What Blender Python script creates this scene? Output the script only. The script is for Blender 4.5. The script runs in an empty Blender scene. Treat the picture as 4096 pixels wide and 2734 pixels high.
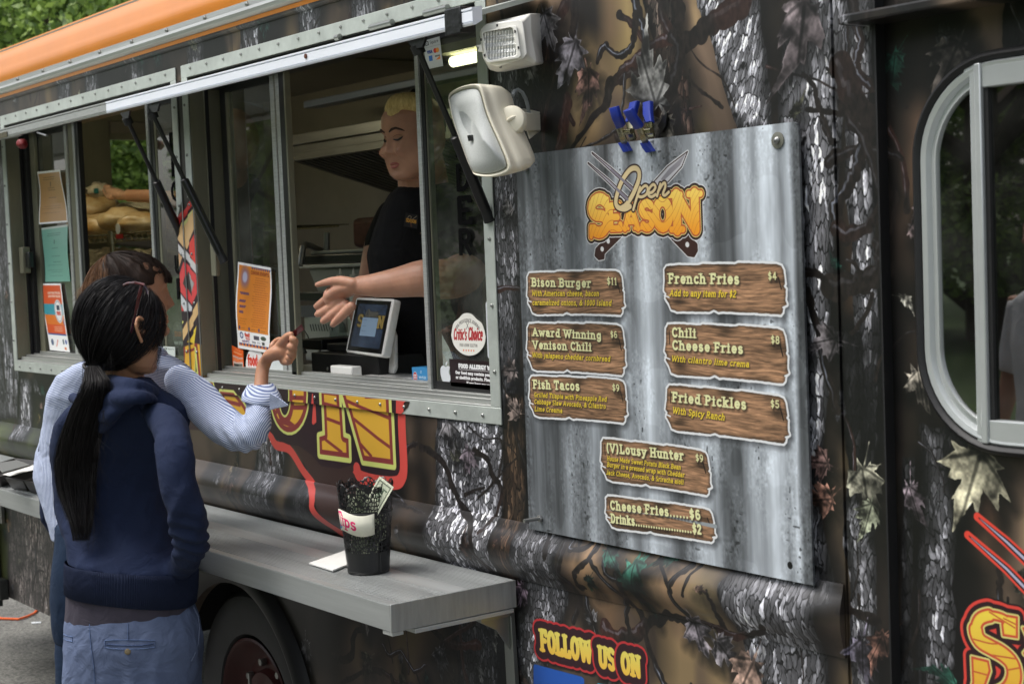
import bpy, bmesh, math, random
import numpy as np
from mathutils import Vector, Matrix, noise as mnoise
from mathutils.geometry import tessellate_polygon

# ---------------------------------------------------------------- camera, world, sun, exposure
C = bpy.context.scene.collection
scene = bpy.context.scene
# the truck side is the plane y = 0, x runs along it, z is up, y > 0 is inside the truck
F = 6220.; CX, CY = 2048., 1367.                      # focal length and centre, in pixels of a 4096-wide picture
CAM = np.array([0, -2.025, 1.737])
_up = -np.array([4187., -106000., -F]); _up /= np.linalg.norm(_up)
_L = np.array([-4630., 182., -F]); _L -= _up*_L.dot(_up); _L /= np.linalg.norm(_L)
R = np.array([-_L, np.cross(_up, -_L), _up])
def ray(u, v): return R@np.array([u-CX, -(v-CY), -F])
def at(u, v, y=0.):
    d = ray(u, v); return CAM+d*(y-CAM[1])/d[1]        # the point of the plane y = const seen at that pixel
def atz(u, v, z):
    d = ray(u, v); return CAM+d*(z-CAM[2])/d[2]
def atd(u, v, Z): return CAM+ray(u, v)/F*Z
def atx(u, v, x):
    d = ray(u, v); return CAM+d*(x-CAM[0])/d[0]
cam_d = bpy.data.cameras.new('camera'); cam = bpy.data.objects.new('camera', cam_d); C.objects.link(cam); scene.camera = cam
cam_d.sensor_width = 36; cam_d.lens = F/4096*36; cam_d.clip_end = 400; cam_d.clip_start = .05
m4 = Matrix.Identity(4)
for i in range(3):
    for j in range(3): m4[i][j] = R[i, j]
    m4[i][3] = CAM[i]
cam.matrix_world = m4
cam_d.dof.use_dof = True; cam_d.dof.focus_distance = 3.6; cam_d.dof.aperture_fstop = 8

world = bpy.data.worlds.new('World'); scene.world = world; world.use_nodes = True
wn = world.node_tree; bg = wn.nodes['Background']
sky = wn.nodes.new('ShaderNodeTexSky'); sky.sky_type = 'NISHITA'; sky.sun_disc = False
SUN_EL, SUN_AZ = math.radians(62), math.radians(208)
sky.sun_elevation = SUN_EL; sky.sun_rotation = SUN_AZ; sky.air_density = 1.0; sky.dust_density = 4.0; sky.ozone_density = 1.0
hs = wn.nodes.new('ShaderNodeHueSaturation'); hs.inputs['Saturation'].default_value = .42
wn.links.new(sky.outputs[0], hs.inputs['Color']); wn.links.new(hs.outputs[0], bg.inputs['Color'])
bg.inputs['Strength'].default_value = .145
sd = bpy.data.lights.new('sun', 'SUN'); sd.energy = 1.25; sd.angle = math.radians(25); sd.color = (1, .97, .92)
so = bpy.data.objects.new('sun', sd); C.objects.link(so)
dv = Vector((math.sin(SUN_AZ)*math.cos(SUN_EL), math.cos(SUN_AZ)*math.cos(SUN_EL), math.sin(SUN_EL)))
so.rotation_euler = dv.to_track_quat('Z', 'Y').to_euler(); so.location = (0, 0, 12)
scene.view_settings.view_transform = 'Standard'; scene.view_settings.look = 'None'; scene.view_settings.gamma = 1; scene.view_settings.use_curve_mapping = False
scene.view_settings.exposure = .70
scene.render.engine = 'CYCLES'; scene.cycles.max_bounces = 7; scene.cycles.transparent_max_bounces = 12; scene.cycles.use_denoising = True
scene.cycles.sample_clamp_indirect = 6

# ---------------------------------------------------------------- materials
MATS = {}
def lin(c):
    return tuple((x/255/12.92 if x/255 <= .04045 else ((x/255+.055)/1.055)**2.4) for x in c)
def mat(name, col=(128, 128, 128), rough=.6, metal=0., noise=0., nscale=20., bump=0., bscale=60., stretch=(1, 1, 1), coat=0., spec=.5, col2=None, sheen=0., emit=None, sss=0.):
    if name in MATS: return MATS[name]
    m = bpy.data.materials.new(name); m.use_nodes = True; nt = m.node_tree; b = nt.nodes['Principled BSDF']; MATS[name] = m
    c = lin(col)+(1,); b.inputs['Base Color'].default_value = c; b.inputs['Roughness'].default_value = rough; b.inputs['Metallic'].default_value = metal
    b.inputs['Specular IOR Level'].default_value = spec; b.inputs['Coat Weight'].default_value = coat; b.inputs['Coat Roughness'].default_value = .08
    if sheen: b.inputs['Sheen Weight'].default_value = sheen; b.inputs['Sheen Roughness'].default_value = .6
    if sss: b.inputs['Subsurface Weight'].default_value = sss; b.inputs['Subsurface Radius'].default_value = (.01, .004, .002); b.inputs['Subsurface Scale'].default_value = 1.
    if emit: b.inputs['Emission Color'].default_value = lin(emit[0])+(1,); b.inputs['Emission Strength'].default_value = emit[1]
    tc = nt.nodes.new('ShaderNodeTexCoord'); mp = nt.nodes.new('ShaderNodeMapping'); mp.inputs['Scale'].default_value = stretch; nt.links.new(tc.outputs['Object'], mp.inputs['Vector'])
    if noise or col2:
        n = nt.nodes.new('ShaderNodeTexNoise'); n.inputs['Scale'].default_value = nscale; n.inputs['Detail'].default_value = 6; n.inputs['Roughness'].default_value = .65; nt.links.new(mp.outputs[0], n.inputs['Vector'])
        rp = nt.nodes.new('ShaderNodeValToRGB'); rp.color_ramp.elements[0].position = .3; rp.color_ramp.elements[1].position = .7
        a = lin(col); k = noise
        lo = lin(col2) if col2 else tuple(x*(1-k) for x in a); hi = a if col2 else tuple(min(1, x*(1+k)) for x in a)
        rp.color_ramp.elements[0].color = lo+(1,); rp.color_ramp.elements[1].color = hi+(1,)
        nt.links.new(n.outputs['Fac'], rp.inputs[0]); nt.links.new(rp.outputs[0], b.inputs['Base Color'])
        mr = nt.nodes.new('ShaderNodeMapRange'); mr.inputs['To Min'].default_value = max(.03, rough-.12*(noise or .4)*2); mr.inputs['To Max'].default_value = min(1, rough+.14*(noise or .4)*2)
        nt.links.new(n.outputs['Fac'], mr.inputs['Value']); nt.links.new(mr.outputs[0], b.inputs['Roughness'])
    if bump:
        n2 = nt.nodes.new('ShaderNodeTexNoise'); n2.inputs['Scale'].default_value = bscale; n2.inputs['Detail'].default_value = 5; nt.links.new(mp.outputs[0], n2.inputs['Vector'])
        bp = nt.nodes.new('ShaderNodeBump'); bp.inputs['Strength'].default_value = bump; bp.inputs['Distance'].default_value = .004
        nt.links.new(n2.outputs['Fac'], bp.inputs['Height']); nt.links.new(bp.outputs[0], b.inputs['Normal'])
    return m
def glass(name, tint=(225, 232, 226), ior=1.5, dust=.03, boost=1.):
    m = bpy.data.materials.new(name); m.use_nodes = True; nt = m.node_tree; nt.nodes.remove(nt.nodes['Principled BSDF']); MATS[name] = m
    out = nt.nodes['Material Output']; tr = nt.nodes.new('ShaderNodeBsdfTransparent'); tr.inputs[0].default_value = lin(tint)+(1,)
    gl = nt.nodes.new('ShaderNodeBsdfGlossy'); gl.inputs['Roughness'].default_value = .015
    fr = nt.nodes.new('ShaderNodeFresnel'); fr.inputs[0].default_value = ior
    mu = nt.nodes.new('ShaderNodeMath'); mu.operation = 'MULTIPLY'; mu.inputs[1].default_value = boost; mu.use_clamp = True; ge = nt.nodes.new('ShaderNodeNewGeometry'); ff = nt.nodes.new('ShaderNodeMath'); ff.operation = 'SUBTRACT'; ff.inputs[0].default_value = 1; nt.links.new(ge.outputs['Backfacing'], ff.inputs[1]); m0 = nt.nodes.new('ShaderNodeMath'); m0.operation = 'MULTIPLY'; nt.links.new(fr.outputs[0], m0.inputs[0]); nt.links.new(ff.outputs[0], m0.inputs[1]); nt.links.new(m0.outputs[0], mu.inputs[0])
    mx = nt.nodes.new('ShaderNodeMixShader'); nt.links.new(mu.outputs[0], mx.inputs[0]); nt.links.new(tr.outputs[0], mx.inputs[1]); nt.links.new(gl.outputs[0], mx.inputs[2])
    df = nt.nodes.new('ShaderNodeBsdfDiffuse'); df.inputs[0].default_value = (.5, .5, .46, 1); tc = nt.nodes.new('ShaderNodeTexCoord'); n = nt.nodes.new('ShaderNodeTexNoise'); n.inputs['Scale'].default_value = 9; n.inputs['Detail'].default_value = 7
    nt.links.new(tc.outputs['Object'], n.inputs['Vector']); rg = nt.nodes.new('ShaderNodeMapRange'); rg.inputs['From Min'].default_value = .42; rg.inputs['From Max'].default_value = .75; rg.inputs['To Min'].default_value = dust*.35; rg.inputs['To Max'].default_value = dust*2.2
    nt.links.new(n.outputs['Fac'], rg.inputs['Value']); m2 = nt.nodes.new('ShaderNodeMixShader'); nt.links.new(rg.outputs[0], m2.inputs[0]); nt.links.new(mx.outputs[0], m2.inputs[1]); nt.links.new(df.outputs[0], m2.inputs[2])
    nt.links.new(m2.outputs[0], out.inputs[0]); return m
def picture(name, cv, rough=.35, coat=0., emit=0., spec=.5, bump=0.):
    """a flat print computed above, laid on by UV"""
    im = bpy.data.images.new(name, cv.W, cv.H, alpha=False); im.colorspace_settings.name = 'sRGB'
    im.pixels.foreach_set(cv.rgba().ravel()); im.update(); im.pack()
    m = bpy.data.materials.new(name); m.use_nodes = True; nt = m.node_tree; b = nt.nodes['Principled BSDF']; MATS[name] = m
    t = nt.nodes.new('ShaderNodeTexImage'); t.image = im; t.extension = 'EXTEND'; nt.links.new(t.outputs[0], b.inputs['Base Color'])
    b.inputs['Roughness'].default_value = rough; b.inputs['Coat Weight'].default_value = coat; b.inputs['Coat Roughness'].default_value = .12; b.inputs['Specular IOR Level'].default_value = spec
    if emit: nt.links.new(t.outputs[0], b.inputs['Emission Color']); b.inputs['Emission Strength'].default_value = emit
    if bump:
        tc = nt.nodes.new('ShaderNodeTexCoord'); n2 = nt.nodes.new('ShaderNodeTexNoise'); n2.inputs['Scale'].default_value = 9; n2.inputs['Detail'].default_value = 8; nt.links.new(tc.outputs['Object'], n2.inputs['Vector'])
        bp = nt.nodes.new('ShaderNodeBump'); bp.inputs['Strength'].default_value = bump; bp.inputs['Distance'].default_value = .006; nt.links.new(n2.outputs['Fac'], bp.inputs['Height']); nt.links.new(bp.outputs[0], b.inputs['Normal'])
    return m

# ---------------------------------------------------------------- objects
def tag(o, label=None, cat=None, group=None, kind=None):
    if label: o['label'] = label
    if cat: o['category'] = cat
    if group: o['group'] = group
    if kind: o['kind'] = kind
    return o
def empty(name, loc=(0, 0, 0), label=None, cat=None, group=None, parent=None):
    o = bpy.data.objects.new(name, None); C.objects.link(o); o.location = loc; o.empty_display_size = .1
    if parent: o.parent = parent; o.matrix_parent_inverse = parent_inv(parent)
    return tag(o, label, cat, group)
def parent_inv(p):
    m = Matrix.Identity(4); q = p
    while q: m = Matrix.Translation(q.location)@m if not q.get('_mpi') else Matrix.Translation(q.location)@m; q = None
    return world_of(p).inverted()
def world_of(o):
    if o.parent: return world_of(o.parent)@o.matrix_parent_inverse@o.matrix_basis
    return Matrix.LocRotScale(o.location, o.rotation_euler, o.scale)
class MB:
    """collects boxes, tubes, lofts and becomes ONE mesh object"""
    def __init__(s): s.v = []; s.f = []; s.uv = None
    def add(s, v, f):
        n = len(s.v); s.v += [tuple(map(float, p)) for p in v]; s.f += [tuple(i+n for i in q) for q in f]; return s
    def box(s, x0, x1, y0, y1, z0, z1):
        return s.add([(x0, y0, z0), (x1, y0, z0), (x1, y1, z0), (x0, y1, z0), (x0, y0, z1), (x1, y0, z1), (x1, y1, z1), (x0, y1, z1)],
                     [(0, 3, 2, 1), (4, 5, 6, 7), (0, 1, 5, 4), (1, 2, 6, 5), (2, 3, 7, 6), (3, 0, 4, 7)])
    def slab(s, pts, off):
        """closed polygon pts (3D) thickened by the vector off"""
        n = len(pts); a = [tuple(p) for p in pts]; b = [tuple(np.array(p)+np.array(off)) for p in pts]
        return s.add(a+b, [tuple(range(n)), tuple(range(2*n-1, n-1, -1))]+[(i, i+n, (i+1) % n+n, (i+1) % n) for i in range(n)])
    def loft(s, rings, closed=True, cap=True):
        n = len(rings[0]); v = [p for r_ in rings for p in r_]; f = []
        for k in range(len(rings)-1):
            for i in range(n if closed else n-1):
                j = (i+1) % n; f.append((k*n+i, k*n+j, (k+1)*n+j, (k+1)*n+i))
        if cap and closed: f.append(tuple(range(n-1, -1, -1))); f.append(tuple((len(rings)-1)*n+i for i in range(n)))
        return s.add(v, f)
    def tube(s, path, r, n=10, cap=True, flat=1.):
        P = [np.array(p, float) for p in path]; rs = [r]*len(P) if np.isscalar(r) else r; rings = []; ref = None
        for i, p in enumerate(P):
            t = P[min(i+1, len(P)-1)]-P[max(i-1, 0)]; t = t/(np.linalg.norm(t)+1e-9)
            if ref is None: ref = np.cross(t, (0, 0, 1.) if abs(t[2]) < .9 else (1., 0, 0))
            a = ref-t*ref.dot(t); a /= np.linalg.norm(a)+1e-9; ref = a; b = np.cross(t, a)
            rings.append([tuple(p+rs[i]*(a*math.cos(2*math.pi*k/n)+flat*b*math.sin(2*math.pi*k/n))) for k in range(n)])
        return s.loft(rings, True, cap)
    def disc(s, c, nrm, r, h, n=14, dome=0.):
        c = np.array(c, float); nrm = np.array(nrm, float)/np.linalg.norm(nrm)
        path = [c, c+nrm*h*.8, c+nrm*h]+([c+nrm*(h+dome*.7), c+nrm*(h+dome)] if dome else [])
        return s.tube(path, [r, r, r*.9]+([r*.6, r*.12] if dome else []), n)
    def build(s, name, m, parent=None, smooth=False, bevel=0., auto=True, group=None, kind=None, label=None):
        me = bpy.data.meshes.new(name); me.from_pydata(s.v, [], s.f); me.validate(); me.update()
        bm = bmesh.new(); bm.from_mesh(me); bmesh.ops.recalc_face_normals(bm, faces=bm.faces); bm.to_mesh(me); bm.free()
        o = bpy.data.objects.new(name, me); C.objects.link(o); me.materials.append(m)
        if smooth:
            me.shade_smooth()
            if auto: me.set_sharp_from_angle(angle=math.radians(38))
        if bevel:
            b = o.modifiers.new('bevel', 'BEVEL'); b.width = bevel; b.segments = 2; b.limit_method = 'ANGLE'; b.angle_limit = math.radians(35); b.harden_normals = False
            me.shade_smooth(); me.set_sharp_from_angle(angle=math.radians(50))
        if parent: o.parent = parent; o.matrix_parent_inverse = world_of(parent).inverted()
        if kind: o['kind'] = kind
        if label: o['label'] = label
        if group: o['group'] = group
        return o
def uv_plane(o, fn):
    me = o.data; uv = me.uv_layers.new(name='uv'); vi = np.empty(len(me.loops), np.int32); me.loops.foreach_get('vertex_index', vi)
    co = np.empty(len(me.vertices)*3, np.float32); me.vertices.foreach_get('co', co); co = co.reshape(-1, 3)[vi]
    uv.data.foreach_set('uv', np.array([fn(p) for p in co], np.float32).ravel()); return o
def cv_uv(cv): return lambda p: ((p[0]-cv.x0)/(cv.x1-cv.x0), (p[2]-cv.z0)/(cv.z1-cv.z0))
def flat(name, quad, m, parent=None, off=(0, -.0008, 0), n=1):
    """a thin sheet with UV 0..1; quad = bottom-left, bottom-right, top-right, top-left"""
    q = [np.array(p, float) for p in quad]; v = []; f = []; uvs = []
    for j in range(n+1):
        for i in range(n+1):
            a, b = i/n, j/n; v.append(tuple((q[0]*(1-a)+q[1]*a)*(1-b)+(q[3]*(1-a)+q[2]*a)*b)); uvs.append((a, b))
    N = len(v); v += [tuple(np.array(p)-np.array(off)) for p in v]; uvs += uvs
    for j in range(n):
        for i in range(n):
            k = j*(n+1)+i; f.append((k, k+1, k+n+2, k+n+1)); f.append((N+k, N+k+n+1, N+k+n+2, N+k+1))
    e = [i for i in range(n+1)]+[(j+1)*(n+1)-1 for j in range(1, n+1)]+[n*(n+1)+i for i in range(n-1, -1, -1)]+[j*(n+1) for j in range(n-1, 0, -1)]
    for a, b in zip(e, e[1:]+e[:1]): f.append((a, a+N, b+N, b))
    me = bpy.data.meshes.new(name); me.from_pydata(v, [], f); me.update(); uv = me.uv_layers.new(name='uv')
    for l in me.loops: uv.data[l.index].uv = uvs[l.vertex_index]
    me.materials.append(m); o = bpy.data.objects.new(name, me); C.objects.link(o)
    if parent: o.parent = parent; o.matrix_parent_inverse = world_of(parent).inverted()
    return o
def holed(outer, holes, y, thick, cv=None):
    """polygon in the x-z plane with holes, as MB with a front skin, reveal edges"""
    loops = [outer]+holes; tri = tessellate_polygon([[Vector((p[0], p[1], 0)) for p in l] for l in loops]); fl = [p for l in loops for p in l]
    mb = MB(); mb.add([(p[0], y, p[1]) for p in fl], tri); n = 0
    for l in loops:
        k = len(l); mb.add([(p[0], y, p[1]) for p in l]+[(p[0], y+thick, p[1]) for p in l], [(i, (i+1) % k, (i+1) % k+k, i+k) for i in range(k)])
    return mb
def rrect(x0, x1, z0, z1, r, n=8):
    P = []
    for cx, cz, a in ((x1-r, z1-r, 0), (x0+r, z1-r, 90), (x0+r, z0+r, 180), (x1-r, z0+r, 270)):
        P += [(cx+r*math.cos(math.radians(a+90*i/n)), cz+r*math.sin(math.radians(a+90*i/n))) for i in range(n+1)]
    return P
rect = lambda x0, x1, z0, z1: [(x0, z0), (x1, z0), (x1, z1), (x0, z1)]
def ringmb(mb, A, B, ya, yb, y_in=None):
    """annular frame between closed outlines A (outer) and B (inner) with front at ya and back at yb"""
    n = len(A); v = [(p[0], yb, p[1]) for p in A]+[(p[0], ya, p[1]) for p in A]+[(p[0], ya if y_in is None else y_in, p[1]) for p in B]+[(p[0], yb, p[1]) for p in B]; f = []
    for k in range(4):
        for i in range(n):
            j = (i+1) % n; f.append((k*n+i, k*n+j, ((k+1) % 4)*n+j, ((k+1) % 4)*n+i))
    return mb.add(v, f)
# ---------------------------------------------------------------- flat prints, computed with numpy
RS = np.random.RandomState(7)
def sm(a, b, x):
    t = np.clip((x-a)/(b-a), 0, 1); return t*t*(3-2*t)
def vnoise(X, Y, seed):
    """smooth value noise on coordinate arrays"""
    r = np.random.RandomState(seed); T = r.rand(64, 64).astype(np.float32)
    xi = np.floor(X).astype(np.int32); yi = np.floor(Y).astype(np.int32)
    fx = X-xi; fy = Y-yi; fx = fx*fx*(3-2*fx); fy = fy*fy*(3-2*fy)
    x0 = xi & 63; x1 = (xi+1) & 63; y0 = yi & 63; y1 = (yi+1) & 63
    a = T[y0, x0]; b = T[y0, x1]; c = T[y1, x0]; d = T[y1, x1]
    return (a+(b-a)*fx)*(1-fy)+(c+(d-c)*fx)*fy
def fbm(X, Y, seed, o=3):
    s = 0; a = .5; t = 0
    for i in range(o):
        s = s+a*vnoise(X*2**i, Y*2**i, seed+i); t += a; a *= .55
    return s/t
def arc(cx, cy, rx, ry, a0, a1, n=10):
    return [(cx+rx*math.cos(math.radians(a0+(a1-a0)*i/n)), cy+ry*math.sin(math.radians(a0+(a1-a0)*i/n))) for i in range(n+1)]
def curve(pts, n=6):
    """Catmull-Rom through points"""
    p = [pts[0]]+list(pts)+[pts[-1]]; out = []
    for i in range(1, len(p)-2):
        p0, p1, p2, p3 = [np.array(q, float) for q in p[i-1:i+3]]
        for k in range(n):
            t = k/n
            out.append(tuple(.5*((2*p1)+(-p0+p2)*t+(2*p0-5*p1+4*p2-p3)*t*t+(-p0+3*p1-3*p2+p3)*t**3)))
    out.append(tuple(pts[-1])); return out

class Canvas:
    def __init__(s, x0, x1, z0, z1, ppm, bg=(0, 0, 0)):
        s.x0, s.x1, s.z0, s.z1, s.ppm = x0, x1, z0, z1, ppm
        s.W = int(round((x1-x0)*ppm)); s.H = int(round((z1-z0)*ppm))
        s.a = np.empty((s.H, s.W, 3), np.float32); s.a[:] = np.array(bg, np.float32)/255
    def win(s, pts, m=0):
        xs = [p[0] for p in pts]; zs = [p[1] for p in pts]
        i0 = max(0, int((min(xs)-m-s.x0)*s.ppm)); i1 = min(s.W, int((max(xs)+m-s.x0)*s.ppm)+2)
        j0 = max(0, int((min(zs)-m-s.z0)*s.ppm)); j1 = min(s.H, int((max(zs)+m-s.z0)*s.ppm)+2)
        if i0 >= i1 or j0 >= j1: return None
        X, Z = np.meshgrid(s.x0+(np.arange(i0, i1, dtype=np.float32)+.5)/s.ppm, s.z0+(np.arange(j0, j1, dtype=np.float32)+.5)/s.ppm)
        return (slice(j0, j1), slice(i0, i1)), X, Z
    def comp(s, sl, col, al):
        col = np.asarray(col, np.float32)
        if col.ndim == 1: col = col/255
        s.a[sl] = s.a[sl]*(1-al[..., None])+col*al[..., None]
    def d2a(s, d, soft=0.):
        return np.clip(.5-d*s.ppm/(1+soft*s.ppm), 0, 1)
    def poly(s, pts, col, al=1., grow=0., soft=0.):
        w = s.win(pts, abs(grow)+soft*2+.002)
        if w is None: return
        sl, X, Z = w; s.comp(sl, col, s.d2a(sd_poly(pts, X, Z)-grow, soft)*al)
    def line(s, pts, wd, col, al=1., soft=0., grow=0.):
        w = s.win(pts, np.max(wd)+abs(grow)+soft*2+.002)
        if w is None: return
        sl, X, Z = w; s.comp(sl, col, s.d2a(sd_line(pts, wd, X, Z)-grow, soft)*al)
    def rgba(s):
        o = np.ones((s.H, s.W, 4), np.float32); o[..., :3] = np.clip(s.a, 0, 1); return o

def sd_line(pts, wd, X, Z):
    d = np.full(X.shape, 9., np.float32); n = len(pts)
    ws = [wd]*n if np.isscalar(wd) else list(wd)
    ws = (ws+[ws[-1]]*n)[:n]
    for i in range(n-1):
        ax, az = pts[i]; bx, bz = pts[i+1]; vx, vz = bx-ax, bz-az; L = vx*vx+vz*vz+1e-12
        t = np.clip(((X-ax)*vx+(Z-az)*vz)/L, 0, 1)
        dd = np.hypot(X-ax-t*vx, Z-az-t*vz)-(ws[i]+(ws[i+1]-ws[i])*t)
        d = np.minimum(d, dd)
    return d
def sd_poly(pts, X, Z):
    d = sd_line(list(pts)+[pts[0]], 0., X, Z); ins = np.zeros(X.shape, bool); n = len(pts)
    for i in range(n):
        ax, az = pts[i]; bx, bz = pts[(i+1) % n]
        if az == bz: continue
        c = ((az > Z) != (bz > Z)) & (X < (bx-ax)*(Z-az)/(bz-az)+ax)
        ins ^= c
    return np.where(ins, -d, d)

# -- a small slab-serif stroke alphabet. Unit: cap height 1, x-height .7
def _gl():
    G = {}
    def g(ch, w, st, sf=()): G[ch] = (w, st, list(sf))
    A = arc
    g('A', .78, [[(.1, 0), (.39, 1), (.68, 0)], [(.2, .33), (.58, .33)]], [(.1, 0), (.68, 0)])
    g('B', .66, [[(.14, 0), (.14, 1)], [(.14, 1), (.34, 1)]+A(.34, .76, .2, .24, 90, -90)+[(.14, .52)], [(.14, .52), (.34, .52)]+A(.36, .26, .22, .26, 90, -90)+[(.14, 0)]], [(.1, 0), (.1, 1)])
    g('C', .64, [A(.36, .5, .26, .5, 45, 315)])
    g('D', .7, [[(.14, 0), (.14, 1), (.3, 1)]+A(.3, .5, .3, .5, 90, -90)+[(.14, 0)]], [(.1, 0), (.1, 1)])
    g('E', .6, [[(.52, .16), (.52, 0), (.14, 0), (.14, 1), (.5, 1), (.5, .84)], [(.14, .5), (.42, .5)]], [(.1, 0), (.1, 1)])
    g('F', .58, [[(.14, 0), (.14, 1), (.5, 1), (.5, .84)], [(.14, .5), (.42, .5)]], [(.14, 0), (.1, 1)])
    g('G', .7, [A(.36, .5, .26, .5, 45, 360)+[(.4, .46)], [(.6, .46), (.6, 0)]])
    g('H', .74, [[(.14, 0), (.14, 1)], [(.58, 0), (.58, 1)], [(.14, .5), (.58, .5)]], [(.14, 0), (.14, 1), (.58, 0), (.58, 1)])
    g('I', .34, [[(.17, 0), (.17, 1)]], [(.17, 0), (.17, 1)])
    g('J', .5, [[(.36, 1), (.36, .2)]+A(.2, .2, .16, .2, 0, -170)], [(.36, 1)])
    g('K', .72, [[(.14, 0), (.14, 1)], [(.58, 1), (.16, .42)], [(.28, .55), (.6, 0)]], [(.14, 0), (.14, 1), (.6, 0), (.56, 1)])
    g('L', .58, [[(.14, 1), (.14, 0), (.5, 0), (.5, .2)]], [(.14, 1), (.1, 0)])
    g('M', .92, [[(.14, 0), (.14, 1), (.46, .25), (.78, 1), (.78, 0)]], [(.14, 0), (.78, 0), (.1, 1), (.82, 1)])
    g('N', .76, [[(.14, 0), (.14, 1), (.6, 0), (.6, 1)]], [(.14, 0), (.1, 1), (.6, 1)])
    g('O', .7, [A(.35, .5, .25, .5, 0, 360, 16)])
    g('P', .62, [[(.14, 0), (.14, 1), (.32, 1)]+A(.32, .74, .2, .26, 90, -90)+[(.14, .48)]], [(.14, 0), (.1, 1)])
    g('Q', .7, [A(.35, .5, .25, .5, 0, 360, 16), [(.4, .2), (.62, -.08)]])
    g('R', .7, [[(.14, 0), (.14, 1), (.32, 1)]+A(.32, .76, .2, .24, 90, -90)+[(.14, .52)], [(.34, .5), (.58, 0)]], [(.14, 0), (.1, 1), (.6, 0)])
    g('S', .6, [A(.31, .75, .21, .25, 35, 270)+A(.31, .25, .21, .25, 90, -145)])
    g('T', .64, [[(.06, .82), (.06, 1), (.58, 1), (.58, .82)], [(.32, 1), (.32, 0)]], [(.32, 0)])
    g('U', .72, [[(.14, 1), (.14, .28)]+A(.36, .28, .22, .28, 180, 360)+[(.58, 1)]], [(.14, 1), (.58, 1)])
    g('V', .74, [[(.1, 1), (.37, 0), (.64, 1)]], [(.1, 1), (.64, 1)])
    g('W', 1.0, [[(.08, 1), (.28, 0), (.5, .85), (.72, 0), (.92, 1)]], [(.08, 1), (.92, 1), (.5, .95)])
    g('X', .7, [[(.1, 0), (.6, 1)], [(.1, 1), (.6, 0)]], [(.1, 0), (.6, 0)])
    g('Y', .7, [[(.1, 1), (.35, .48), (.6, 1)], [(.35, .48), (.35, 0)]], [(.35, 0), (.1, 1), (.6, 1)])
    g('Z', .62, [[(.1, 1), (.54, 1), (.1, 0), (.54, 0)]])
    g('a', .56, [A(.25, .5, .17, .2, 150, 0)+[(.42, .5), (.42, 0)], A(.25, .22, .17, .2, 60, 360)], [(.46, 0)])
    g('b', .58, [[(.12, 1), (.12, 0)], A(.31, .35, .19, .33, 0, 360, 14)], [(.08, 1)])
    g('c', .5, [A(.3, .35, .2, .34, 50, 310)])
    g('d', .6, [[(.46, 1), (.46, 0)], A(.28, .35, .19, .33, 0, 360, 14)], [(.4, 1), (.5, 0)])
    g('e', .54, [[(.1, .36), (.47, .36)]+A(.29, .35, .19, .34, 0, 310, 14)])
    g('f', .4, [[(.2, 0), (.2, .75)]+A(.34, .78, .14, .22, 180, 70), [(.06, .66), (.38, .66)]], [(.2, 0)])
    g('g', .58, [A(.28, .38, .18, .3, 0, 360, 14), [(.46, .68), (.46, -.1)]+A(.28, -.08, .18, .2, 0, -150)])
    g('h', .6, [[(.12, 0), (.12, 1)], A(.29, .46, .17, .22, 170, 0)+[(.46, 0)]], [(.12, 0), (.08, 1), (.46, 0)])
    g('i', .3, [[(.15, 0), (.15, .68)], [(.15, .92), (.15, .93)]], [(.15, 0), (.11, .68)])
    g('j', .3, [[(.17, .68), (.17, -.1), (.06, -.25)], [(.17, .92), (.17, .93)]], [(.13, .68)])
    g('k', .6, [[(.12, 0), (.12, 1)], [(.46, .68), (.14, .3)], [(.24, .42), (.48, 0)]], [(.12, 0), (.08, 1), (.48, 0), (.44, .68)])
    g('l', .3, [[(.15, 0), (.15, 1)]], [(.15, 0), (.11, 1)])
    g('m', .88, [[(.12, 0), (.12, .68)], A(.28, .46, .16, .22, 170, 0)+[(.44, 0)], A(.6, .46, .16, .22, 170, 0)+[(.76, 0)]], [(.12, 0), (.08, .68), (.44, 0), (.76, 0)])
    g('n', .6, [[(.12, 0), (.12, .68)], A(.29, .46, .17, .22, 170, 0)+[(.46, 0)]], [(.12, 0), (.08, .68), (.46, 0)])
    g('o', .56, [A(.28, .35, .19, .34, 0, 360, 14)])
    g('p', .58, [[(.12, -.3), (.12, .68)], A(.31, .35, .19, .33, 0, 360, 14)], [(.12, -.3), (.08, .68)])
    g('q', .58, [[(.46, -.3), (.46, .68)], A(.28, .35, .19, .33, 0, 360, 14)], [(.46, -.3)])
    g('r', .46, [[(.14, 0), (.14, .68)], A(.32, .46, .18, .22, 170, 60)], [(.14, 0), (.1, .68)])
    g('s', .48, [A(.24, .52, .15, .17, 40, 270)+A(.24, .17, .16, .18, 90, -150)])
    g('t', .4, [[(.18, .9), (.18, .16)]+A(.32, .16, .14, .16, 180, 290), [(.05, .66), (.36, .66)]])
    g('u', .6, [[(.12, .68), (.12, .22)]+A(.29, .22, .17, .22, 180, 350), [(.46, .68), (.46, 0)]], [(.08, .68), (.42, .68), (.5, 0)])
    g('v', .58, [[(.08, .68), (.29, 0), (.5, .68)]], [(.08, .68), (.5, .68)])
    g('w', .8, [[(.08, .68), (.24, 0), (.4, .6), (.56, 0), (.72, .68)]], [(.08, .68), (.72, .68)])
    g('x', .58, [[(.1, 0), (.48, .68)], [(.1, .68), (.48, 0)]])
    g('y', .58, [[(.08, .68), (.29, 0)], [(.5, .68), (.22, -.25), (.08, -.27)]], [(.08, .68), (.5, .68)])
    g('z', .5, [[(.08, .68), (.42, .68), (.08, 0), (.42, 0)]])
    g('0', .56, [A(.28, .5, .18, .5, 0, 360, 14)])
    g('1', .44, [[(.08, .82), (.22, 1), (.22, 0)]], [(.22, 0)])
    g('2', .54, [A(.27, .74, .18, .26, 170, -30)+[(.08, 0), (.48, 0)]])
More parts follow.
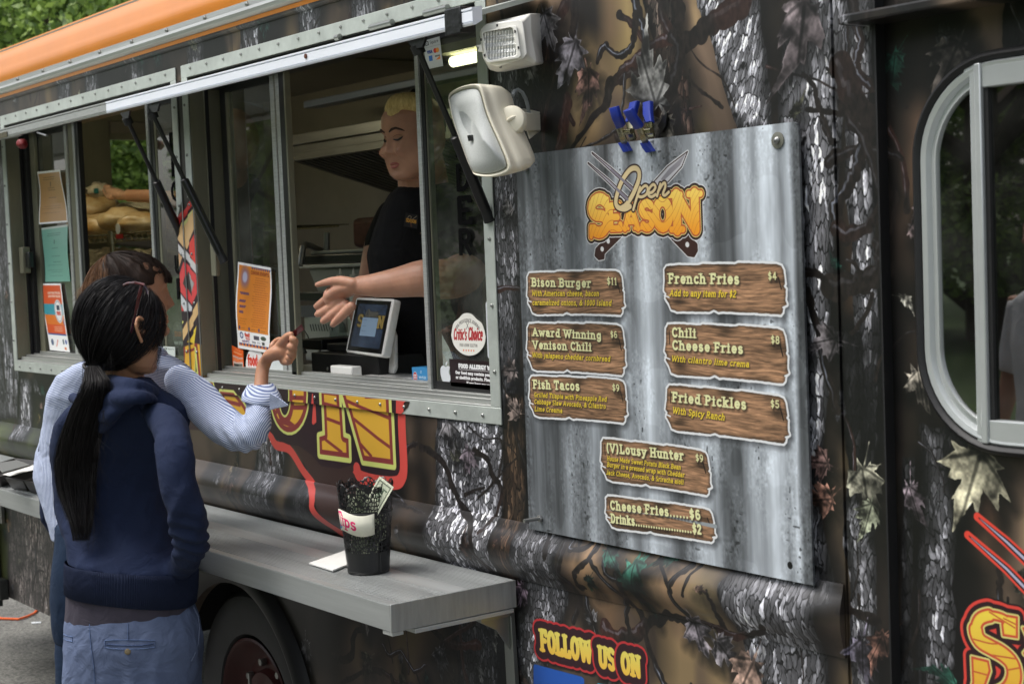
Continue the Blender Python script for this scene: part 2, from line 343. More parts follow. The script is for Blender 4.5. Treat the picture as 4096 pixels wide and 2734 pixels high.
    g('3', .54, [A(.26, .75, .18, .25, 150, -90)+A(.26, .25, .2, .25, 90, -150)])
    g('4', .56, [[(.36, 0), (.36, 1), (.06, .3), (.5, .3)]])
    g('5', .54, [[(.44, 1), (.14, 1), (.12, .56)]+A(.26, .32, .2, .3, 110, -150)])
    g('6', .56, [A(.3, .66, .2, .34, 60, 180)+[(.1, .3)], A(.29, .3, .19, .3, 0, 360, 14)])
    g('7', .52, [[(.08, 1), (.46, 1), (.2, 0)]])
    g('8', .56, [A(.28, .75, .17, .24, 0, 360, 12), A(.28, .26, .2, .26, 0, 360, 12)])
    g('9', .56, [A(.27, .7, .19, .3, 0, 360, 14), [(.46, .7), (.44, .3), (.2, 0)]])
    g('$', .56, [A(.28, .7, .18, .2, 35, 270)+A(.28, .3, .18, .2, 90, -145), [(.28, -.1), (.28, 1.1)]])
    g('&', .74, [[(.66, 0), (.18, .7)]+A(.32, .8, .14, .18, 200, -20)+[(.14, .36)]+A(.3, .22, .2, .22, 160, 330)+[(.64, .5)]])
    g('.', .26, [[(.13, .02), (.13, .03)]]); g(',', .26, [[(.14, .04), (.08, -.18)]]); g("'", .22, [[(.11, 1), (.11, .75)]])
    g('(', .34, [A(.36, .45, .2, .65, 120, 240)]); g(')', .34, [A(-.02, .45, .2, .65, 60, -60)]); g('-', .4, [[(.06, .4), (.34, .4)]])
    g('!', .3, [[(.15, 1), (.15, .35)], [(.15, .02), (.15, .03)]]); g('%', .7, [A(.16, .76, .1, .2, 0, 360), A(.54, .24, .1, .2, 0, 360), [(.56, 1), (.14, 0)]])
    g('/', .5, [[(.06, 0), (.44, 1)]])
    return G
GL = _gl()
def text_w(t, sp=.06): return sum((.34 if c == ' ' else GL[c][0]+sp) for c in t)
def text_d(cv, t, x, z, h, wid=None, th=.1, serif=.15, slant=0., rot=0., margin=0., sp=.06, fn=None):
    """signed distance of a line of text; returns (slice, X, Z, d)"""
    L = text_w(t, sp)*h; kx = (wid/L) if wid else 1.
    ca, sa = math.cos(rot), math.sin(rot)
    def T(px_, pz_):
        ax = (px_+pz_*slant)*h*kx; az = pz_*h
        if fn: return fn(ax, az)
        return (x+ax*ca-az*sa, z+ax*sa+az*ca)
    corners = [T(q, r) for q in (-.1, L/h*.25, L/h*.5, L/h*.75, L/h+.1) for r in (-.35, 1.1)]
    w = cv.win(corners, margin+.002)
    if w is None: return None
    sl, X, Z = w; d = np.full(X.shape, 9., np.float32); r0, c0 = sl[0].start, sl[1].start
    def put(pts, wd):
        q = cv.win(pts, margin+wd+.004)
        if q is None: return
        s2, X2, Z2 = q; s3 = (slice(s2[0].start-r0, s2[0].stop-r0), slice(s2[1].start-c0, s2[1].stop-c0))
        i0 = max(0, s3[0].start); j0 = max(0, s3[1].start); i1 = min(d.shape[0], s3[0].stop); j1 = min(d.shape[1], s3[1].stop)
        if i0 >= i1 or j0 >= j1: return
        d[i0:i1, j0:j1] = np.minimum(d[i0:i1, j0:j1], sd_line(pts, wd, X[i0:i1, j0:j1], Z[i0:i1, j0:j1]))
    cx = 0.
    for c in t:
        if c == ' ': cx += .34; continue
        w_, st, sf = GL[c]
        for s_ in st: put([T(cx+p[0], .06+p[1]*.88) for p in s_], th*h)
        if serif:
            for p in sf: put([T(cx+p[0]-serif, .04+p[1]*.92), T(cx+p[0]+serif, .04+p[1]*.92)], th*.55*h)
        cx += w_+sp
    return sl, X, Z, d
def text(cv, t, x, z, h, col, wid=None, al=1., outline=(), shadow=None, **k):
    m = max([o[0] for o in outline], default=0)+(.006 if shadow else 0)
    r = text_d(cv, t, x, z, h, wid, margin=m, **k)
    if r is None: return
    sl, X, Z, d = r
    if shadow:
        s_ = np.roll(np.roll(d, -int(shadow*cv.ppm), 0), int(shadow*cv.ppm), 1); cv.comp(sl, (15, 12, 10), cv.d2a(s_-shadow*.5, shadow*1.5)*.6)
    for o, c in outline: cv.comp(sl, c, cv.d2a(d-o))
    cv.comp(sl, col, cv.d2a(d)*al)

MAPLE = [(0, -1.0), (.06, -.45), (.38, -.62), (.34, -.4), (.75, -.38), (.62, -.22), (1.0, .12), (.72, .12), (.78, .34), (.42, .22), (.3, .2), (.42, .62), (.26, .56), (.0, 1.05),
         (-.24, .58), (-.42, .64), (-.3, .2), (-.44, .24), (-.8, .36), (-.7, .12), (-1.0, .1), (-.6, -.24), (-.74, -.4), (-.32, -.42), (-.36, -.62), (-.05, -.45)]
def leaf(cv, x, z, s, rot, col, seed=0, sq=1., al=1.):
    ca, sa = math.cos(math.radians(rot)), math.sin(math.radians(rot)); r = np.random.RandomState(seed); bend = r.uniform(-.45, .45); s = s*.88
    P = []
    for (a, b) in MAPLE:
        a = a*sq*.78*(1+r.uniform(-.2, .2)); b = b*(1+r.uniform(-.2, .2)); a += bend*b*b; b += bend*.6*a*a
        P.append((x+s*(a*ca-b*sa), z+s*(a*sa+b*ca)))
    w = cv.win(P, .05)
    if w is None: return
    sl, X, Z = w; d = sd_poly(P, X, Z)+.05*s*(fbm(X/s*9, Z/s*9, seed+3, 2)-.5)
    u = ((X-x)*ca+(Z-z)*sa)/s/sq; v = (-(X-x)*sa+(Z-z)*ca)/s
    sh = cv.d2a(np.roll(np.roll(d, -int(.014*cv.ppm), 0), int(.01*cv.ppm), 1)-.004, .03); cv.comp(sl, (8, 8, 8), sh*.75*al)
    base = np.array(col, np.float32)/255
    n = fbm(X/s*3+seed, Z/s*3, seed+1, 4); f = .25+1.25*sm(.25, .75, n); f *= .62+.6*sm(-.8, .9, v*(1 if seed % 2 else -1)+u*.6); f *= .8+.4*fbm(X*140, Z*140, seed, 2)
    vein = np.full(X.shape, 9., np.float32)
    for tx, tz in ((0, 1), (.9, .12), (-.9, .1), (.55, -.42), (-.55, -.42)):
        vein = np.minimum(vein, sd_line([(0, -.45), (tx, tz)], [.02, .005], u.astype(np.float32), v.astype(np.float32)))
    f = f*(1-.45*sm(.035, .0, vein)); f += .25*sm(.02, .06, vein)*sm(.12, .06, vein)*.6
    f += .45*sm(-.05, -.0, d/s)*sm(.35, .7, fbm(X/s*4, Z/s*4, seed+9, 2))
    cv.comp(sl, base[None, None]*f[..., None], cv.d2a(d)*al)

def bark(cv, P, tone=1., fx=55., fz=16., seed=0, al=1., warm=0., light=.5, edge=.025, lean=0.):
    w = cv.win(P, .06)
    if w is None: return
    sl, X, Z = w
    d = sd_poly(P, X, Z)+.018*(fbm(X*25, Z*18, seed+5, 3)-.5)
    Xw = X+lean*Z+.03*(fbm(X*9, Z*5, seed+7, 2)-.5)
    rw = fbm(X*120, Z*70, seed+31, 2)-.5; gx = Xw*fx*2.0+.9*rw; gz = Z*fz*1.7+.6*rw+.5*vnoise(X*30, Z*20, seed+20); ix = np.floor(gx); iz = np.floor(gz)
    F1 = np.full(X.shape, 9., np.float32); F2 = F1.copy(); cid = np.zeros(X.shape, np.float32); cxr = F1.copy()*0
    for dx in (-1, 0, 1):
        for dz in (-1, 0, 1):
            jx = ix+dx; jz = iz+dz
            h = np.sin(jx*127.1+jz*311.7+seed*17.3)*43758.5453; h = h-np.floor(h); h2 = np.sin(jx*269.5+jz*183.3+seed*7.1)*43758.5453; h2 = h2-np.floor(h2)
            px_ = jx+.15+.7*h-gx; pz_ = jz+.15+.7*h2-gz; D_ = np.maximum(np.abs(px_), .0)**1.3+np.abs(pz_)**1.6
            n_ = D_ < F1; F2 = np.where(n_, F1, np.minimum(F2, D_)); cid = np.where(n_, (h*7.7+h2*3.3) % 1, cid); cxr = np.where(n_, px_, cxr); F1 = np.where(n_, D_, F1)
    b = fbm(Xw*fx*4.5, Z*fz*5., seed+1, 2); b = sm(.22, .78, b); c = fbm(X*7, Z*4, seed+2, 2)
    crack = sm(.02, .22, F2-F1); pv = np.clip(cid*1.5-.38, .17, .98)*(.55+.6*sm(.30, .55, c))
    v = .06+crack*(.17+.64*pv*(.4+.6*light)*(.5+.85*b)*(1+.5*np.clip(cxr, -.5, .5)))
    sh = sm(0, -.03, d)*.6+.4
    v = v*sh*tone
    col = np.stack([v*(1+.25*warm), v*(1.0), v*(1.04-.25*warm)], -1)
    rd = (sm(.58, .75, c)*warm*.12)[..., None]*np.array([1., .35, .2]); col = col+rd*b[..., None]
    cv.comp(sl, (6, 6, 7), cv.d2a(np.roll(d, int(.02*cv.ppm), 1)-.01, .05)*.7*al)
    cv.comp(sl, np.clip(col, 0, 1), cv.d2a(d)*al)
def branch(cv, pts, w0, w1, seed=0, hi=.6, warm=0., col=(26, 22, 20)):
    w0 *= .68; w1 *= .68
    pts = curve(pts, 5); r = np.random.RandomState(seed); n = len(pts)
    ws = [(w0+(w1-w0)*i/(n-1))*(1+r.uniform(-.25, .3)) for i in range(n)]
    pts = [(p[0]+r.uniform(-.3, .3)*w0, p[1]+r.uniform(-.3, .3)*w0) for p in pts]
    w = cv.win(pts, w0*2+.02)
    if w is None: return
    sl, X, Z = w; d = sd_line(pts, ws, X, Z)
    e = sd_line([(p[0]-w0*.45, p[1]+w0*.35) for p in pts], [q*.2 for q in ws], X, Z)
    n_ = fbm(X*160, Z*90, seed+2, 2); n2 = fbm(X*8, Z*8, seed+4, 2)
    base = np.array(col, np.float32)/255*(.5+1.2*n_[..., None])+warm*np.array([.13, .045, .03])*sm(.45, .65, n2)[..., None]
    cv.comp(sl, base, cv.d2a(d))
    cv.comp(sl, np.array([.62, .66, .74])*(.4+.8*n_[..., None]), cv.d2a(np.maximum(e, d+.0006))*hi*.8*sm(.45, .6, n2))

K = 4096/2349.
def zc(ox, oy, s, pts): return [tuple(W2(ox+a/s, oy+b/s)) for a, b in pts]
def fp(pts): return [tuple(W2(a*K, b*K)) for a, b in pts]          # points read on the 2349-pixel-wide view
def W2(u, v, y=0.):
    p = at(u, v, y); return (float(p[0]), float(p[2]))

def wood_fill(X, Z, top, bot, z0, z1, seed=0):
    t = np.clip((Z-z0)/(z1-z0), 0, 1)[..., None]
    return np.array(bot, np.float32)/255*(1-t)+np.array(top, np.float32)/255*t

def paint_wrap(cv):
    X, Z = np.meshgrid(cv.x0+(np.arange(cv.W, dtype=np.float32)+.5)/cv.ppm, cv.z0+(np.arange(cv.H, dtype=np.float32)+.5)/cv.ppm)
    # out-of-focus woodland ground: tan, dark brown and yellow patches
    a = fbm(X*4.2+.8*np.sin(Z*3), Z*2.0, 11, 3); b = fbm(X*9, Z*5.5, 15, 2); c = fbm(X*2.2, Z*1.3, 19, 2)
    tan = sm(.40, .60, a*.7+b*.3); yel = sm(.60, .78, b)*tan
    col = np.array([.125, .108, .09])[None, None]*(1-tan[..., None])+np.array([.50, .42, .35])*tan[..., None]
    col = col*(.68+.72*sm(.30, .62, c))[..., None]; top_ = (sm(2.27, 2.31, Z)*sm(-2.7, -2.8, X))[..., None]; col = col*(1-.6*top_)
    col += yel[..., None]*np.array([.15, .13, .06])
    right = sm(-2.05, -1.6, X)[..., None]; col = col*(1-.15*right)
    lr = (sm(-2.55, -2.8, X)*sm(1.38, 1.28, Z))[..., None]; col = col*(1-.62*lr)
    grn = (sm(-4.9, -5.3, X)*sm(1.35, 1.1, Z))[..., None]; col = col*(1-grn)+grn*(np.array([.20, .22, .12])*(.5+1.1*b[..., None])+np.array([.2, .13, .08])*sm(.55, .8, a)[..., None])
    cv.a[:] = col
    # top band right: the big tan bokeh patch with yellow spots
    for (u, v, r, cc) in ((1440, 60, .10, (196, 170, 108)), (1340, 210, .09, (170, 146, 96)), (1520, 150, .08, (150, 122, 90)), (1500, 240, .07, (140, 112, 84)),
                          (1345, 330, .05, (128, 104, 74)), (1235, 215, .04, (150, 118, 72)), (1600, 330, .05, (150, 130, 80)), (1400, 30, .05, (120, 96, 74)),
                          (1370, 1290, .09, (176, 140, 100)), (1560, 1340, .10, (176, 142, 104)), (1470, 1340, .05, (184, 146, 84)), (1400, 1400, .06, (120, 92, 66)), (1640, 1400, .07, (170, 150, 104)),
                          (1960, 640, .05, (140, 104, 74)), (2090, 420, .05, (130, 100, 74)), (2000, 1150, .05, (160, 132, 96)), (1990, 560, .04, (170, 160, 108)), (2230, 1120, .05, (104, 66, 46)), (2085, 330, .06, (156, 122, 98)), (2045, 560, .05, (112, 86, 70)), (2060, 800, .05, (92, 74, 62)), (2035, 1000, .05, (84, 66, 56)), (2240, 1210, .05, (100, 76, 60)), (1955, 300, .05, (176, 150, 108)), (1950, 480, .05, (150, 120, 90)), (940, 1010, .05, (110, 92, 76)), (950, 1150, .06, (70, 56, 44)), (560, 1060, .06, (60, 50, 40))):
        x, z = W2(u*K, v*K); cv.line([(x, z-r*.6), (x, z+r*.6)], r*.35, cc, .8, soft=r*1.2)
    for (u, v, r) in ((1290, 480, .05), (1480, 110, .04), (1560, 90, .035), (1290, 170, .045), (1530, 300, .04), (1450, 180, .03), (1450, 1300, .05), (1500, 1420, .09), (1340, 1420, .04), (2050, 700, .09), (2040, 300, .06)):
        x, z = W2(u*K, v*K); cv.line([(x, z-r), (x, z+r)], r*.3, (24, 20, 17), .75, soft=r)
    # trunks
    bark(cv, fp([(1585, -40), (1640, 130), (1690, 300), (1775, 310), (1745, 0), (1750, -40)]), 1.15, 60, 20, 1, light=.9, lean=-.3)
    bark(cv, fp([(1842, -40), (1792, 110), (1782, 300), (1830, 320), (1845, 900), (1855, 1380), (1925, 1380), (1880, 1150), (1900, 900), (1912, 600), (1925, 300), (1938, -40)]), 1.22, 50, 16, 2, light=1.)
    bark(cv, fp([(1700, 1290), (1672, 1330), (1712, 1500), (1700, 1600), (1905, 1600), (1890, 1300), (1800, 1250)]), 1.05, 48, 17, 3, light=.95)
    bark(cv, fp([(1125, 120), (1120, 700), (1150, 980), (1190, 980), (1200, 120)]), .85, 70, 22, 4, light=.6)
    bark(cv, fp([(1000, 940), (998, 1250), (1040, 1330), (1160, 1345), (1160, 940)]), 1., 46, 30, 5, light=.85)
    bark(cv, fp([(1150, 1190), (1145, 1600), (1230, 1600), (1300, 1400), (1310, 1200)]), .95, 60, 30, 6, light=.8)
    bark(cv, fp([(1160, 900), (1150, 1180), (1135, 1600), (1170, 1600), (1205, 1200), (1205, 900)]), .5, 40, 12, 7, light=.25, warm=1.)
    bark(cv, fp([(1040, 1350), (1050, 1600), (1150, 1600), (1145, 1340)]), .55, 60, 26, 8, light=.7)
    bark(cv, fp([(610, 960), (590, 1020), (570, 1180), (640, 1180), (655, 1020)]), .9, 60, 20, 9, light=.8)
    bark(cv, fp([(700, 960), (690, 1220), (740, 1220), (720, 960)]), .5, 60, 20, 10, light=.6)
    bark(cv, fp([(-40, 340), (-40, 960), (40, 960), (48, 700), (30, 340)]), .9, 45, 12, 11, light=.5)
    bark(cv, fp([(48, 870), (40, 1010), (75, 1010), (72, 870)]), 1., 60, 18, 12, light=.7)
    bark(cv, fp([(140, 880), (120, 1010), (175, 1040), (170, 880)]), 1., 60, 18, 13, light=.7)
    bark(cv, fp([(20, 1130), (18, 1400), (120, 1440), (128, 1180)]), 1., 70, 14, 14, light=.5, warm=.3)
    bark(cv, fp([(2092, 980), (2080, 1600), (2165, 1600), (2172, 1200), (2160, 980)]), .95, 60, 22, 15, light=.8)
    bark(cv, fp([(2150, 980), (2150, 1100), (2230, 1130), (2200, 980)]), .6, 60, 22, 15, light=.7)
    bark(cv, fp([(2120, 60), (2160, 200), (2215, 330), (2250, 330), (2200, 150), (2150, 50)]), .9, 50, 30, 16, light=.8)
    bark(cv, fp([(1990, 760), (1980, 1000), (2020, 1010), (2020, 760)]), .7, 60, 20, 17, light=.6)
    bark(cv, fp([(1948, -40), (1935, 420), (1962, 800), (1938, 1150), (1950, 1600), (2012, 1600), (2000, 1100), (2016, 760), (1988, 300), (2000, -40)]), 1.1, 60, 20, 41, light=.9)
    bark(cv, fp([(2050, 1050), (2040, 1600), (2075, 1600), (2080, 1050)]), .8, 60, 22, 42, light=.6)
    bark(cv, fp([(1470, -40), (1500, 120), (1545, 300), (1600, 320), (1560, 120), (1540, -40)]), .55, 50, 16, 43, light=.5, warm=.5)
    bark(cv, fp([(1922, 890), (1945, 1010), (1985, 1030), (1968, 890)]), .95, 70, 20, 18, light=.9)
    bark(cv, fp([(1915, 760), (1950, 1130), (1985, 1130), (1975, 760)]), .35, 60, 20, 19, light=.3)
    bark(cv, fp([(2070, 0), (2100, 30), (2135, 30), (2130, -40), (2060, -40)]), .6, 60, 25, 20, light=.7)
    bark(cv, fp([(2290, 0), (2280, 170), (2349, 150), (2360, -20)]), .25, 60, 20, 21, light=.2)
    bark(cv, fp([(1218, 130), (1222, 340), (1262, 340), (1275, 40), (1240, 30)]), .4, 45, 14, 24, light=.3, warm=1.)
    # patches on the band under the roof rail
    for i, x in enumerate((-5.35, -5.1, -4.72, -4.3, -3.95, -3.62, -3.35, -3.05)):
        bark(cv, [(x, 2.28), (x+.02, 2.5), (x+.13, 2.5), (x+.12, 2.28)], .8, 65, 22, 30+i, light=.6)
    # limbs and twigs
    r = np.random.RandomState(12)
    for i in range(320):
        x, z = r.uniform(-6.3, -1.2), r.uniform(.4, 2.4); k = r.rand()
        if -2.66 < x < -1.86 and 1.16 < z < 1.9: continue
        L_ = r.uniform(.08, .32); a = r.uniform(-.6, .6)+(math.pi/2 if k < .75 else 0); P = [(x, z)]
        for j in range(4): a += r.uniform(-.55, .55); P.append((P[-1][0]+L_/4*math.cos(a), P[-1][1]+L_/4*math.sin(a)))
        w_ = r.uniform(.003, .014); branch(cv, P, w_, w_*.5, 200+i, r.choice([.2, .5, .9]), r.choice([0, 0, .6]))
    for i in range(150):
        x, z = r.uniform(-6.3, -1.15), r.uniform(.42, 2.42); g_ = r.uniform(44, 92)
        if -2.66 < x < -1.86 and 1.16 < z < 1.9: continue
        leaf(cv, x, z, r.uniform(.025, .062), r.uniform(0, 360), [(g_, g_, g_+3), (g_+14, g_-2, g_-8), (g_, g_, g_-12), (22, 44, 38)][r.randint(0, 4)], 300+i, r.uniform(.4, .95), .92)
    B = lambda ox, oy, s, pts, w0, w1, seed, hi=.6, warm=0.: branch(cv, zc(ox, oy, s, pts), w0, w1, seed, hi, warm)
    z1 = (1700, 0, 1.5683)
    B(*z1, [(1160, 545), (1230, 460), (1300, 400), (1400, 310), (1480, 260), (1560, 235)], .020, .015, 1, .5, .6)
    B(*z1, [(1560, 235), (1590, 150), (1600, 60), (1560, -40)], .016, .02, 2, .4)
    B(*z1, [(1320, -40), (1340, 110), (1380, 200), (1385, 290)], .018, .014, 3, .9)
    B(*z1, [(1320, 90), (1315, 220), (1280, 310), (1200, 345), (1120, 290), (1085, 390)], .012, .010, 4, .9)
    B(*z1, [(1560, 235), (1500, 120), (1480, -40)], .014, .018, 5, .4, .4)
    B(*z1, [(1225, 500), (1300, 460), (1380, 490), (1470, 510)], .013, .016, 6, .3, .3)
    B(*z1, [(1160, 545), (1130, 660), (1060, 730), (960, 870), (900, 960)], .016, .006, 7, .3, .6)
    B(*z1, [(1255, 470), (1245, 620), (1220, 760), (1180, 830), (1060, 900), (980, 930)], .007, .004, 8, .9)
    B(*z1, [(1600, 300), (1720, 210), (1850, 120), (1990, 20)], .03, .03, 9, .2, .5)
    B(*z1, [(950, -40), (940, 130), (920, 260)], .022, .015, 10, .2, .8)
    B(*z1, [(900, -40), (850, 110)], .022, .02, 11, .2, .5)
    B(*z1, [(890, 620), (880, 760), (840, 930)], .02, .02, 12, .2, .9)
    B(*z1, [(1660, 440), (1660, 600), (1640, 740)], .004, .003, 13, 1.)
    B(*z1, [(780, 700), (840, 630), (850, 600), (780, 575)], .007, .005, 14, .6)
    B(*z1, [(1560, 240), (1600, 300), (1590, 420), (1560, 560), (1600, 840)], .02, .02, 15, .3)
    z2 = (2000, 1900, 1.807)
    B(*z2, [(520, 480), (530, 590), (510, 700), (560, 790), (580, 900), (530, 1060)], .012, .010, 20, .4)
    B(*z2, [(740, 480), (720, 600), (640, 680), (610, 790), (655, 800)], .012, .008, 21, .4)
    B(*z2, [(625, 880), (640, 970), (690, 1100), (720, 1180)], .009, .006, 22, 1.)
    B(*z2, [(760, 1090), (800, 1150), (960, 1150), (1040, 1090), (1150, 1040), (1260, 1010), (1400, 1060), (1560, 1090), (1680, 1150), (1850, 1140), (1960, 1090)], .022, .008, 23, .5, .8)
    B(*z2, [(1430, 640), (1340, 730), (1325, 850), (1390, 1010)], .008, .01, 24, .3)
    B(*z2, [(940, 700), (960, 850), (910, 980), (930, 1100), (960, 1230)], .014, .007, 25, .4)
    B(*z2, [(830, 600), (870, 700), (940, 740)], .008, .008, 26, .9)
    B(*z2, [(570, 470), (570, 520), (650, 520), (700, 480)], .007, .007, 27, 1.)
    z3 = (3100, 0, 1.568)
    B(*z3, [(480, -20), (500, 120), (530, 260), (500, 380), (520, 470), (600, 540)], .012, .012, 30, .8, .2)
    B(*z3, [(740, 990), (560, 930), (420, 960), (340, 1010)], .008, .02, 31, .3)
    B(*z3, [(620, 720), (550, 880), (500, 1060), (440, 1180), (380, 1330), (440, 1500)], .02, .014, 32, .7)
    B(*z3, [(400, 640), (500, 800), (600, 1000), (640, 1180)], .016, .012, 33, .3)
    B(*z3, [(380, 1440), (480, 1470), (600, 1400), (700, 1230), (640, 1560)], .02, .01, 34, .5, .3)
    B(*z3, [(420, 430), (470, 560), (540, 720), (620, 760)], .035, .02, 35, .3, .3)
    z4 = (3100, 900, 1.568)
    B(*z4, [(360, 390), (480, 370), (600, 330), (660, 250), (640, 100)], .03, .015, 36, .2)
    B(*z4, [(440, 220), (500, 250), (530, 350)], .005, .006, 37, .8)
    B(*z4, [(180, 300), (270, 310), (340, 380), (330, 440)], .01, .008, 38, .4, .4)
    B(*z4, [(200, 420), (260, 620), (310, 880), (360, 1030), (390, 1180)], .012, .01, 39, .9)
    B(*z4, [(470, 680), (560, 560), (600, 430)], .007, .006, 40, .9)
    z5 = (3100, 1734, 1.568)
    B(*z5, [(440, 1100), (520, 1130), (640, 1170)], .01, .014, 41, .2)
    B(*z5, [(515, 1010), (520, 1110)], .004, .004, 42, .2)
    B(*z5, [(500, 640), (510, 860), (470, 1050)], .002, .002, 43, .0)
    z6 = (800, 1800, 1.678)
    B(*z6, [(1490, -20), (1620, 70), (1700, 250), (1760, 370), (1880, 520), (1920, 700), (1990, 820)], .014, .010, 44, .6, .3)
    B(*z6, [(1840, 0), (1930, 60), (1960, 160), (2020, 260), (1980, 450), (1930, 540)], .012, .008, 45, .9, .4)
    B(*z6, [(1780, 300), (1830, 270), (1910, 245)], .007, .004, 46, .8)
    B(*z6, [(890, 1380), (1010, 1390), (1040, 1220), (1110, 1200)], .016, .014, 47, .5)
    B(*z6, [(1230, 1300), (1270, 1370), (1350, 1350), (1440, 1480), (1520, 1440)], .009, .008, 48, 1., .3)
    B(*z6, [(950, 1560), (1070, 1500), (1130, 1430)], .01, .006, 49, .4, .7)
    B(*z6, [(1540, 1180), (1660, 1290), (1760, 1310), (1870, 1300)], .012, .016, 50, .3, .9)
    B(*z6, [(1600, 1350), (1660, 1270), (1850, 1150)], .01, .008, 51, .3, .6)
    # leaves
    G = (96, 94, 96); BR = (92, 66, 58); GN = (30, 62, 52); TN = (138, 136, 120)
    for i, (u, v, s, r, c, q) in enumerate(((1255, 60, .085, 200, G, .8), (1310, 130, .10, 150, (92, 90, 96), 1.), (1350, 195, .09, 175, (96, 74, 68), .8), (1490, 190, .13, 20, (100, 100, 98), .8),
            (1220, 165, .06, 210, (88, 88, 90), 1.), (1515, 300, .08, 160, (96, 92, 86), .9), (1840, 60, .13, 170, (96, 88, 90), .85), (1165, 480, .05, 0, (86, 84, 84), .7),
            (1170, 850, .05, 90, (96, 88, 86), 1.), (1180, 940, .055, 60, (110, 98, 92), .9), (1030, 990, .075, 190, G, .8), (1075, 1050, .06, 170, (92, 84, 90), 1.),
            (1480, 1325, .11, 180, GN, .6), (1420, 1270, .07, 240, GN, .5), (1545, 1275, .07, 110, GN, .4),
            (1600, 1450, .075, 200, (118, 112, 118), 1.), (1660, 1490, .07, 230, (108, 104, 108), 1.), (1715, 1545, .10, 150, (132, 110, 98), .9), (1395, 1550, .06, 170, (96, 92, 92), .8),
            (1880, 1060, .055, 90, (108, 86, 82), 1.), (1890, 1145, .06, 100, (124, 92, 80), 1.), (1895, 780, .07, 100, (88, 84, 86), .8), (1980, 1110, .085, 190, TN, .9), (1990, 1180, .06, 160, (120, 124, 106), .8),
            (2075, 1150, .07, 200, (108, 98, 104), .6), (2215, 1090, .11, 160, (142, 138, 118), 1.), (2090, 880, .06, 190, (128, 122, 112), 1.), (2060, 690, .035, 230, (150, 148, 138), .5),
            (2030, 150, .06, 170, GN, .7), (2160, 140, .09, 150, (76, 70, 66), .9), (2100, 480, .06, 160, (124, 112, 114), .7), (2080, 530, .05, 190, (104, 92, 92), .6), (1975, 1500, .08, 180, (96, 92, 104), .7), (2010, 1480, .07, 150, (104, 76, 66), .6),
            (2150, 1560, .07, 60, GN, .5), (1130, 1450, .06, 200, (84, 84, 82), .7), (1010, 1510, .07, 170, (60, 60, 62), .8), (840, 1420, .06, 190, (64, 62, 60), .8), (1195, 1360, .06, 150, (90, 78, 88), .9), (1100, 1540, .05, 200, (80, 80, 80), .7),
            (540, 1075, .05, 180, (74, 66, 52), .8), (20, 1200, .06, 150, (110, 86, 64), .9), (90, 960, .04, 150, (110, 96, 60), .5), (110, 1000, .04, 30, (150, 140, 120), .4))):
        x, z = W2(u*K, v*K); leaf(cv, x, z, s*.9, r, c, 50+i, q)
    for i, x in enumerate((-5.0, -4.5, -4.1, -3.8, -3.4, -3.15)):
        leaf(cv, x, 2.42-.05*(i % 2), .045, 60*i, ((120, 100, 86), (30, 56, 50))[i % 2], 90+i)

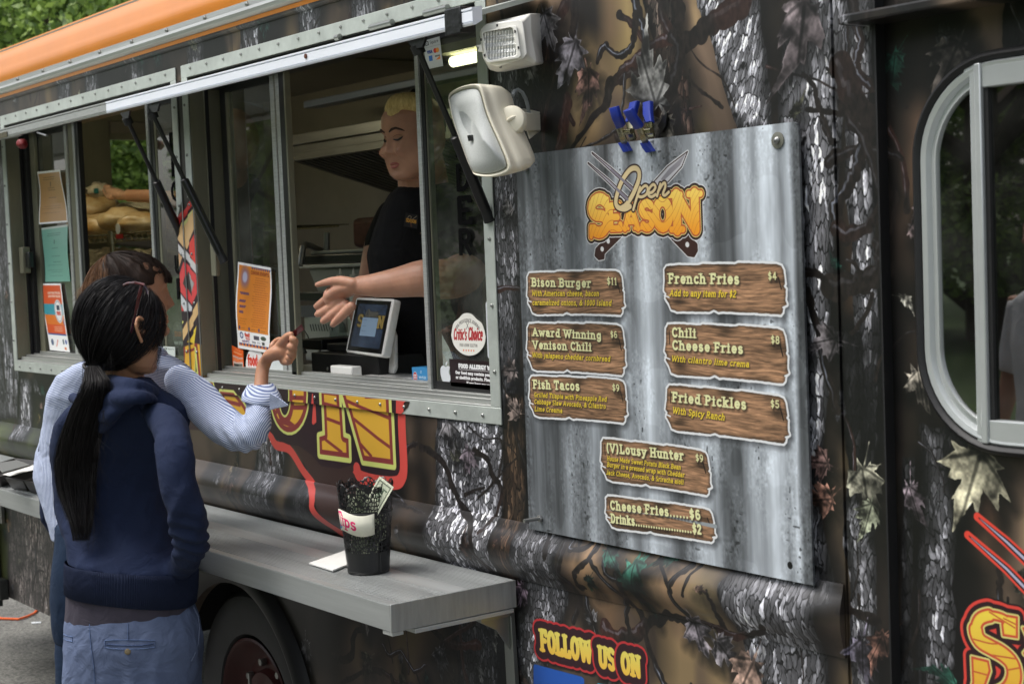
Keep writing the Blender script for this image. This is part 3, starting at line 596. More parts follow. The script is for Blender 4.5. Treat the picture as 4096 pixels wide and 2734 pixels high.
# colours of the lettering on the truck
CRE = (196, 204, 112); MAR = (128, 50, 48); YEL = (208, 162, 52); DRK = (40, 22, 28); RED = (200, 74, 66)
def paint_truck_letters(cv):
    z = lambda pts: zc(1000, 1450, 1.96, pts)
    # brown handle shape with its red outline, running down to the counter
    hand = z([(60, 610), (130, 520), (300, 640), (540, 1010), (620, 1180), (760, 1320), (900, 1500), (1250, 1500), (1050, 1000), (1180, 900), (1230, 270), (-400, 0), (-700, 900)])
    hand2 = z([(330, 640), (560, 1010), (640, 1170), (770, 1290), (1010, 1500), (930, 1100), (840, 880), (900, 860), (880, 500), (500, 250), (330, 500)])
    cv.line(curve(z([(40, 640), (125, 520), (200, 640), (310, 680), (420, 850), (550, 1020), (590, 1150), (680, 1260), (790, 1370)]), 5), [.012]+[.013]*40, RED)
    cv.poly(hand2, (56, 38, 34))
    cv.poly(z([(-900, -200), (-900, 480), (-100, 560), (40, 600), (125, 500), (210, 600), (300, 640), (380, 650), (480, 720), (560, 810), (700, 830), (840, 790), (870, 870), (960, 885), (1120, 908), (1170, 880), (1185, 820), (1165, 200), (1000, -200)]), DRK)
    cv.line(curve(z([(1195, 180), (1190, 300), (1190, 500), (1205, 800), (1190, 900), (1140, 940), (1000, 930), (865, 890), (838, 830)]), 5), .017, RED)
    cv.poly(z([(1160, 280), (1160, 400), (1200, 400), (1200, 330), (1235, 300), (1235, 270)]), RED)
    cv.poly(z([(500, 240), (485, 470), (495, 486), (520, 465), (515, 350), (508, 240)]), RED)
    cv.poly(z([(805, 855), (838, 805), (870, 870), (1120, 910), (1130, 975), (870, 950)]), RED)
    # N, left and right stems; slab foot
    def outl(P, lines, wm=.013, wc=.019):
        cv.poly(P, CRE, grow=wc-.008); cv.poly(P, MAR, grow=-.002); cv.poly(P, YEL, grow=-.015)
        w = cv.win(P)
        if w is None: return
        sl, X, Z = w; m = cv.d2a(sd_poly(P, X, Z)+.015)
        for l in lines: cv.comp(sl, MAR, cv.d2a(sd_line(z(l), .0045, X, Z))*m)
    outl(z([(560, 100), (570, 200), (585, 560), (540, 575), (545, 720), (780, 752), (775, 590), (735, 575), (712, 210), (705, 100)]),
         [[(570, 310), (720, 350)], [(585, 430), (720, 480)], [(590, 600), (720, 700)], [(580, 230), (700, 245)]])
    outl(z([(730, 130), (735, 240), (885, 770), (1128, 805), (1105, 290), (1105, 100)]),
         [[(760, 290), (870, 340), (1110, 440)], [(815, 440), (1000, 590), (1110, 670)], [(870, 640), (950, 730)], [(920, 265), (1100, 265)]])
    # O
    O = z(arc(310, 250, 150, 300, 0, 360, 30)); Oi = z(arc(272, 250, 42, 160, 0, 360, 24))
    cv.poly(O, CRE, grow=.006); cv.poly(O, MAR, grow=-.002)
    w = cv.win(O)
    if w is not None:
        sl, X, Z = w; do = sd_poly(O, X, Z)+.017; di = sd_poly(Oi, X, Z)
        m = cv.d2a(np.maximum(do, .024-di)); cv.comp(sl, YEL, m)
        for l in ([(290, 270), (470, 275)], [(300, 350), (470, 350)], [(300, 460), (350, 500)], [(160, 430), (330, 490)], [(210, 380), (160, 440)], [(120, 300), (230, 360)]): cv.comp(sl, MAR, cv.d2a(sd_line(z(l), .006, X, Z))*cv.d2a(do))
        cv.comp(sl, MAR, cv.d2a(di-.013)); cv.comp(sl, CRE, cv.d2a(di-.006)); cv.comp(sl, DRK, cv.d2a(di))
    # leftward letters (A, S) partly behind the customers
    q = lambda pts: zc(780, 1350, 5.593, pts)
    for P in (q([(-50, 1000), (430, 1000), (520, 1400), (560, 1700), (200, 1800), (-100, 1500)]), q([(600, 1200), (900, 1230), (1100, 1500), (1300, 1900), (800, 2200), (640, 1600)]), q([(-2600, 900), (-1500, 950), (-1400, 1900), (-2600, 1900)])):
        cv.poly(P, CRE, grow=.008); cv.poly(P, MAR); cv.poly(P, YEL, grow=-.013)
    for l in ([(180, 1080), (430, 1140)], [(430, 1290), (500, 1300)], [(700, 1420), (1000, 1500)], [(-2400, 1300), (-1500, 1500)]): cv.line(q(l), .006, MAR)
    # strip of lettering over the flanges between the two windows
    y = lambda pts: zc(640, 750, 2.09, pts)
    st = y([(130, 340), (165, 250), (300, 50), (420, 70), (420, 1700), (140, 1700)])
    cv.poly(st, (40, 24, 34))
    for P, c in (([(140, 330), (165, 240), (300, 60), (300, 130), (200, 260), (145, 380)], (196, 56, 52)),
                 ([(150, 420), (195, 290), (290, 180), (310, 320), (225, 520)], (208, 172, 122)), ([(190, 300), (285, 185), (285, 205), (205, 320)], (196, 196, 128)),
                 ([(240, 530), (250, 480), (310, 370), (330, 480), (325, 600), (320, 660)], (212, 66, 60)), ([(150, 450), (155, 520), (325, 730), (322, 650)], (196, 196, 196)),
                 ([(155, 530), (200, 580), (165, 700)], (196, 156, 116)), ([(210, 620), (320, 730), (335, 860), (275, 990), (170, 850), (165, 760)], (205, 66, 70)),
                 ([(205, 800), (235, 700), (300, 800), (265, 905)], (54, 50, 50)), ([(240, 710), (300, 800), (270, 900)], (150, 150, 150)), ([(175, 870), (270, 1000), (265, 1035), (215, 1035), (175, 960)], (190, 194, 196)),
                 ([(175, 940), (215, 1030), (180, 1035)], (196, 50, 50)), ([(190, 1210), (340, 930), (345, 1040), (195, 1300)], (204, 170, 118)), ([(190, 1110), (215, 1115), (190, 1160)], CRE),
                 ([(240, 1290), (320, 1150), (300, 1310)], (212, 186, 58)), ([(215, 1330), (290, 1300), (360, 1310), (360, 1700), (200, 1700)], YEL),
                 ([(205, 1330), (225, 1330), (215, 1700), (195, 1700)], MAR), ([(290, 1300), (325, 1300), (370, 1700), (340, 1700)], MAR), ([(300, 1330), (315, 1330), (335, 1560), (285, 1560)], CRE), ([(305, 1400), (322, 1540), (295, 1540)], (30, 26, 28)), ([(235, 1360), (300, 1330), (295, 1355), (235, 1385)], MAR)):
        cv.poly(y(P), c)
    # FOLLOW US ON, on its slope of the camera-side lettering
    f = lambda pts: zc(2000, 1900, 1.807, pts)
    a0 = f([(300, 1235)])[0]; a1 = f([(660, 1340)])[0]
    def word(t, p0, p1, h, ht):
        (x0, z0), (x1, z1) = f([p0])[0], f([p1])[0]; L = math.hypot(x1-x0, z1-z0); r = math.atan2(z1-z0, x1-x0)
        hh = abs(f([(p0[0], p0[1]-ht)])[0][1]-z0)
        R = text_d(cv, t, x0, z0, hh, L, th=.115, serif=.16, rot=r, margin=.03)
        if R is None: return
        sl, X, Z, d = R
        d = np.minimum(d, 9)
        cv.comp(sl, (12, 10, 12), cv.d2a(np.roll(np.roll(d, -4, 0), 4, 1)-.021, .004)); cv.comp(sl, (176, 44, 48), cv.d2a(d-.0215)); cv.comp(sl, (44, 18, 26), cv.d2a(d-.0165))
        cv.comp(sl, wood_fill(X, Z, (214, 200, 92), (226, 170, 56), z0-.02, z0+hh), cv.d2a(d-.001))
    word('FOLLOW', (296, 1262), (672, 1358), 1, 150); word('US', (716, 1380), (838, 1412), 1, 150); word('ON', (880, 1425), (1024, 1462), 1, 150)
    # social media tiles at the lower edge
    t = lambda pts: zc(2000, 1900, 1.807, pts)
    cv.poly(t([(242, 1375), (250, 1362), (590, 1452), (608, 1470), (612, 1700), (242, 1700)]), (30, 82, 168))
    cv.poly(t([(705, 1500), (1100, 1560), (1100, 1800), (705, 1800)]), (40, 172, 224))
    # lower right: fork outline and the large S, then the start of E
    c = lambda pts: zc(3100, 1734, 1.568, pts)
    for P in ([(1215, 530), (1400, 690), (1620, 900)], [(1155, 645), (1400, 860), (1640, 1110)]):
        cv.line(c(P), [.007, .009, .010], (216, 68, 54)); cv.line(c([(P[0][0]+10, P[0][1]+8)]+P[1:]), [.001, .0048, .006], (30, 26, 30)); cv.line(c([(P[0][0]+20, P[0][1]+16)]+P[1:]), [.0005, .0022, .003], (168, 168, 190))
    E_ = c([(1500, 1230), (1700, 1260), (1700, 1640), (1510, 1640), (1536, 1600), (1530, 1420), (1505, 1390), (1530, 1360), (1526, 1290)]); w = cv.win(c([(1100, 1040), (1750, 1040), (1750, 1800), (1100, 1800)]), .02)
    if w is not None:
        sl, X, Z = w; D = sd_line(c(curve([(1415, 1192), (1360, 1162), (1290, 1152), (1228, 1178), (1206, 1245), (1232, 1310), (1300, 1352), (1375, 1395), (1432, 1455), (1446, 1540), (1410, 1620), (1330, 1660), (1250, 1650), (1215, 1600)], 4)), [.0075]*8+[.0105]*8+[.0135]*30+[.010]*20, X, Z)
        for P in ([(1368, 1205), (1400, 1150), (1466, 1162), (1466, 1292), (1376, 1278)], [(1180, 1412), (1284, 1438), (1296, 1500), (1262, 1600), (1188, 1600)]): D = np.minimum(D, sd_poly(c(P), X, Z))
        DE = sd_poly(E_, X, Z); U = np.minimum(D, DE)
        for col, g in (((16, 14, 16), .0195), ((206, 64, 54), .017), ((42, 20, 24), .0115), ((206, 204, 120), .0042), ((190, 76, 50), .0012)): cv.comp(sl, col, cv.d2a(U-g))
        m = cv.d2a(U+.0028); z0, z1_ = c([(1300, 1640)])[0][1], c([(1300, 1150)])[0][1]; cv.comp(sl, wood_fill(X, Z, (226, 200, 70), (212, 158, 50), z0, z1_), m)
        for l in ([(1290, 1130), (1450, 1230)], [(1190, 1300), (1310, 1330), (1400, 1320)], [(1300, 1400), (1490, 1430)], [(1380, 1500), (1490, 1480)], [(1180, 1500), (1290, 1530)], [(1380, 1170), (1460, 1210)], [(1500, 1330), (1700, 1300)]): cv.comp(sl, (176, 74, 46), cv.d2a(sd_line(curve(c(l), 4), .0011, X, Z))*m)

def paint_board(cv):
    """corrugated-iron picture, logo and wooden plaques; canvas in plane coordinates"""
    X, Z = np.meshgrid(cv.x0+(np.arange(cv.W, dtype=np.float32)+.5)/cv.ppm, cv.z0+(np.arange(cv.H, dtype=np.float32)+.5)/cv.ppm)
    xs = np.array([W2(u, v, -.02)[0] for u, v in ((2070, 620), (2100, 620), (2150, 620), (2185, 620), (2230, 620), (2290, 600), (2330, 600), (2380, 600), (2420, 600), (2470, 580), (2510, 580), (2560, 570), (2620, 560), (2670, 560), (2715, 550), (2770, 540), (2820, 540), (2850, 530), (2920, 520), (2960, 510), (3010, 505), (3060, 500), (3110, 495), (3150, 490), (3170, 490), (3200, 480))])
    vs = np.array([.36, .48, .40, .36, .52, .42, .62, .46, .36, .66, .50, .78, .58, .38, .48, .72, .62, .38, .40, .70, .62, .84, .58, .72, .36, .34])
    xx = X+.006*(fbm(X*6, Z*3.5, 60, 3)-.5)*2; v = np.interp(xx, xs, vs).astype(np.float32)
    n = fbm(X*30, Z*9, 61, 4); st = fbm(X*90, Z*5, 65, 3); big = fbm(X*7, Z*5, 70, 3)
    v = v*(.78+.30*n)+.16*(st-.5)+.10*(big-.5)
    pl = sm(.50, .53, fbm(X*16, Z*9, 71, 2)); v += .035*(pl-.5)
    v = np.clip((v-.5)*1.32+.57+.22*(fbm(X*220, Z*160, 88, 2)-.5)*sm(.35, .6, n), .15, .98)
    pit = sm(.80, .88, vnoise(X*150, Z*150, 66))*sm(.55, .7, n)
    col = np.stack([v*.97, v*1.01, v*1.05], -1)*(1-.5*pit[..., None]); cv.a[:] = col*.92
    zb = lambda pts: [tuple(W2(2000+a/1.5677, 450+b/1.568, -.02)) for a, b in pts]
    z2 = lambda pts: [tuple(W2(2000+a/1.5677, 1350+b/1.568, -.02)) for a, b in pts]
    WH = (214, 216, 218); BK = (46, 28, 26)
    # knife and fork
    fork = [[(578, 255), (700, 360), (830, 480)], [(553, 318), (680, 430), (800, 545)]]
    for c_, g in ((WH, .0030), (BK, .0015), ((150, 148, 158), -.0006)):
        for f in fork: cv.line(zb(f), [.0008+g, .0028+g, .0036+g], c_)
    blade = zb([(1176, 246), (1140, 340), (1060, 430), (1000, 480), (960, 440), (1050, 340)])
    cv.poly(blade, WH, grow=.0032); cv.poly(blade, BK, grow=.0014); cv.poly(blade, (178, 178, 182), grow=-.001); cv.poly(zb([(1170, 252), (1130, 335), (1030, 430), (1000, 425), (1060, 350)]), (128, 126, 132), grow=-.001)
    for h_, dots in (([(720, 740), (770, 760), (650, 880), (648, 910), (620, 915), (600, 895), (605, 860)], [(714, 764), (678, 806), (640, 856)]), ([(1040, 745), (1100, 700), (1230, 830), (1232, 865), (1215, 895), (1180, 890)], [(1118, 778), (1174, 828)])):
        cv.poly(zb(h_), WH, grow=.0055); cv.poly(zb(h_), (54, 32, 28), grow=.004)
        for dd in dots: cv.line(zb([dd, (dd[0]+1, dd[1]+1)]), .005, (206, 206, 206))
    # SEASON: each letter traced in its own slot, larger S and N
    D = None; full = cv.win(zb([(540, 460), (1290, 460), (1290, 800), (540, 800)]), .02); sl, Xf, Zf = full
    D = np.full(Xf.shape, 9., np.float32)
    def slot(ch, p0, p1, top, th, sf=.17):
        nonlocal D
        (x0, z0), (x1, z1) = zb([p0])[0], zb([p1])[0]; (xt, zt) = zb([top])[0]; h = zt-z0; wd = x1-x0; G_ = GL[ch]; sl_ = (z1-z0)/wd
        def T(p): a = (p[0]/G_[0]); return (x0+a*wd, z0+a*wd*sl_+(.07+p[1]*.86)*h)
        for s_ in G_[1]: D = np.minimum(D, sd_line([T(p) for p in s_], th, Xf, Zf))
        for p in G_[2]: D = np.minimum(D, sd_line([T((p[0]-sf, p[1])), T((p[0]+sf, p[1]))], th*.62, Xf, Zf))
    slot('S', (560, 780), (690, 760), (560, 535), .0135); D = np.minimum(D, sd_line(zb([(572, 775), (572, 720)]), .008, Xf, Zf)); D = np.minimum(D, sd_line(zb([(672, 545), (672, 615)]), .008, Xf, Zf))
    slot('E', (678, 742), (768, 738), (678, 575), .0088, .2); slot('A', (770, 740), (880, 738), (770, 575), .0088, .16); slot('S', (878, 738), (968, 732), (878, 560), .0102); slot('O', (962, 738), (1085, 730), (962, 548), .0118)
    slot('N', (1078, 752), (1268, 748), (1078, 500), .0132, .15)
    for o, c_ in ((.0088, WH), (.0072, BK), (.0024, (214, 206, 126)), (.0010, (170, 84, 50))): cv.comp(sl, c_, cv.d2a(D-o))
    z0 = zb([(900, 760)])[0][1]; z1_ = zb([(900, 520)])[0][1]; inside = cv.d2a(D+.0022)
    cv.comp(sl, wood_fill(Xf, Zf, (232, 200, 96), (226, 148, 38), z0, z1_), inside)
    cr = np.abs(np.sin(Zf*165+14*np.sin(Xf*22)+5*vnoise(Xf*25, Zf*14, 77))); cv.comp(sl, (168, 88, 46), inside*sm(.13, .05, cr)*.85)
    # Open, in script
    S = [curve([(815, 590), (780, 606), (735, 590), (728, 540), (760, 440), (810, 365), (850, 350), (872, 375), (868, 430), (830, 520), (790, 580), (760, 600)], 5),
         curve([(836, 610), (850, 560), (878, 470)], 4), curve([(872, 500), (905, 462), (925, 470), (920, 510), (890, 530), (866, 525)], 4),
         curve([(925, 505), (955, 500), (975, 470), (960, 452), (935, 480), (930, 515), (950, 530), (975, 515)], 4), curve([(985, 525), (1005, 450)], 3), curve([(990, 500), (1020, 450), (1035, 445), (1036, 470), (1022, 510), (1035, 520), (1058, 500)], 4)]
    Sw = [.0052, .0032, .003, .003, .003, .003]
    for g, c_ in ((.0042, BK), (0, (202, 184, 142))):
        for s_, w_ in zip(S, Sw): cv.line(zb(s_), w_+g*.75, c_)
    for a, b in (([(700, 360), (830, 480)], .0028), ([(730, 478), (800, 545)], .003)): cv.line(zb(a), b, (120, 116, 128)); 
    # plaques
    def plaque(quad, f, seed):
        tl, tr, br, bl = [np.array(q) for q in f(quad)]
        def B(s, t): return tuple((tl*(1-s)+tr*s)*(1-t)+(bl*(1-s)+br*s)*t)
        r = np.random.RandomState(5)
        e = [(.0, .10), (.02, .02), (.12, .0), (.30, .012), (.33, -.01), (.6, .005), (.63, -.02), (.93, .01), (.97, .05), (.985, .14), (.995, .4), (.985, .45), (1.0, .5), (.995, .72), (1.005, .8), (.98, .85), (.975, .95), (.96, 1.0), (.8, .985), (.5, .975), (.46, .985), (.42, .94), (.38, .985), (.1, 1.0), (.05, .96), (.03, .84), (.0, .72), (.01, .62), (-.01, .55), (.0, .35)]
        P = [B(*p) for p in e]; w = cv.win(P, .02); s_, Xp, Zp = w; d = sd_poly(P, Xp, Zp)+.0015*(fbm(Xp*120, Zp*120, 80+seed, 2)-.5)
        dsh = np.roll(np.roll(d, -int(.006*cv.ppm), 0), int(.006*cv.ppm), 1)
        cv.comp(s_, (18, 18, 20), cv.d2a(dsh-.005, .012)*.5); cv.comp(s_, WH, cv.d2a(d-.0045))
        sl_ = (tr[1]-tl[1])/(tr[0]-tl[0]); Zr = Zp-sl_*(Xp-tl[0]); xr = (Xp-tl[0]); 
        gr = fbm(xr*34+2.5*fbm(xr*5, Zr*20, 90+seed, 2), Zr*420+7*fbm(xr*9, Zr*14, 91+seed, 2), 92+seed, 4); bg = fbm(xr*7, Zr*40, 95+seed, 2)
        kn = sum(np.exp(-(((Xp-kx)/.02)**2+((Zp-kz)/.008)**2)) for kx, kz in (B(.52, .1), B(.93, .36), B(.12, .8)))
        v_ = (.56+.62*(gr-.5)+.22*(bg-.5))*(1-.5*np.clip(kn, 0, 1)); v_ = np.clip(v_, .12, .85)[..., None]
        colw = np.array([.86, .66, .50])*v_*1.12
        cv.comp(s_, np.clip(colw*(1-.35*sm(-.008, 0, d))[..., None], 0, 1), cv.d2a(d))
        cv.line([B(-.01, .66), B(.035, .7)], .0015, WH); cv.line([B(1.0, .83), B(.975, .86)], .0015, WH); cv.line([B(.945, .28), B(.965, .5)], .0014, (26, 16, 12)); cv.line([B(.03, .15), B(.035, .4)], .0012, (36, 22, 16))
        return B
    def ln(f, t, p0, p1, h, kind):
        (x0, z0), (x1, z1) = f([p0])[0], f([p1])[0]; L = math.hypot(x1-x0, z1-z0); r = math.atan2(z1-z0, x1-x0); hh = abs(f([(p0[0], p0[1]-h)])[0][1]-z0)
        if kind == 'h': text(cv, t, x0, z0, hh, (216, 216, 164), L, th=.128, serif=.17, rot=r, shadow=.003, sp=.13)
        elif kind == 'p': text(cv, t, x0, z0, hh, (214, 214, 160), L, th=.085, serif=.11, rot=r, shadow=.0028)
        else: text(cv, t, x0, z0, hh, (224, 196, 58), L, th=.092, serif=.10, rot=r, slant=.2, shadow=.0018)
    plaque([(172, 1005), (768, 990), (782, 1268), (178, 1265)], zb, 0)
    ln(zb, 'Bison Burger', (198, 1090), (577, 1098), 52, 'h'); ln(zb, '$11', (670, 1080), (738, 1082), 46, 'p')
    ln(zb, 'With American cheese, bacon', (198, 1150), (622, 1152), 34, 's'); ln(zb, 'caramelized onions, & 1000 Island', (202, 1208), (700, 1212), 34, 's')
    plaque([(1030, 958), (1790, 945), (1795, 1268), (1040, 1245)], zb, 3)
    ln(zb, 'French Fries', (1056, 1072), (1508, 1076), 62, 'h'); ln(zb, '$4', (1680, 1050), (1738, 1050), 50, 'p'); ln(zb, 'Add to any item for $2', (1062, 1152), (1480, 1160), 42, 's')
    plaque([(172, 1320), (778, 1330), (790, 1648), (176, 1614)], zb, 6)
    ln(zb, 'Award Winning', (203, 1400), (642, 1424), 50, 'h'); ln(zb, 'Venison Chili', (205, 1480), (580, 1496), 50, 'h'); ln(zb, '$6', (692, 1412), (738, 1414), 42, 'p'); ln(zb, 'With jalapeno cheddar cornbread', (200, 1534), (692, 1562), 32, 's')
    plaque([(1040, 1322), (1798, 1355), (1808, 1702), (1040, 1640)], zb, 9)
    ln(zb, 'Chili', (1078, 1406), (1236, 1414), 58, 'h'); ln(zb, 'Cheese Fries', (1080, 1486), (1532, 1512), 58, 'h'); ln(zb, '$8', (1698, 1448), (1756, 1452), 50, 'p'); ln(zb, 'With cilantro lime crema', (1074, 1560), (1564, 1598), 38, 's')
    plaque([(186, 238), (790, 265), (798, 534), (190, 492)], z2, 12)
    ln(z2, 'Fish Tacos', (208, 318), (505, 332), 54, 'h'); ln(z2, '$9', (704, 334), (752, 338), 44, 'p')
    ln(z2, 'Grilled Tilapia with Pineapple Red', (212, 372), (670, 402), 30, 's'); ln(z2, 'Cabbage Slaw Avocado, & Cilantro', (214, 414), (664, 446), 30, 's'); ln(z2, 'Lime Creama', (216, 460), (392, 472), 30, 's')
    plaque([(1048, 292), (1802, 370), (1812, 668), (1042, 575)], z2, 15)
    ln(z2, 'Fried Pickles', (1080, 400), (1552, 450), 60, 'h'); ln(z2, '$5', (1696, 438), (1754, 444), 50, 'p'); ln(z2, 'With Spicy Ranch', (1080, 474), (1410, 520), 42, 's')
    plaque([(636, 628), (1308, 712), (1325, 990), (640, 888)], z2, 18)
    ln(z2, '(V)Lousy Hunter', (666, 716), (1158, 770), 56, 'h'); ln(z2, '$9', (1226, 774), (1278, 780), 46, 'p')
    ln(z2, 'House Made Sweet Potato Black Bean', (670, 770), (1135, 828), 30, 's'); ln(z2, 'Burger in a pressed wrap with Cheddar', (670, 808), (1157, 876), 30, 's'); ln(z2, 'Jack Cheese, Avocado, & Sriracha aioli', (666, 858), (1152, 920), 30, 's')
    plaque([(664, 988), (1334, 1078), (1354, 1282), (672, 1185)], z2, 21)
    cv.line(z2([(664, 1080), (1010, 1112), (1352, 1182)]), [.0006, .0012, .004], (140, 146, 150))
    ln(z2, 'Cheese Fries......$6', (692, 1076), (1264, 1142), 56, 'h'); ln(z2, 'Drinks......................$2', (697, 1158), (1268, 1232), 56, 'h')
    cv.line(z2([(1818, 1424), (1819, 1428)]), .006, (12, 12, 12))
# ---------------------------------------------------------------- materials used below
alu = mat('brushed_aluminium', (188, 190, 188), .42, .55, .18, 30, .12, 300, (1, 1, 12))
alu_x = mat('worn_aluminium', (176, 178, 174), .40, .6, .22, 14, .15, 260, (.12, 6, 6))
flange_m = mat('flange_aluminium', (190, 196, 190), .48, .4, .14, 12, .1, 120)
olive = mat('dull_jamb_metal', (128, 126, 108), .5, .5, .15, 8, .1, 80, (1, 1, .3))
white_alu = mat('white_anodised_rail', (236, 240, 248), .4, .05, .06, 16, .05, 200, (.15, 1, 1))
black_r = mat('black_rubber', (24, 24, 25), .55, 0, .15, 20, .1, 90)
black_s = mat('black_steel', (20, 20, 21), .32, 0, .1, 20)
orange_m = mat('orange_roof_paint', (224, 136, 46), .34, 0, .06, 3, .05, 10, (1, 1, 1), .3)
inner_m = mat('interior_panel', (118, 113, 102), .5, 0., .12, 5, .05, 30)
ceil_m = mat('interior_ceiling', (134, 129, 116), .6, 0, .08, 3)
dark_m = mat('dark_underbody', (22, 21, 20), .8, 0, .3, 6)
steel_m = mat('stainless_steel', (150, 150, 148), .34, .8, .15, 5, .06, 60, (1, 1, 8))
win_glass = glass('window_glass', dust=.05, boost=1.9); tint_glass = glass('tinted_glass', (70, 88, 80), 1.6, .02, 4.5)
screw_m = mat('zinc_screw', (150, 152, 148), .35, .9)

# ---------------------------------------------------------------- the truck
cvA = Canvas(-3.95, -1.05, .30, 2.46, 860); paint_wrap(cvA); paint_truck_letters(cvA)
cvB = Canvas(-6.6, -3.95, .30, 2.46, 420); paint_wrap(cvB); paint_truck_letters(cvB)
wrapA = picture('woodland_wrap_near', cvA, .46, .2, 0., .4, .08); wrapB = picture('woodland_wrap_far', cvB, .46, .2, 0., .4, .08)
truck = empty('food_truck', (-4.1, 1.0, 0), 'food truck wrapped in dark woodland camouflage with bark and leaves, orange roof edge', 'food truck')
BOT, TOP = .43, 2.40; XM = -3.95
W1 = (-5.915, -4.41, 1.39, 2.287); W2r = (-4.294, -2.815, 1.39, 2.287)      # clear openings x0, x1, z0, z1
X3, X4 = -1.795, -1.70                                                         # vertical seams
AC = (-4.16, .38); AR = .412
arch = [(AC[0]+AR*math.cos(math.radians(a)), AC[1]+AR*math.sin(math.radians(a))) for a in np.linspace(180-7, 7, 33)]
arch = [p for p in arch if p[1] > BOT]
def wallpart(x0, x1, cv, m, y=0., t=.03, arch_=None, hole=None, z0=BOT, z1=TOP):
    out = [(x0, z0)]+([p for p in arch_ if x0 < p[0] < x1] if arch_ else [])+[(x1, z0), (x1, z1), (x0, z1)]
    return out
def wall_obj(out, holes, cv, m, y=0., t=.03):
    o = holed(out, holes, y, t).build('side_panel', m, truck); return uv_plane(o, cv_uv(cv))
# panel B (far, x<-3.95) and panel A (near); the openings are cut where the two prints meet at XM
zt = AC[1]+math.sqrt(AR**2-(XM-AC[0])**2)
leftarch = [p for p in arch if p[0] < XM]
ax0 = AC[0]-math.sqrt(AR**2-(BOT-AC[1])**2); ax1 = AC[0]+math.sqrt(AR**2-(BOT-AC[1])**2)
wall_obj([(-6.9, BOT), (ax0, BOT)]+leftarch+[(XM, zt), (XM, W2r[2]), (W2r[0], W2r[2]), (W2r[0], W2r[3]), (XM, W2r[3]), (XM, TOP), (-6.9, TOP)], [rect(*W1)], cvB, wrapB)
ra = [p for p in arch if p[0] > XM]
wall_obj([(XM, zt)]+ra+[(ax1, BOT), (X3, BOT), (X3, TOP), (XM, TOP), (XM, W2r[3]), (W2r[1], W2r[3]), (W2r[1], W2r[2]), (XM, W2r[2])], [], cvA, wrapA)
wall_obj([(X3+.002, BOT), (X4, BOT), (X4, TOP), (X3+.002, TOP)], [], cvA, wrapA, .004)
SW = (-1.632, -.85, 1.390, 2.014)
wall_obj([(X4, BOT), (-.7, BOT), (-.7, TOP), (X4, TOP)], [rrect(SW[0]+.012, SW[1]-.012, SW[2]+.012, SW[3]-.012, .15)], cvA, wrapA, .022)
MB().box(X4-.002, X4+.0015, -.001, .03, BOT, TOP).build('seam_strip', black_r, truck)
# ledge above the right-hand panel, with rounded lower front edge
lz0, lz1 = at(3430, 110)[2], at(3430, 78)[2]
o = MB().box(-1.735, -.7, -.05, .0215, lz0, lz1+.004).build('drip_ledge', wrapA, truck, bevel=.004); uv_plane(o, cv_uv(cvA))
# rub rail: rounded bulge with a ledge line above and below
def extr(name, x0, x1, prof, m, cv=None, parent=truck, nx=1, smooth=True, cap=True, bevel=0):
    rings = [[(x0+(x1-x0)*i/nx, p[0], p[1]) for p in prof] for i in range(nx+1)]
    o = MB().loft(rings, True, cap).build(name, m, parent, smooth=smooth, bevel=bevel)
    if cv: uv_plane(o, cv_uv(cv))
    return o
zr = at(2400, 2372, -.03)[2]; RZ0, RZ1 = 1.028, 1.126
prof = [(-.004, RZ0-.016), (-.008, RZ0-.010), (-.012, RZ0)]+[(-.010-.027*math.sin(math.pi*i/12)**.8, RZ0+(RZ1-RZ0)*i/12) for i in range(1, 12)]+[(-.012, RZ1), (-.008, RZ1+.010), (-.004, RZ1+.016), (.002, RZ1+.016), (.002, RZ0-.016)]
extr('rub_rail', -6.9, XM, prof, wrapB, cvB); pe = [[(x, p[0]*k+(-.004)*(1-k), p[1]) for p in prof] for x, k in ((XM, 1), (X3-.10, 1), (X3-.05, .93), (X3-.02, .7), (X3-.002, .35))]; uv_plane(MB().loft(pe).build('rub_rail', wrapA, truck, smooth=True), cv_uv(cvA))
extr('upper_bead', -6.9, XM, [(-.004, 2.378), (-.012, 2.384), (-.012, 2.392), (-.002, 2.398), (.002, 2.398), (.002, 2.378)], wrapB, cvB)
extr('upper_bead', XM, X3, [(-.004, 2.378), (-.012, 2.384), (-.012, 2.392), (-.002, 2.398), (.002, 2.398), (.002, 2.378)], wrapA, cvA)
# flange band just under the roof gutter, then gutter and curved orange roof
extr('roof_gutter', -6.9, -.7, [(.0, 2.402), (-.018, 2.402), (-.030, 2.408), (-.034, 2.417), (-.030, 2.426), (-.014, 2.428), (-.012, 2.448), (.0, 2.448)], alu_x, nx=4)
extr('orange_trim', -6.9, -.7, [(-.001, 2.388), (-.013, 2.390), (-.014, 2.401), (-.001, 2.401)], orange_m)
rp = [(-.004, 2.440)]+[(.001-.006*math.sin(math.pi*i/5), 2.449+.012*i) for i in range(6)]+[(.0+.16*(1-math.cos(math.radians(a))), 2.51+.11*math.sin(math.radians(a))) for a in range(10, 95, 8)]+[(1.0, 2.66), (1.9, 2.63), (2.05, 2.52), (2.05, 2.44)]
mb = MB(); rq = rp+[(p[0]*.99+.012, p[1]-.015) for p in rp[::-1]]; mb.loft([[(x, p[0], p[1]) for p in rq] for x in (-6.9, -.7)]).build('roof', orange_m, truck, smooth=True)
b = MB()
for i in range(24): b.disc((-6.75+i*.262, -.012, 2.438), (0, -1, 0), .0075, .006, 6, .002)
b.build('gutter_bolts', screw_m, truck, kind='stuff')

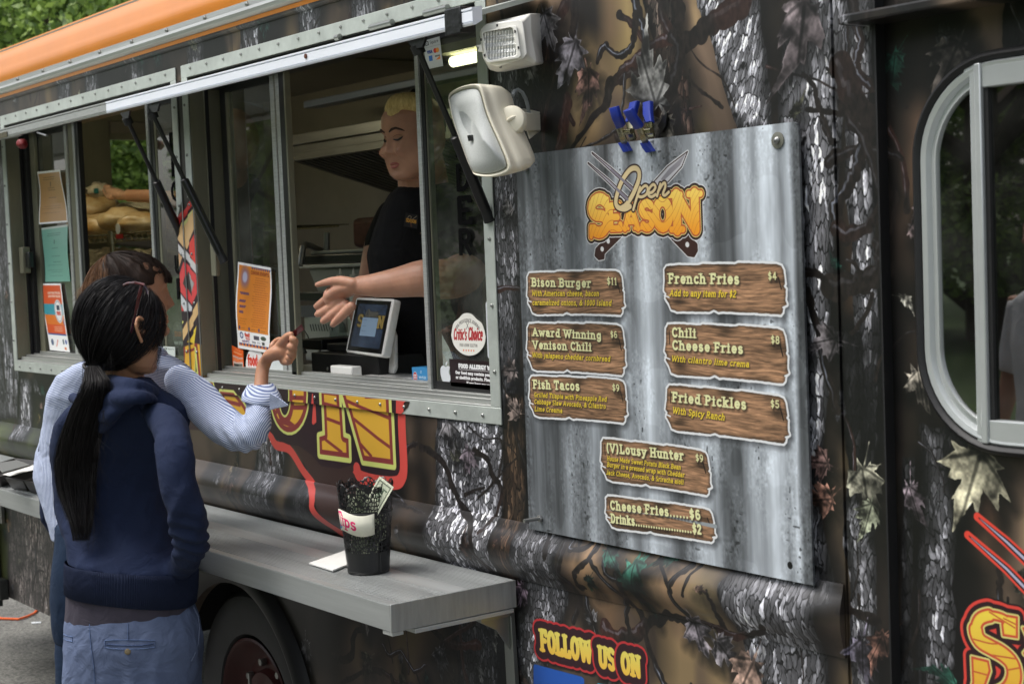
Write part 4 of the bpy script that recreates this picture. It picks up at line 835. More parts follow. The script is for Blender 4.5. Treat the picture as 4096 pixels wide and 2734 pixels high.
# ---- service windows: flange, jambs, tracks, sliders, panes
def service_window(w, name_lbl, left_print):
    x0, x1, z0, z1 = w; g = empty('service_window', ((x0+x1)/2, 0, z0), parent=truck); g['label'] = name_lbl; fw = .038
    for nm, (a, b_, c, d) in (('flange', (x0-fw, x1+fw, z1, z1+fw)), ('flange', (x0-fw, x0, z0, z1)), ('flange', (x1, x1+fw, z0, z1)), ('flange', (x0-fw, x1+fw, z0-fw, z0))):
        MB().box(a, b_, -.0045, -.0005, c, d).build(nm, flange_m, g, bevel=.0015)
    # reveal
    D = .105
    MB().box(x0, x0+.003, 0, D, z0+.01, z1).box(x0+.003, x0+.009, D*.42, D*.52, z0+.01, z1).box(x0, x0+.016, D*.93, D, z0, z1).build('jamb', olive, g, bevel=.001)
    MB().box(x1-.003, x1, 0, D, z0+.01, z1).build('jamb', olive, g)
    MB().box(x0, x1, 0, D, z1-.003, z1).box(x0, x1, .03, .045, z1-.03, z1-.003).box(x0, x1, .06, .11, z1-.034, z1-.003).build('head', black_s, g)
    MB().box(x0, x1, -.004, D+.02, z0-.004, z0+.004).box(x0, x1, .012, .018, z0+.004, z0+.016).box(x0, x1, .030, .052, z0+.004, z0+.022).box(x0, x1, .058, .064, z0+.004, z0+.026).box(x0, x1, .070, .100, z0+.004, z0+.034).build('sill_track', alu_x, g, bevel=.0012)
    MB().box(x0+.003, x0+.010, .046, .058, z0+.02, z1).build('gasket', black_r, g)
    return g
sw1 = service_window(W1, 'left service window with paper notices', True); sw2 = service_window(W2r, 'right service window with the pulled-back slider', False)
def bar(g, u0, u1, y, v=700, m=alu, yd=.018, nm='slider_frame', z0=1.412, z1=2.255):
    a, b_ = at(u0, v, y)[0], at(u1, v, y)[0]; return MB().box(a, b_, y, y+yd, z0, z1).build(nm, m, g, bevel=.0012)
def pane(g, u0, u1, y, v=700, m=win_glass, z0=1.42, z1=2.25):
    a, b_ = at(u0, v, y)[0], at(u1, v, y)[0]
    MB().box(a, b_, y, y+.003, z0, z1).build('pane', m, g)
    MB().box(a, b_, y-.005, y+.012, z0-.008, z0+.012).build('pane_edge', black_r, g)
    MB().box(a, b_, y-.005, y+.012, z1-.012, z1+.004).build('pane_edge', black_r, g)
# right window (pixels read at v=700)
bar(sw2, 893, 915, .088, m=black_r); bar(sw2, 915, 924, .086, m=olive); pane(sw2, 922, 1096, .090)
bar(sw2, 1094, 1110, .080, m=alu); bar(sw2, 1110, 1116, .088, m=black_r); bar(sw2, 1116, 1130, .074, m=alu); bar(sw2, 1130, 1150, .070, m=black_s); bar(sw2, 1149, 1155, .060, m=olive)
bar(sw2, 1675, 1689, .040, m=alu, v=700); bar(sw2, 1689, 1708, .046, m=black_r); bar(sw2, 1708, 1716, .05, m=olive); pane(sw2, 1712, 1985, .052)
# left window (pixels read at v=700)
bar(sw1, 85, 108, .060, m=black_r); bar(sw1, 108, 142, .075, m=olive); bar(sw1, 142, 158, .088, m=black_r); pane(sw1, 156, 272, .090)
bar(sw1, 262, 272, .082, m=alu); bar(sw1, 272, 279, .088, m=black_r); bar(sw1, 279, 296, .074, m=olive); bar(sw1, 296, 304, .07, m=alu); bar(sw1, 304, 320, .074, m=black_s)
bar(sw1, 592, 601, .046, m=alu); bar(sw1, 601, 622, .052, m=black_s); bar(sw1, 622, 632, .054, m=olive); pane(sw1, 632, 740, .056)
# rivets round the flanges
b = MB()
for (x0, x1, z0, z1) in (W1, W2r):
    n = 14
    for i in range(n):
        x = x0+.03+(x1-x0-.06)*i/(n-1); b.disc((x, -.0045, z1+.024), (0, -1, 0), .0045, .003, 8, .002)
        if not (W2r[0] == x0 and False): b.disc((x, -.0045, z0-.020), (0, -1, 0), .0045, .003, 8, .002)
    for i in range(6):
        z = z0+.08+(z1-z0-.16)*i/5
        for x in (x0-.022, x1+.022): b.disc((x, -.0045, z), (0, -1, 0), .0045, .003, 8, .002)
b.build('rivets', screw_m, truck, kind='stuff')
# the print runs over the flange between the windows and over the lower flange of the right one
P = [at(640+a/2.09, 750+c/2.09, -.0052) for a, c in ((143, 335), (165, 250), (292, 60), (300, 300), (360, 1568), (205, 1568))]
def skin(pts, cv, m, nm='print_overlap'):
    o = MB().slab([tuple(p) for p in pts], (0, .0005, 0)).build(nm, m, truck); return uv_plane(o, cv_uv(cv))
xa, xb = W1[1], W1[1]+.0375
zz = lambda v: at(720, v)[2]
skin([(xa+.0005, -.0056, 1.355), (xb, -.0056, 1.355), (xb, -.0056, zz(808)), (xa+.0005, -.0056, zz(880))], cvB, wrapB)
skin([(W2r[0]-.037, -.0056, 1.355), (W2r[0]-.0005, -.0056, 1.355), (W2r[0]-.0005, -.0056, zz(756)), (W2r[0]-.037, -.0056, zz(800))], cvB, wrapB)
xe = at(1630, 1640)[0]
skin([(W2r[0]-.037, -.0056, 1.3525), (XM, -.0056, 1.3525), (XM, -.0056, 1.384), (W2r[0]-.037, -.0056, 1.384)], cvB, wrapB)
skin([(XM, -.0056, 1.3525), (xe-.02, -.0056, 1.3525), (xe+.01, -.0056, 1.37), (xe+.02, -.0056, 1.384), (XM, -.0056, 1.384)], cvA, wrapA)

# ---- right-hand body window
g = empty('side_window', ((SW[0]+SW[1])/2, 0, SW[2]), parent=truck)
rr = lambda o, r: rrect(SW[0]+o, SW[1]-o, SW[2]+o, SW[3]-o, r, 12)
A_ = rr(0, .16); B_ = rr(.016, .146); C_ = rr(.031, .133); D_ = rr(.040, .125); E_ = rr(.046, .12)
mb = MB(); lay = [(A_, .02), (A_, .004), (rr(.003, .157), -.002), (rr(.008, .153), -.005), (rr(.013, .149), -.002), (B_, .004), (B_, .03)]
mb.loft([[(p[0], y, p[1]) for p in l] for l, y in lay], True, False).build('rubber_seal', black_r, g, smooth=True)
side_alu = mat('white_window_frame', (196, 200, 200), .32, .5, .05, 10)
MB().loft([[(p[0], y, p[1]) for p in l] for l, y in ((B_, .03), (B_, .002), (rr(.019, .143), -.001), (rr(.027, .136), .001), (C_, .010), (D_, .010), (D_, .005), (rr(.043, .122), .005), (E_, .03))], True, False).build('frame', side_alu, g, smooth=True)
xm0, xm1, xm2 = at(3884, 700, 0)[0], at(3908, 700, 0)[0], at(3934, 700, 0)[0]
MB().box(xm0, xm1, .0, .03, SW[2]+.018, SW[3]-.018).box(xm1, xm2, -.004, .03, SW[2]+.018, SW[3]-.018).build('mullion', side_alu, g, bevel=.002)
MB().box(xm2, SW[1]-.05, .0, .03, SW[3]-.056, SW[3]-.022).build('slider_rail', side_alu, g, bevel=.002)
MB().box(xm2, SW[1]-.05, .0, .03, SW[2]+.020, SW[2]+.055).build('slider_rail', side_alu, g, bevel=.002)
MB().box(xm2, xm2+.008, .004, .03, SW[2]+.055, SW[3]-.056).build('gasket', black_r, g)
MB().box(at(3854, 280)[0], xm0, .0, .03, at(3870, 292)[2], at(3870, 268)[2]).build('corner_clip', side_alu, g, bevel=.001)
MB().slab([(p[0], .011, p[1]) for p in E_], (0, .003, 0)).build('pane', tint_glass, g)
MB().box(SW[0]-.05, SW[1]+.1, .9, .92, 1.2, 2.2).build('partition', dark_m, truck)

# ---- interior shell
IX0, IX1, IY1, IZ0, IZ1 = -7.35, -.72, 1.86, .62, 2.56
MB().box(-6.88, IX1, .40, IY1, IZ0-.05, IZ0).build('interior_floor', dark_m, truck)
MB().box(-7.5, IX1, IY1, IY1+.04, IZ0, IZ1).build('interior_wall', inner_m, truck)
MB().box(-7.5, IX1, .03, IY1, IZ1, IZ1+.02).build('interior_ceiling', ceil_m, truck)
MB().box(-6.88, -.72, .031, .035, 2.30, IZ1).box(W1[1]+.01, W2r[0]-.01, .031, .10, .86, IZ1).box(W2r[1]+.01, X3, .031, .05, IZ0, IZ1).box(-6.88, W1[0]-.005, .031, .10, IZ0, IZ1).box(-5.9, W2r[1], .031, .035, .86, 1.34).build('interior_lining', inner_m, truck)
# end wall with its window: plane x = const
XE = -7.35
c = [atx(u, v, XE) for u, v in ((438, 535), (598, 535), (452, 780), (610, 780))]
yw0, yw1, zw0, zw1 = c[0][1], c[1][1]+.25, c[2][2]-.35, c[0][2]
mb = MB()
mb.box(XE-.04, XE, -.0, yw0, IZ0, IZ1).box(XE-.04, XE, yw1, IY1, IZ0, IZ1).box(XE-.04, XE, yw0, yw1, zw1, IZ1).box(XE-.04, XE, yw0, yw1, IZ0, zw0)
mb.build('end_wall', inner_m, truck)
MB().box(XE, XE+.02, yw0-.16, yw0-.01, IZ0, zw1+.06).box(XE, XE+.02, yw0-.16, yw1+.1, zw1+.06, zw1+.22).box(XE, XE+.012, yw0-.01, yw1, zw1-.03, zw1).build('end_window_frame', olive, truck, bevel=.002)
MB().box(XE, XE+.015, yw0-.30, yw0-.22, IZ0, IZ1).build('corner_post', steel_m, truck)
MB().box(-6.9, -7.4, .0, .03, IZ0, IZ1).build('rear_corner', inner_m, truck)
# ceiling cross seams
for x in (-5.6, -4.6, -3.6): MB().box(x, x+.03, .05, IY1, IZ1-.008, IZ1-.0005).build('ceiling_seam', olive, truck)
# extraction hood
yf, yb = 1.28, 1.82
P = lambda u, v, y: tuple(at(u, v, y))
x_l = at(1153, 560, yf)[0]; z_a = at(1300, 518, yf)[2]; z_b = at(1300, 560, yf)[2]; z_c = at(1300, 598, yf)[2]; z_d = at(1300, 627, yf)[2]
MB().box(x_l, -2.9, yf, yb, z_b, z_a).box(x_l, -2.9, yf+.02, yb, z_c, z_b).box(x_l, -2.9, yf-.01, yf+.03, z_d, z_c).build('hood', steel_m, truck, bevel=.002)
zlow = at(1479, 787, yb)[2]
sl = MB().slab([(x_l, yf+.03, z_d), (-2.9, yf+.03, z_d), (-2.9, yb, zlow), (x_l, yb, zlow)], (0, .01, .02)); sl.build('hood_filter', mat('filter_steel', (84, 84, 82), .45, .6), truck)
mb = MB()
for i in range(46):
    x = x_l+.04+i*.05; mb.slab([(x, yf+.026, z_d-.004), (x+.02, yf+.026, z_d-.004), (x+.02, yb-.006, zlow-.004), (x, yb-.006, zlow-.004)], (0, 0, .006))
mb.build('filter_baffles', mat('baffle_steel', (120, 120, 118), .4, .6), truck, kind='stuff')
# strip light above the hood (unlit), and the lit tube near the right-hand pane
z_t = at(1450, 365, 1.5)[2]
MB().box(at(1244, 407, 1.5)[0], -3.0, 1.46, 1.54, z_t-.03, z_t).build('strip_light', mat('strip_housing', (120, 130, 150), .4, .3), truck, bevel=.004)
tl0, tl1 = at(1795, 255, .55), at(1990, 215, .55)
ym = .62
pA = at(1812, 248, ym); pB = at(2060, 205, ym); pB[2] = pA[2]
MB().tube([pA, pB], .016, 12).build('light_tube', mat('lit_tube', (255, 250, 220), .4, emit=((255, 246, 205), 3.2)), truck, smooth=True)
MB().box(pA[0]-.02, pB[0]+.03, ym-.05, ym+.07, pA[2]+.02, pA[2]+.045).build('light_housing', mat('cream_panel', (226, 220, 190), .5), truck)
MB().tube([(-6.8, .26, 2.50), (-5.3, .26, 2.50)], .014, 10).build('light_tube', mat('added_fill_tube', (255, 250, 220), .4, emit=((255, 246, 205), 12.)), truck, smooth=True)  # added tube, hidden above the window header, brightens the left interior
MB().box(at(1716, 300, .25)[0]-.1, -2.4, .74, .76, 1.95, IZ1).build('added_backing', mat('added_backing_cream', (176, 170, 128), .4, .1, .08, 6), truck)  # added cream backing, makes the right-hand pane look pale behind its letters

# ---- counter inside the right window
MB().box(W2r[0]-.02, W2r[1]+.1, .108, .62, 1.36, 1.405).build('inner_counter', mat('counter_top', (176, 170, 148), .35, .2, .08, 12), truck, bevel=.003)
MB().box(-6.0, -4.45, .11, .40, 1.36, 1.40).build('inner_counter', mat('counter_top'), truck)

# ---- awning hatches and gas struts
yA = -.198
zt_, zb_ = at(1300, 182, yA)[2], at(1300, 243, yA)[2]; xj = at(428, 450, yA)[0]; xr = at(1893, 60, yA)[0]
def hatch(x0, x1, m, nm):
    g = empty('awning_hatch', ((x0+x1)/2, -.1, zt_), parent=truck); g['label'] = nm
    h = zt_-zb_; pr = [(yA+.004, zb_), (yA, zb_), (yA-.003, zb_+.004), (yA-.003, zb_+h*.16), (yA+.001, zb_+h*.19), (yA+.001, zb_+h*.22), (yA-.002, zb_+h*.24), (yA-.002, zb_+h*.80), (yA+.002, zb_+h*.83), (yA-.003, zb_+h*.88), (yA-.003, zt_), (yA+.022, zt_+.004), (yA+.022, zb_+.01)]
    extr('edge_rail', x0, x1, pr, m, None, g)
    MB().slab([(x0+.01, yA+.02, zt_-.004), (x1-.01, yA+.02, zt_-.004), (x1-.01, -.008, 2.268), (x0+.01, -.008, 2.268)], (0, .002, -.010)).build('hatch_panel', flange_m, g)
    return g
h1 = hatch(-6.6, xj-.001, alu, 'left awning hatch edge of plain grey aluminium'); h2 = hatch(xj, xr, white_alu, 'right awning hatch with white edge rail')
o = MB().box(at(1785, 70, yA)[0], at(1850, 60, yA)[0], yA-.006, yA+.03, zb_-.012, zt_+.008).build('black_tape', mat('black_tape', (14, 14, 15), .35, bump=.5, bscale=40), h2, bevel=.003)
MB().box(at(1846, 60, yA)[0], at(1852, 60, yA)[0]+.004, yA-.0075, yA-.005, zb_-.004, zb_+.006).build('tape_end', black_s, h2)
MB().disc(at(1223, 225, yA-.003), (0, -1, 0), .006, .002, 12).build('rusty_screw', mat('rust', (96, 52, 34), .8), h2)
for u0, u1, v in ((1483, 1570, 112), (1700, 1792, 55), (1345, 1360, 152)):
    a_, b_ = at(u0, v, -.012), at(u1, v, -.012); MB().tube([a_, (b_[0], b_[1], a_[2])], .008, 10).build('hinge', screw_m, h2, smooth=True)
def strut(p0, p1, p2, r0=.0065, r1=.0125):
    g = empty('gas_strut', tuple(p0), parent=truck)
    MB().tube([p0, p1], r0, 10).build('piston_rod', black_s, g, smooth=True); d = (np.array(p2)-np.array(p1)); 
    MB().tube([p1, np.array(p1)+d*.02, np.array(p2)], [r0, r1, r1], 14).build('cylinder', black_s, g, smooth=True)
    MB().tube([p0, np.array(p0)+(np.array(p1)-np.array(p0))*.10], .014, 10).build('end_fitting', black_r, g, smooth=True)
    MB().tube([np.array(p2), np.array(p2)+d/np.linalg.norm(d)*.03], [.011, .014], 10).build('end_fitting', black_r, g, smooth=True)
def lerp3(u0, v0, y0, u1, v1, y1, um, vm, t): return at(um, vm, y0+(y1-y0)*t)
strut(at(505, 470, -.18), at(624, 722, -.08), at(708, 905, -.008)); strut(at(606, 448, -.18), at(735, 715, -.10), at(880, 1012, -.022)); strut(at(1664, 180, -.18), at(1819, 541, -.10), at(1940, 835, -.018))
for u, v in ((478, 452), (592, 425), (1625, 165)):
    q = at(u, v, yA+.01); MB().slab([q, q+np.array([.075, 0, 0]), q+np.array([.06, 0, -.02]), q+np.array([.03, 0, -.02])], (0, .006, 0)).build('strut_bracket', black_s, truck)
q = at(862, 1035, -.006); MB().box(q[0]-.02, q[0]+.012, -.012, 0, q[2]-.05, q[2]+.045).build('strut_bracket', olive, truck, bevel=.002)

# ---- fold-down counter shelf with ribbed top
zS = .864*.9+.234; yS0, yS1 = -.338, -.012; xR = at(2081, 2318)[0]
shelf = empty('counter_shelf', (-4.4, -.17, zS), parent=truck); shelf['label'] = 'ribbed aluminium counter shelf along the truck side'
top = [(yS1, zS-.058), (yS1, zS)]
def band(y0, y1, n):
    out = []; st = (y1-y0)/n
    for i in range(n): y = y0+st*i; out += [(y, zS), (y+st*.45, zS), (y+st*.55, zS-.0026), (y+st*.95, zS-.0026)]
    return out
pr = [(yS1, zS-.058)]+band(yS1, -.135, 15)+[(-.135, zS), (-.19, zS)]+band(-.19, -.315, 15)+[(-.316, zS), (yS0, zS), (yS0-.001, zS-.003), (yS0, zS-.058), (yS0+.025, zS-.058), (yS0+.025, zS-.053), (yS0+.004, zS-.053), (yS0+.004, zS-.006), (yS1-.003, zS-.006), (yS1-.003, zS-.058)]
shelf_m = mat('shelf_aluminium', (172, 175, 174), .38, .55, .2, 5, .1, 120, (.15, 3, 3))
rings = [[(x, p[0], p[1]) for p in pr] for x in (-6.7, xR-.006)]
mb = MB(); nn = len(pr); mb.add([q for r_ in rings for q in r_], [(i, (i+1) % nn, (i+1) % nn+nn, i+nn) for i in range(nn)]); mb.build('ribbed_top', shelf_m, shelf)
MB().box(xR-.006, xR, yS0-.001, yS1, zS-.060, zS+.0005).build('end_plate', mat('end_plate_alu', (166, 168, 166), .4, .55, .15, 8, .1, 150, (1, 8, 1)), shelf, bevel=.0015)
MB().box(xR-.04, xR-.002, yS0+.002, yS0+.03, zS-.068, zS-.060).box(xR-.05, xR+.0, -.28, -.02, zS-.071, zS-.0615).build('edge_angle', alu, shelf, bevel=.001)
MB().slab([(xR-.05, -.016, zS-.075), (xR-.02, -.016, zS-.075), (xR-.012, -.016, zS-.27), (xR-.028, -.016, zS-.30), (xR-.045, -.016, zS-.27)], (0, .012, 0)).box(xR-.045, xR-.015, -.10, -.016, zS-.082, zS-.073).slab([(xR-.03, -.016, zS-.16), (xR-.03, -.016, zS-.082), (xR-.03, -.10, zS-.082), (xR-.03, -.05, zS-.11)], (.004, 0, 0)).build('bracket', screw_m, shelf, bevel=.001)
for x in (-4.9, -6.2): MB().slab([(x, -.016, zS-.06), (x+.03, -.016, zS-.06), (x+.03, -.016, zS-.28), (x, -.016, zS-.28)], (0, .012, 0)).build('bracket', screw_m, shelf)

# ---- wheel, arch trim, underbody
mb = MB(); ang = np.linspace(math.radians(183), math.radians(-3), 40); rr = [(AR-.004, -.002), (AR+.014, -.022), (AR+.034, -.030), (AR+.06, -.024), (AR+.075, -.002)]
mb.loft([[(AC[0]+r_*math.cos(a), y, AC[1]+r_*math.sin(a)) for r_, y in rr] for a in ang], False, False); mb.build('arch_trim', black_r, truck, smooth=True, auto=False)
WC = (-4.235, .09, .372)
wheel = empty('wheel', WC, parent=truck); tyre_m = mat('tyre_rubber', (50, 50, 51), .7, 0, .2, 30, .15, 120)
tp = [(r_*1.04, y) for r_, y in ((.215, .02), (.225, -.002), (.27, -.014), (.31, -.012), (.335, -.004), (.350, .012), (.358, .03), (.358, .22), (.33, .24), (.215, .23))]
N_ = 90; rings = []
for k in range(N_):
    a = 2*math.pi*k/N_; groove = (k % 2 == 0); rg = []
    for i, (r_, y) in enumerate(tp):
        q = r_-(.009 if (groove and i in (5, 6)) else 0); rg.append((WC[0]+q*math.cos(a), WC[1]+y, WC[2]+q*math.sin(a)))
    rings.append(rg)
mb = MB(); nn = len(tp); mb.add([p for r_ in rings for p in r_], [(k*nn+i, k*nn+(i+1) % nn, ((k+1) % N_)*nn+(i+1) % nn, ((k+1) % N_)*nn+i) for k in range(N_) for i in range(nn)]); mb.build('tyre', tyre_m, wheel, smooth=True)
rim_m = mat('red_rim', (58, 12, 10), .5, 0, .3, 8, 0, 60)
rp_ = [(.222, .0), (.216, -.004), (.208, .004), (.198, .03), (.16, .06), (.12, .055), (.11, .03), (.05, .02), (.01, .02)]
MB().loft([[(WC[0]+r_*math.cos(2*math.pi*k/40), WC[1]+y, WC[2]+r_*math.sin(2*math.pi*k/40)) for k in range(40)] for r_, y in rp_], True, False).build('rim', rim_m, wheel, smooth=True)
q = at(1010, 2690, .10)
MB().box(q[0]-.012, q[0]-.004, .09, .098, q[2]-.05, q[2]).build('valve_stem', screw_m, wheel)
b = MB()
for k in range(8):
    a = 2*math.pi*k/8+.2; b.disc((WC[0]+.14*math.cos(a), WC[1]+.055, WC[2]+.14*math.sin(a)), (0, -1, 0), .012, .02, 6)
b.build('wheel_nuts', screw_m, wheel, kind='stuff')
MB().box(-6.8, -.75, .5, .52, .5, .66).box(-6.8, -.75, 1.3, 1.32, .5, .66).box(-5.2, -5.0, .04, 1.8, .45, .6).build('chassis', dark_m, truck)
MB().box(AC[0]-.5, AC[0]+.5, .36, .38, .36, .80).box(AC[0]-.5, AC[0]+.5, .04, .36, .80, .82).build('wheel_well', dark_m, truck)
MB().box(-6.9, -6.86, 0, 1.9, .62, 2.5).box(-6.86, -6.84, 0, .001, .5, .51)
# ---------------------------------------------------------------- menu board, clamps, speaker, floodlight
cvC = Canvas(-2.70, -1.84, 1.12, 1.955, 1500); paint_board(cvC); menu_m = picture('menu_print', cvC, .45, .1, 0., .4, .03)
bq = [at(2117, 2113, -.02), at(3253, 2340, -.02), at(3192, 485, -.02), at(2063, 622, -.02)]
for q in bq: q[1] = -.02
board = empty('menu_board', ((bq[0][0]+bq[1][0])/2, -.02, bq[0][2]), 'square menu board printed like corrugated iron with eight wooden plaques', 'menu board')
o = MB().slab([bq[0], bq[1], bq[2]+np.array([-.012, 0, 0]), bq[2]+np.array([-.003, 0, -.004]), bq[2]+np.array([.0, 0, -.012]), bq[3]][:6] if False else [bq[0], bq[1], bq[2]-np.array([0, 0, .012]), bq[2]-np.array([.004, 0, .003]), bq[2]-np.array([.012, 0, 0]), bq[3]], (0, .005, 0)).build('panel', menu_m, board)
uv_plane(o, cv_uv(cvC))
def bolt(u, v, r, L, par=board, washer=0.):
    q = at(u, v, -.021); mb = MB()
    if washer: MB().disc(q, (0, -1, 0), washer, .002, 24).build('washer', mat('grey_washer', (122, 122, 112), .5, .5), par, smooth=True); q = q+np.array([0, -.002, 0])
    if L: MB().disc(q, (0, -1, 0), r*1.9, .006, 6).tube([q, q+np.array([0, -L, 0])], r, 10).build('bolt', steel_m, par, smooth=True)
    else: MB().disc(q, (0, -1, 0), r, .003, 14, .004).build('screw_head', steel_m, par, smooth=True)
bolt(3112, 561, .0062, 0, washer=.0145); bolt(2163, 2071, .0042, .045); bolt(2105, 672, .0042, .05)
blue = mat('blue_vinyl_grip', (26, 50, 148), .38, 0, .08, 40, .05, 60); nick = mat('nickel_spring_steel', (150, 146, 120), .25, .9)
def clamp(lbl, front_top, front_bot, back_top, back_bot, pivot, w=.011):
    """two handles joined at a pivot: (top, bend, grip end) pixels of each handle, its jaw tip, and the depths"""
    g = empty('spring_clamp', tuple(at(*pivot, -.05)), lbl, 'clamp', 'spring clamps on the top edge of the menu board')
    def strap(pts, ys, ww, m, nm, th=.0022, n=8):
        P = [at(u, v, y) for (u, v), y in zip(pts, ys)]; X_ = np.array([1., 0, .08]); mb = MB(); rings = []
        for i, p in enumerate(P):
            t = P[min(i+1, len(P)-1)]-P[max(i-1, 0)]; t /= np.linalg.norm(t); nr = np.cross(X_, t); nr /= np.linalg.norm(nr); s = ww
            rings.append([tuple(p+X_*s*a+nr*th*b) for a, b in ((-1, -1), (-.8, -1.5), (.8, -1.5), (1, -1), (1, 1), (.8, 1.5), (-.8, 1.5), (-1, 1))])
        mb.loft(rings).build(nm, m, g, smooth=True, bevel=.0008)
    ft, fb, fj = front_top; strap(ft, fb, w*1.0, blue, 'grip', .0038); strap(*front_bot, w*.78, nick, 'jaw_arm'); strap(*fj, w*.95, blue, 'jaw_tip', .0035)
    bt, bb, bj = back_top; strap(bt, bb, w*1.0, blue, 'grip', .0038); strap(*back_bot, w*.8, nick, 'jaw_arm')
    if bj: strap(*bj, w, blue, 'jaw_tip', .003)
    q = at(*pivot, -.05); MB().tube([q-np.array([.009, 0, 0]), q+np.array([.009, 0, 0])], .0055, 10).tube([q, q+np.array([-.002, -.012, .03])], .0012, 6).build('pivot_spring', nick, g, smooth=True)
clamp('blue handled spring clamp nearer the speaker, biting the top of the menu board',
      ([(2456, 428), (2466, 465), (2484, 505)], [-.088, -.084, -.066], ([(2490, 568), (2500, 585), (2512, 606)], [-.028, -.026, -.025])), ([(2475, 500), (2487, 540), (2499, 570)], [-.066, -.05, -.030]),
      ([(2540, 408), (2530, 450), (2520, 490)], [-.012, -.014, -.025], None), ([(2520, 488), (2524, 530), (2534, 558)], [-.025, -.03, -.012]), (2515, 526))
clamp('blue handled spring clamp with crossed handles, right of its twin on the board',
      ([(2512, 438), (2530, 470), (2558, 508)], [-.092, -.084, -.066], ([(2578, 568), (2590, 590), (2604, 608)], [-.028, -.026, -.025])), ([(2556, 508), (2570, 540), (2582, 568)], [-.066, -.05, -.030]),
      ([(2592, 408), (2592, 450), (2597, 492)], [-.012, -.014, -.022], None), ([(2597, 490), (2600, 520), (2607, 548)], [-.022, -.02, -.01]), (2594, 524))
q = at(2648, 528, -.006); MB().slab([q, q+np.array([.010, 0, .01]), q+np.array([.016, 0, .035]), q+np.array([.005, 0, .03]), q+np.array([-.012, 0, .012])], (0, .004, 0)).build('broken_hook', black_s, truck)

def zoomp(ox, oy, s): return lambda a, b, Z: atd(ox+a/s, oy+b/s, Z)
S = zoomp(1700, 0, 1.5683)
cream = mat('cream_plastic', (226, 220, 200), .42, 0, .05, 6, .04, 300, coat=.1)
spk = empty('speaker', tuple(at(1960, 560, -.2)), 'cream outdoor speaker with grey grille tilted down beside the menu board', 'speaker')
R1 = [(140, 620), (150, 580), (215, 545), (300, 528), (348, 552), (388, 690), (432, 800), (482, 910), (532, 1042), (505, 1085), (420, 1111), (330, 1106), (285, 1070), (212, 880), (165, 740)]
R1 = [tuple(p) for p in curve(R1+[R1[0]], 3)][:-1]
c1 = np.mean(np.array(R1), 0)
def zoff(p): return 3.12-.10*((p[0]-140)/400)+.0*(p[1])
def ringS(k, dx, dy, dZ): return [tuple(S(*(c1+k*(np.array(p)-c1)+np.array([dx, dy])), zoff(p)+dZ)) for p in R1]
MB().loft([ringS(.90, -3, 4, .012), ringS(.93, 0, 2, .0), ringS(.985, 4, 0, -.010), ringS(1.0, 14, -1, .0), ringS(1.0, 30, -2, .012), ringS(.985, 60, -3, .028), ringS(.985, 62, -3, .028), ringS(.965, 100, -6, .05), ringS(.93, 150, -8, .075), ringS(.82, 195, -8, .10), ringS(.6, 215, -8, .12)]).build('housing', cream, spk, smooth=True, auto=False)
gm = mat('speaker_mesh', (186, 189, 186), .9, 0, .10, 500, .25, 700)
MB().loft([ringS(.915, -3, 3, .010), ringS(.905, -4, 3, .0), ringS(.895, -5, 3, -.003), ringS(.6, -8, 4, -.007), ringS(.25, -10, 4, -.008)]).build('grille', gm, spk, smooth=True, auto=False)
q = [S(a, b, zoff((a, b))-.006) for a, b in ((264, 850), (290, 846), (296, 882), (272, 886))]; MB().slab(q, (0, .004, 0)).build('badge', black_s, spk)
# knob with ridge, bracket and cable
kc = S(555, 762, 3.07); nd = np.array(S(470, 800, 3.0))-np.array(S(555, 762, 3.07)); nd = np.array([.62, -.76, .12]); nd /= np.linalg.norm(nd)
MB().disc(S(556, 762, 3.13), nd, .029, .022, 32, .004).build('knob', cream, spk, smooth=True)
kp = S(556, 762, 3.13)+nd*.020; MB().tube([S(512, 790, 3.13)+nd*.018, kp+nd*.006, S(602, 738, 3.13)+nd*.018], .007, 10, flat=.6).build('knob_grip', cream, spk, smooth=True)
bk = [S(603, 705, 3.14), S(708, 712, 3.26), S(712, 822, 3.26), S(600, 820, 3.14)]; MB().slab(bk, (.003, .004, 0)).build('bracket_arm', cream, spk, bevel=.002)
w0 = at(2138, 468, 0); MB().slab([S(652, 876, 3.20), at(2156, 528, -.002), at(2154, 452, -.002), at(2086, 437, -.004), S(600, 690, 3.24)], (0, .003, .002)).build('bracket_plate', cream, spk, bevel=.002)
MB().tube([S(a, b, z) for a, b, z in ((552, 600, 3.18), (560, 572, 3.19), (585, 563, 3.20), (610, 580, 3.21), (632, 620, 3.22), (645, 665, 3.24), (652, 712, 3.25))], .0038, 8).build('cable', mat('grey_cable', (150, 156, 158), .5, 0, .2, 30), spk, smooth=True)

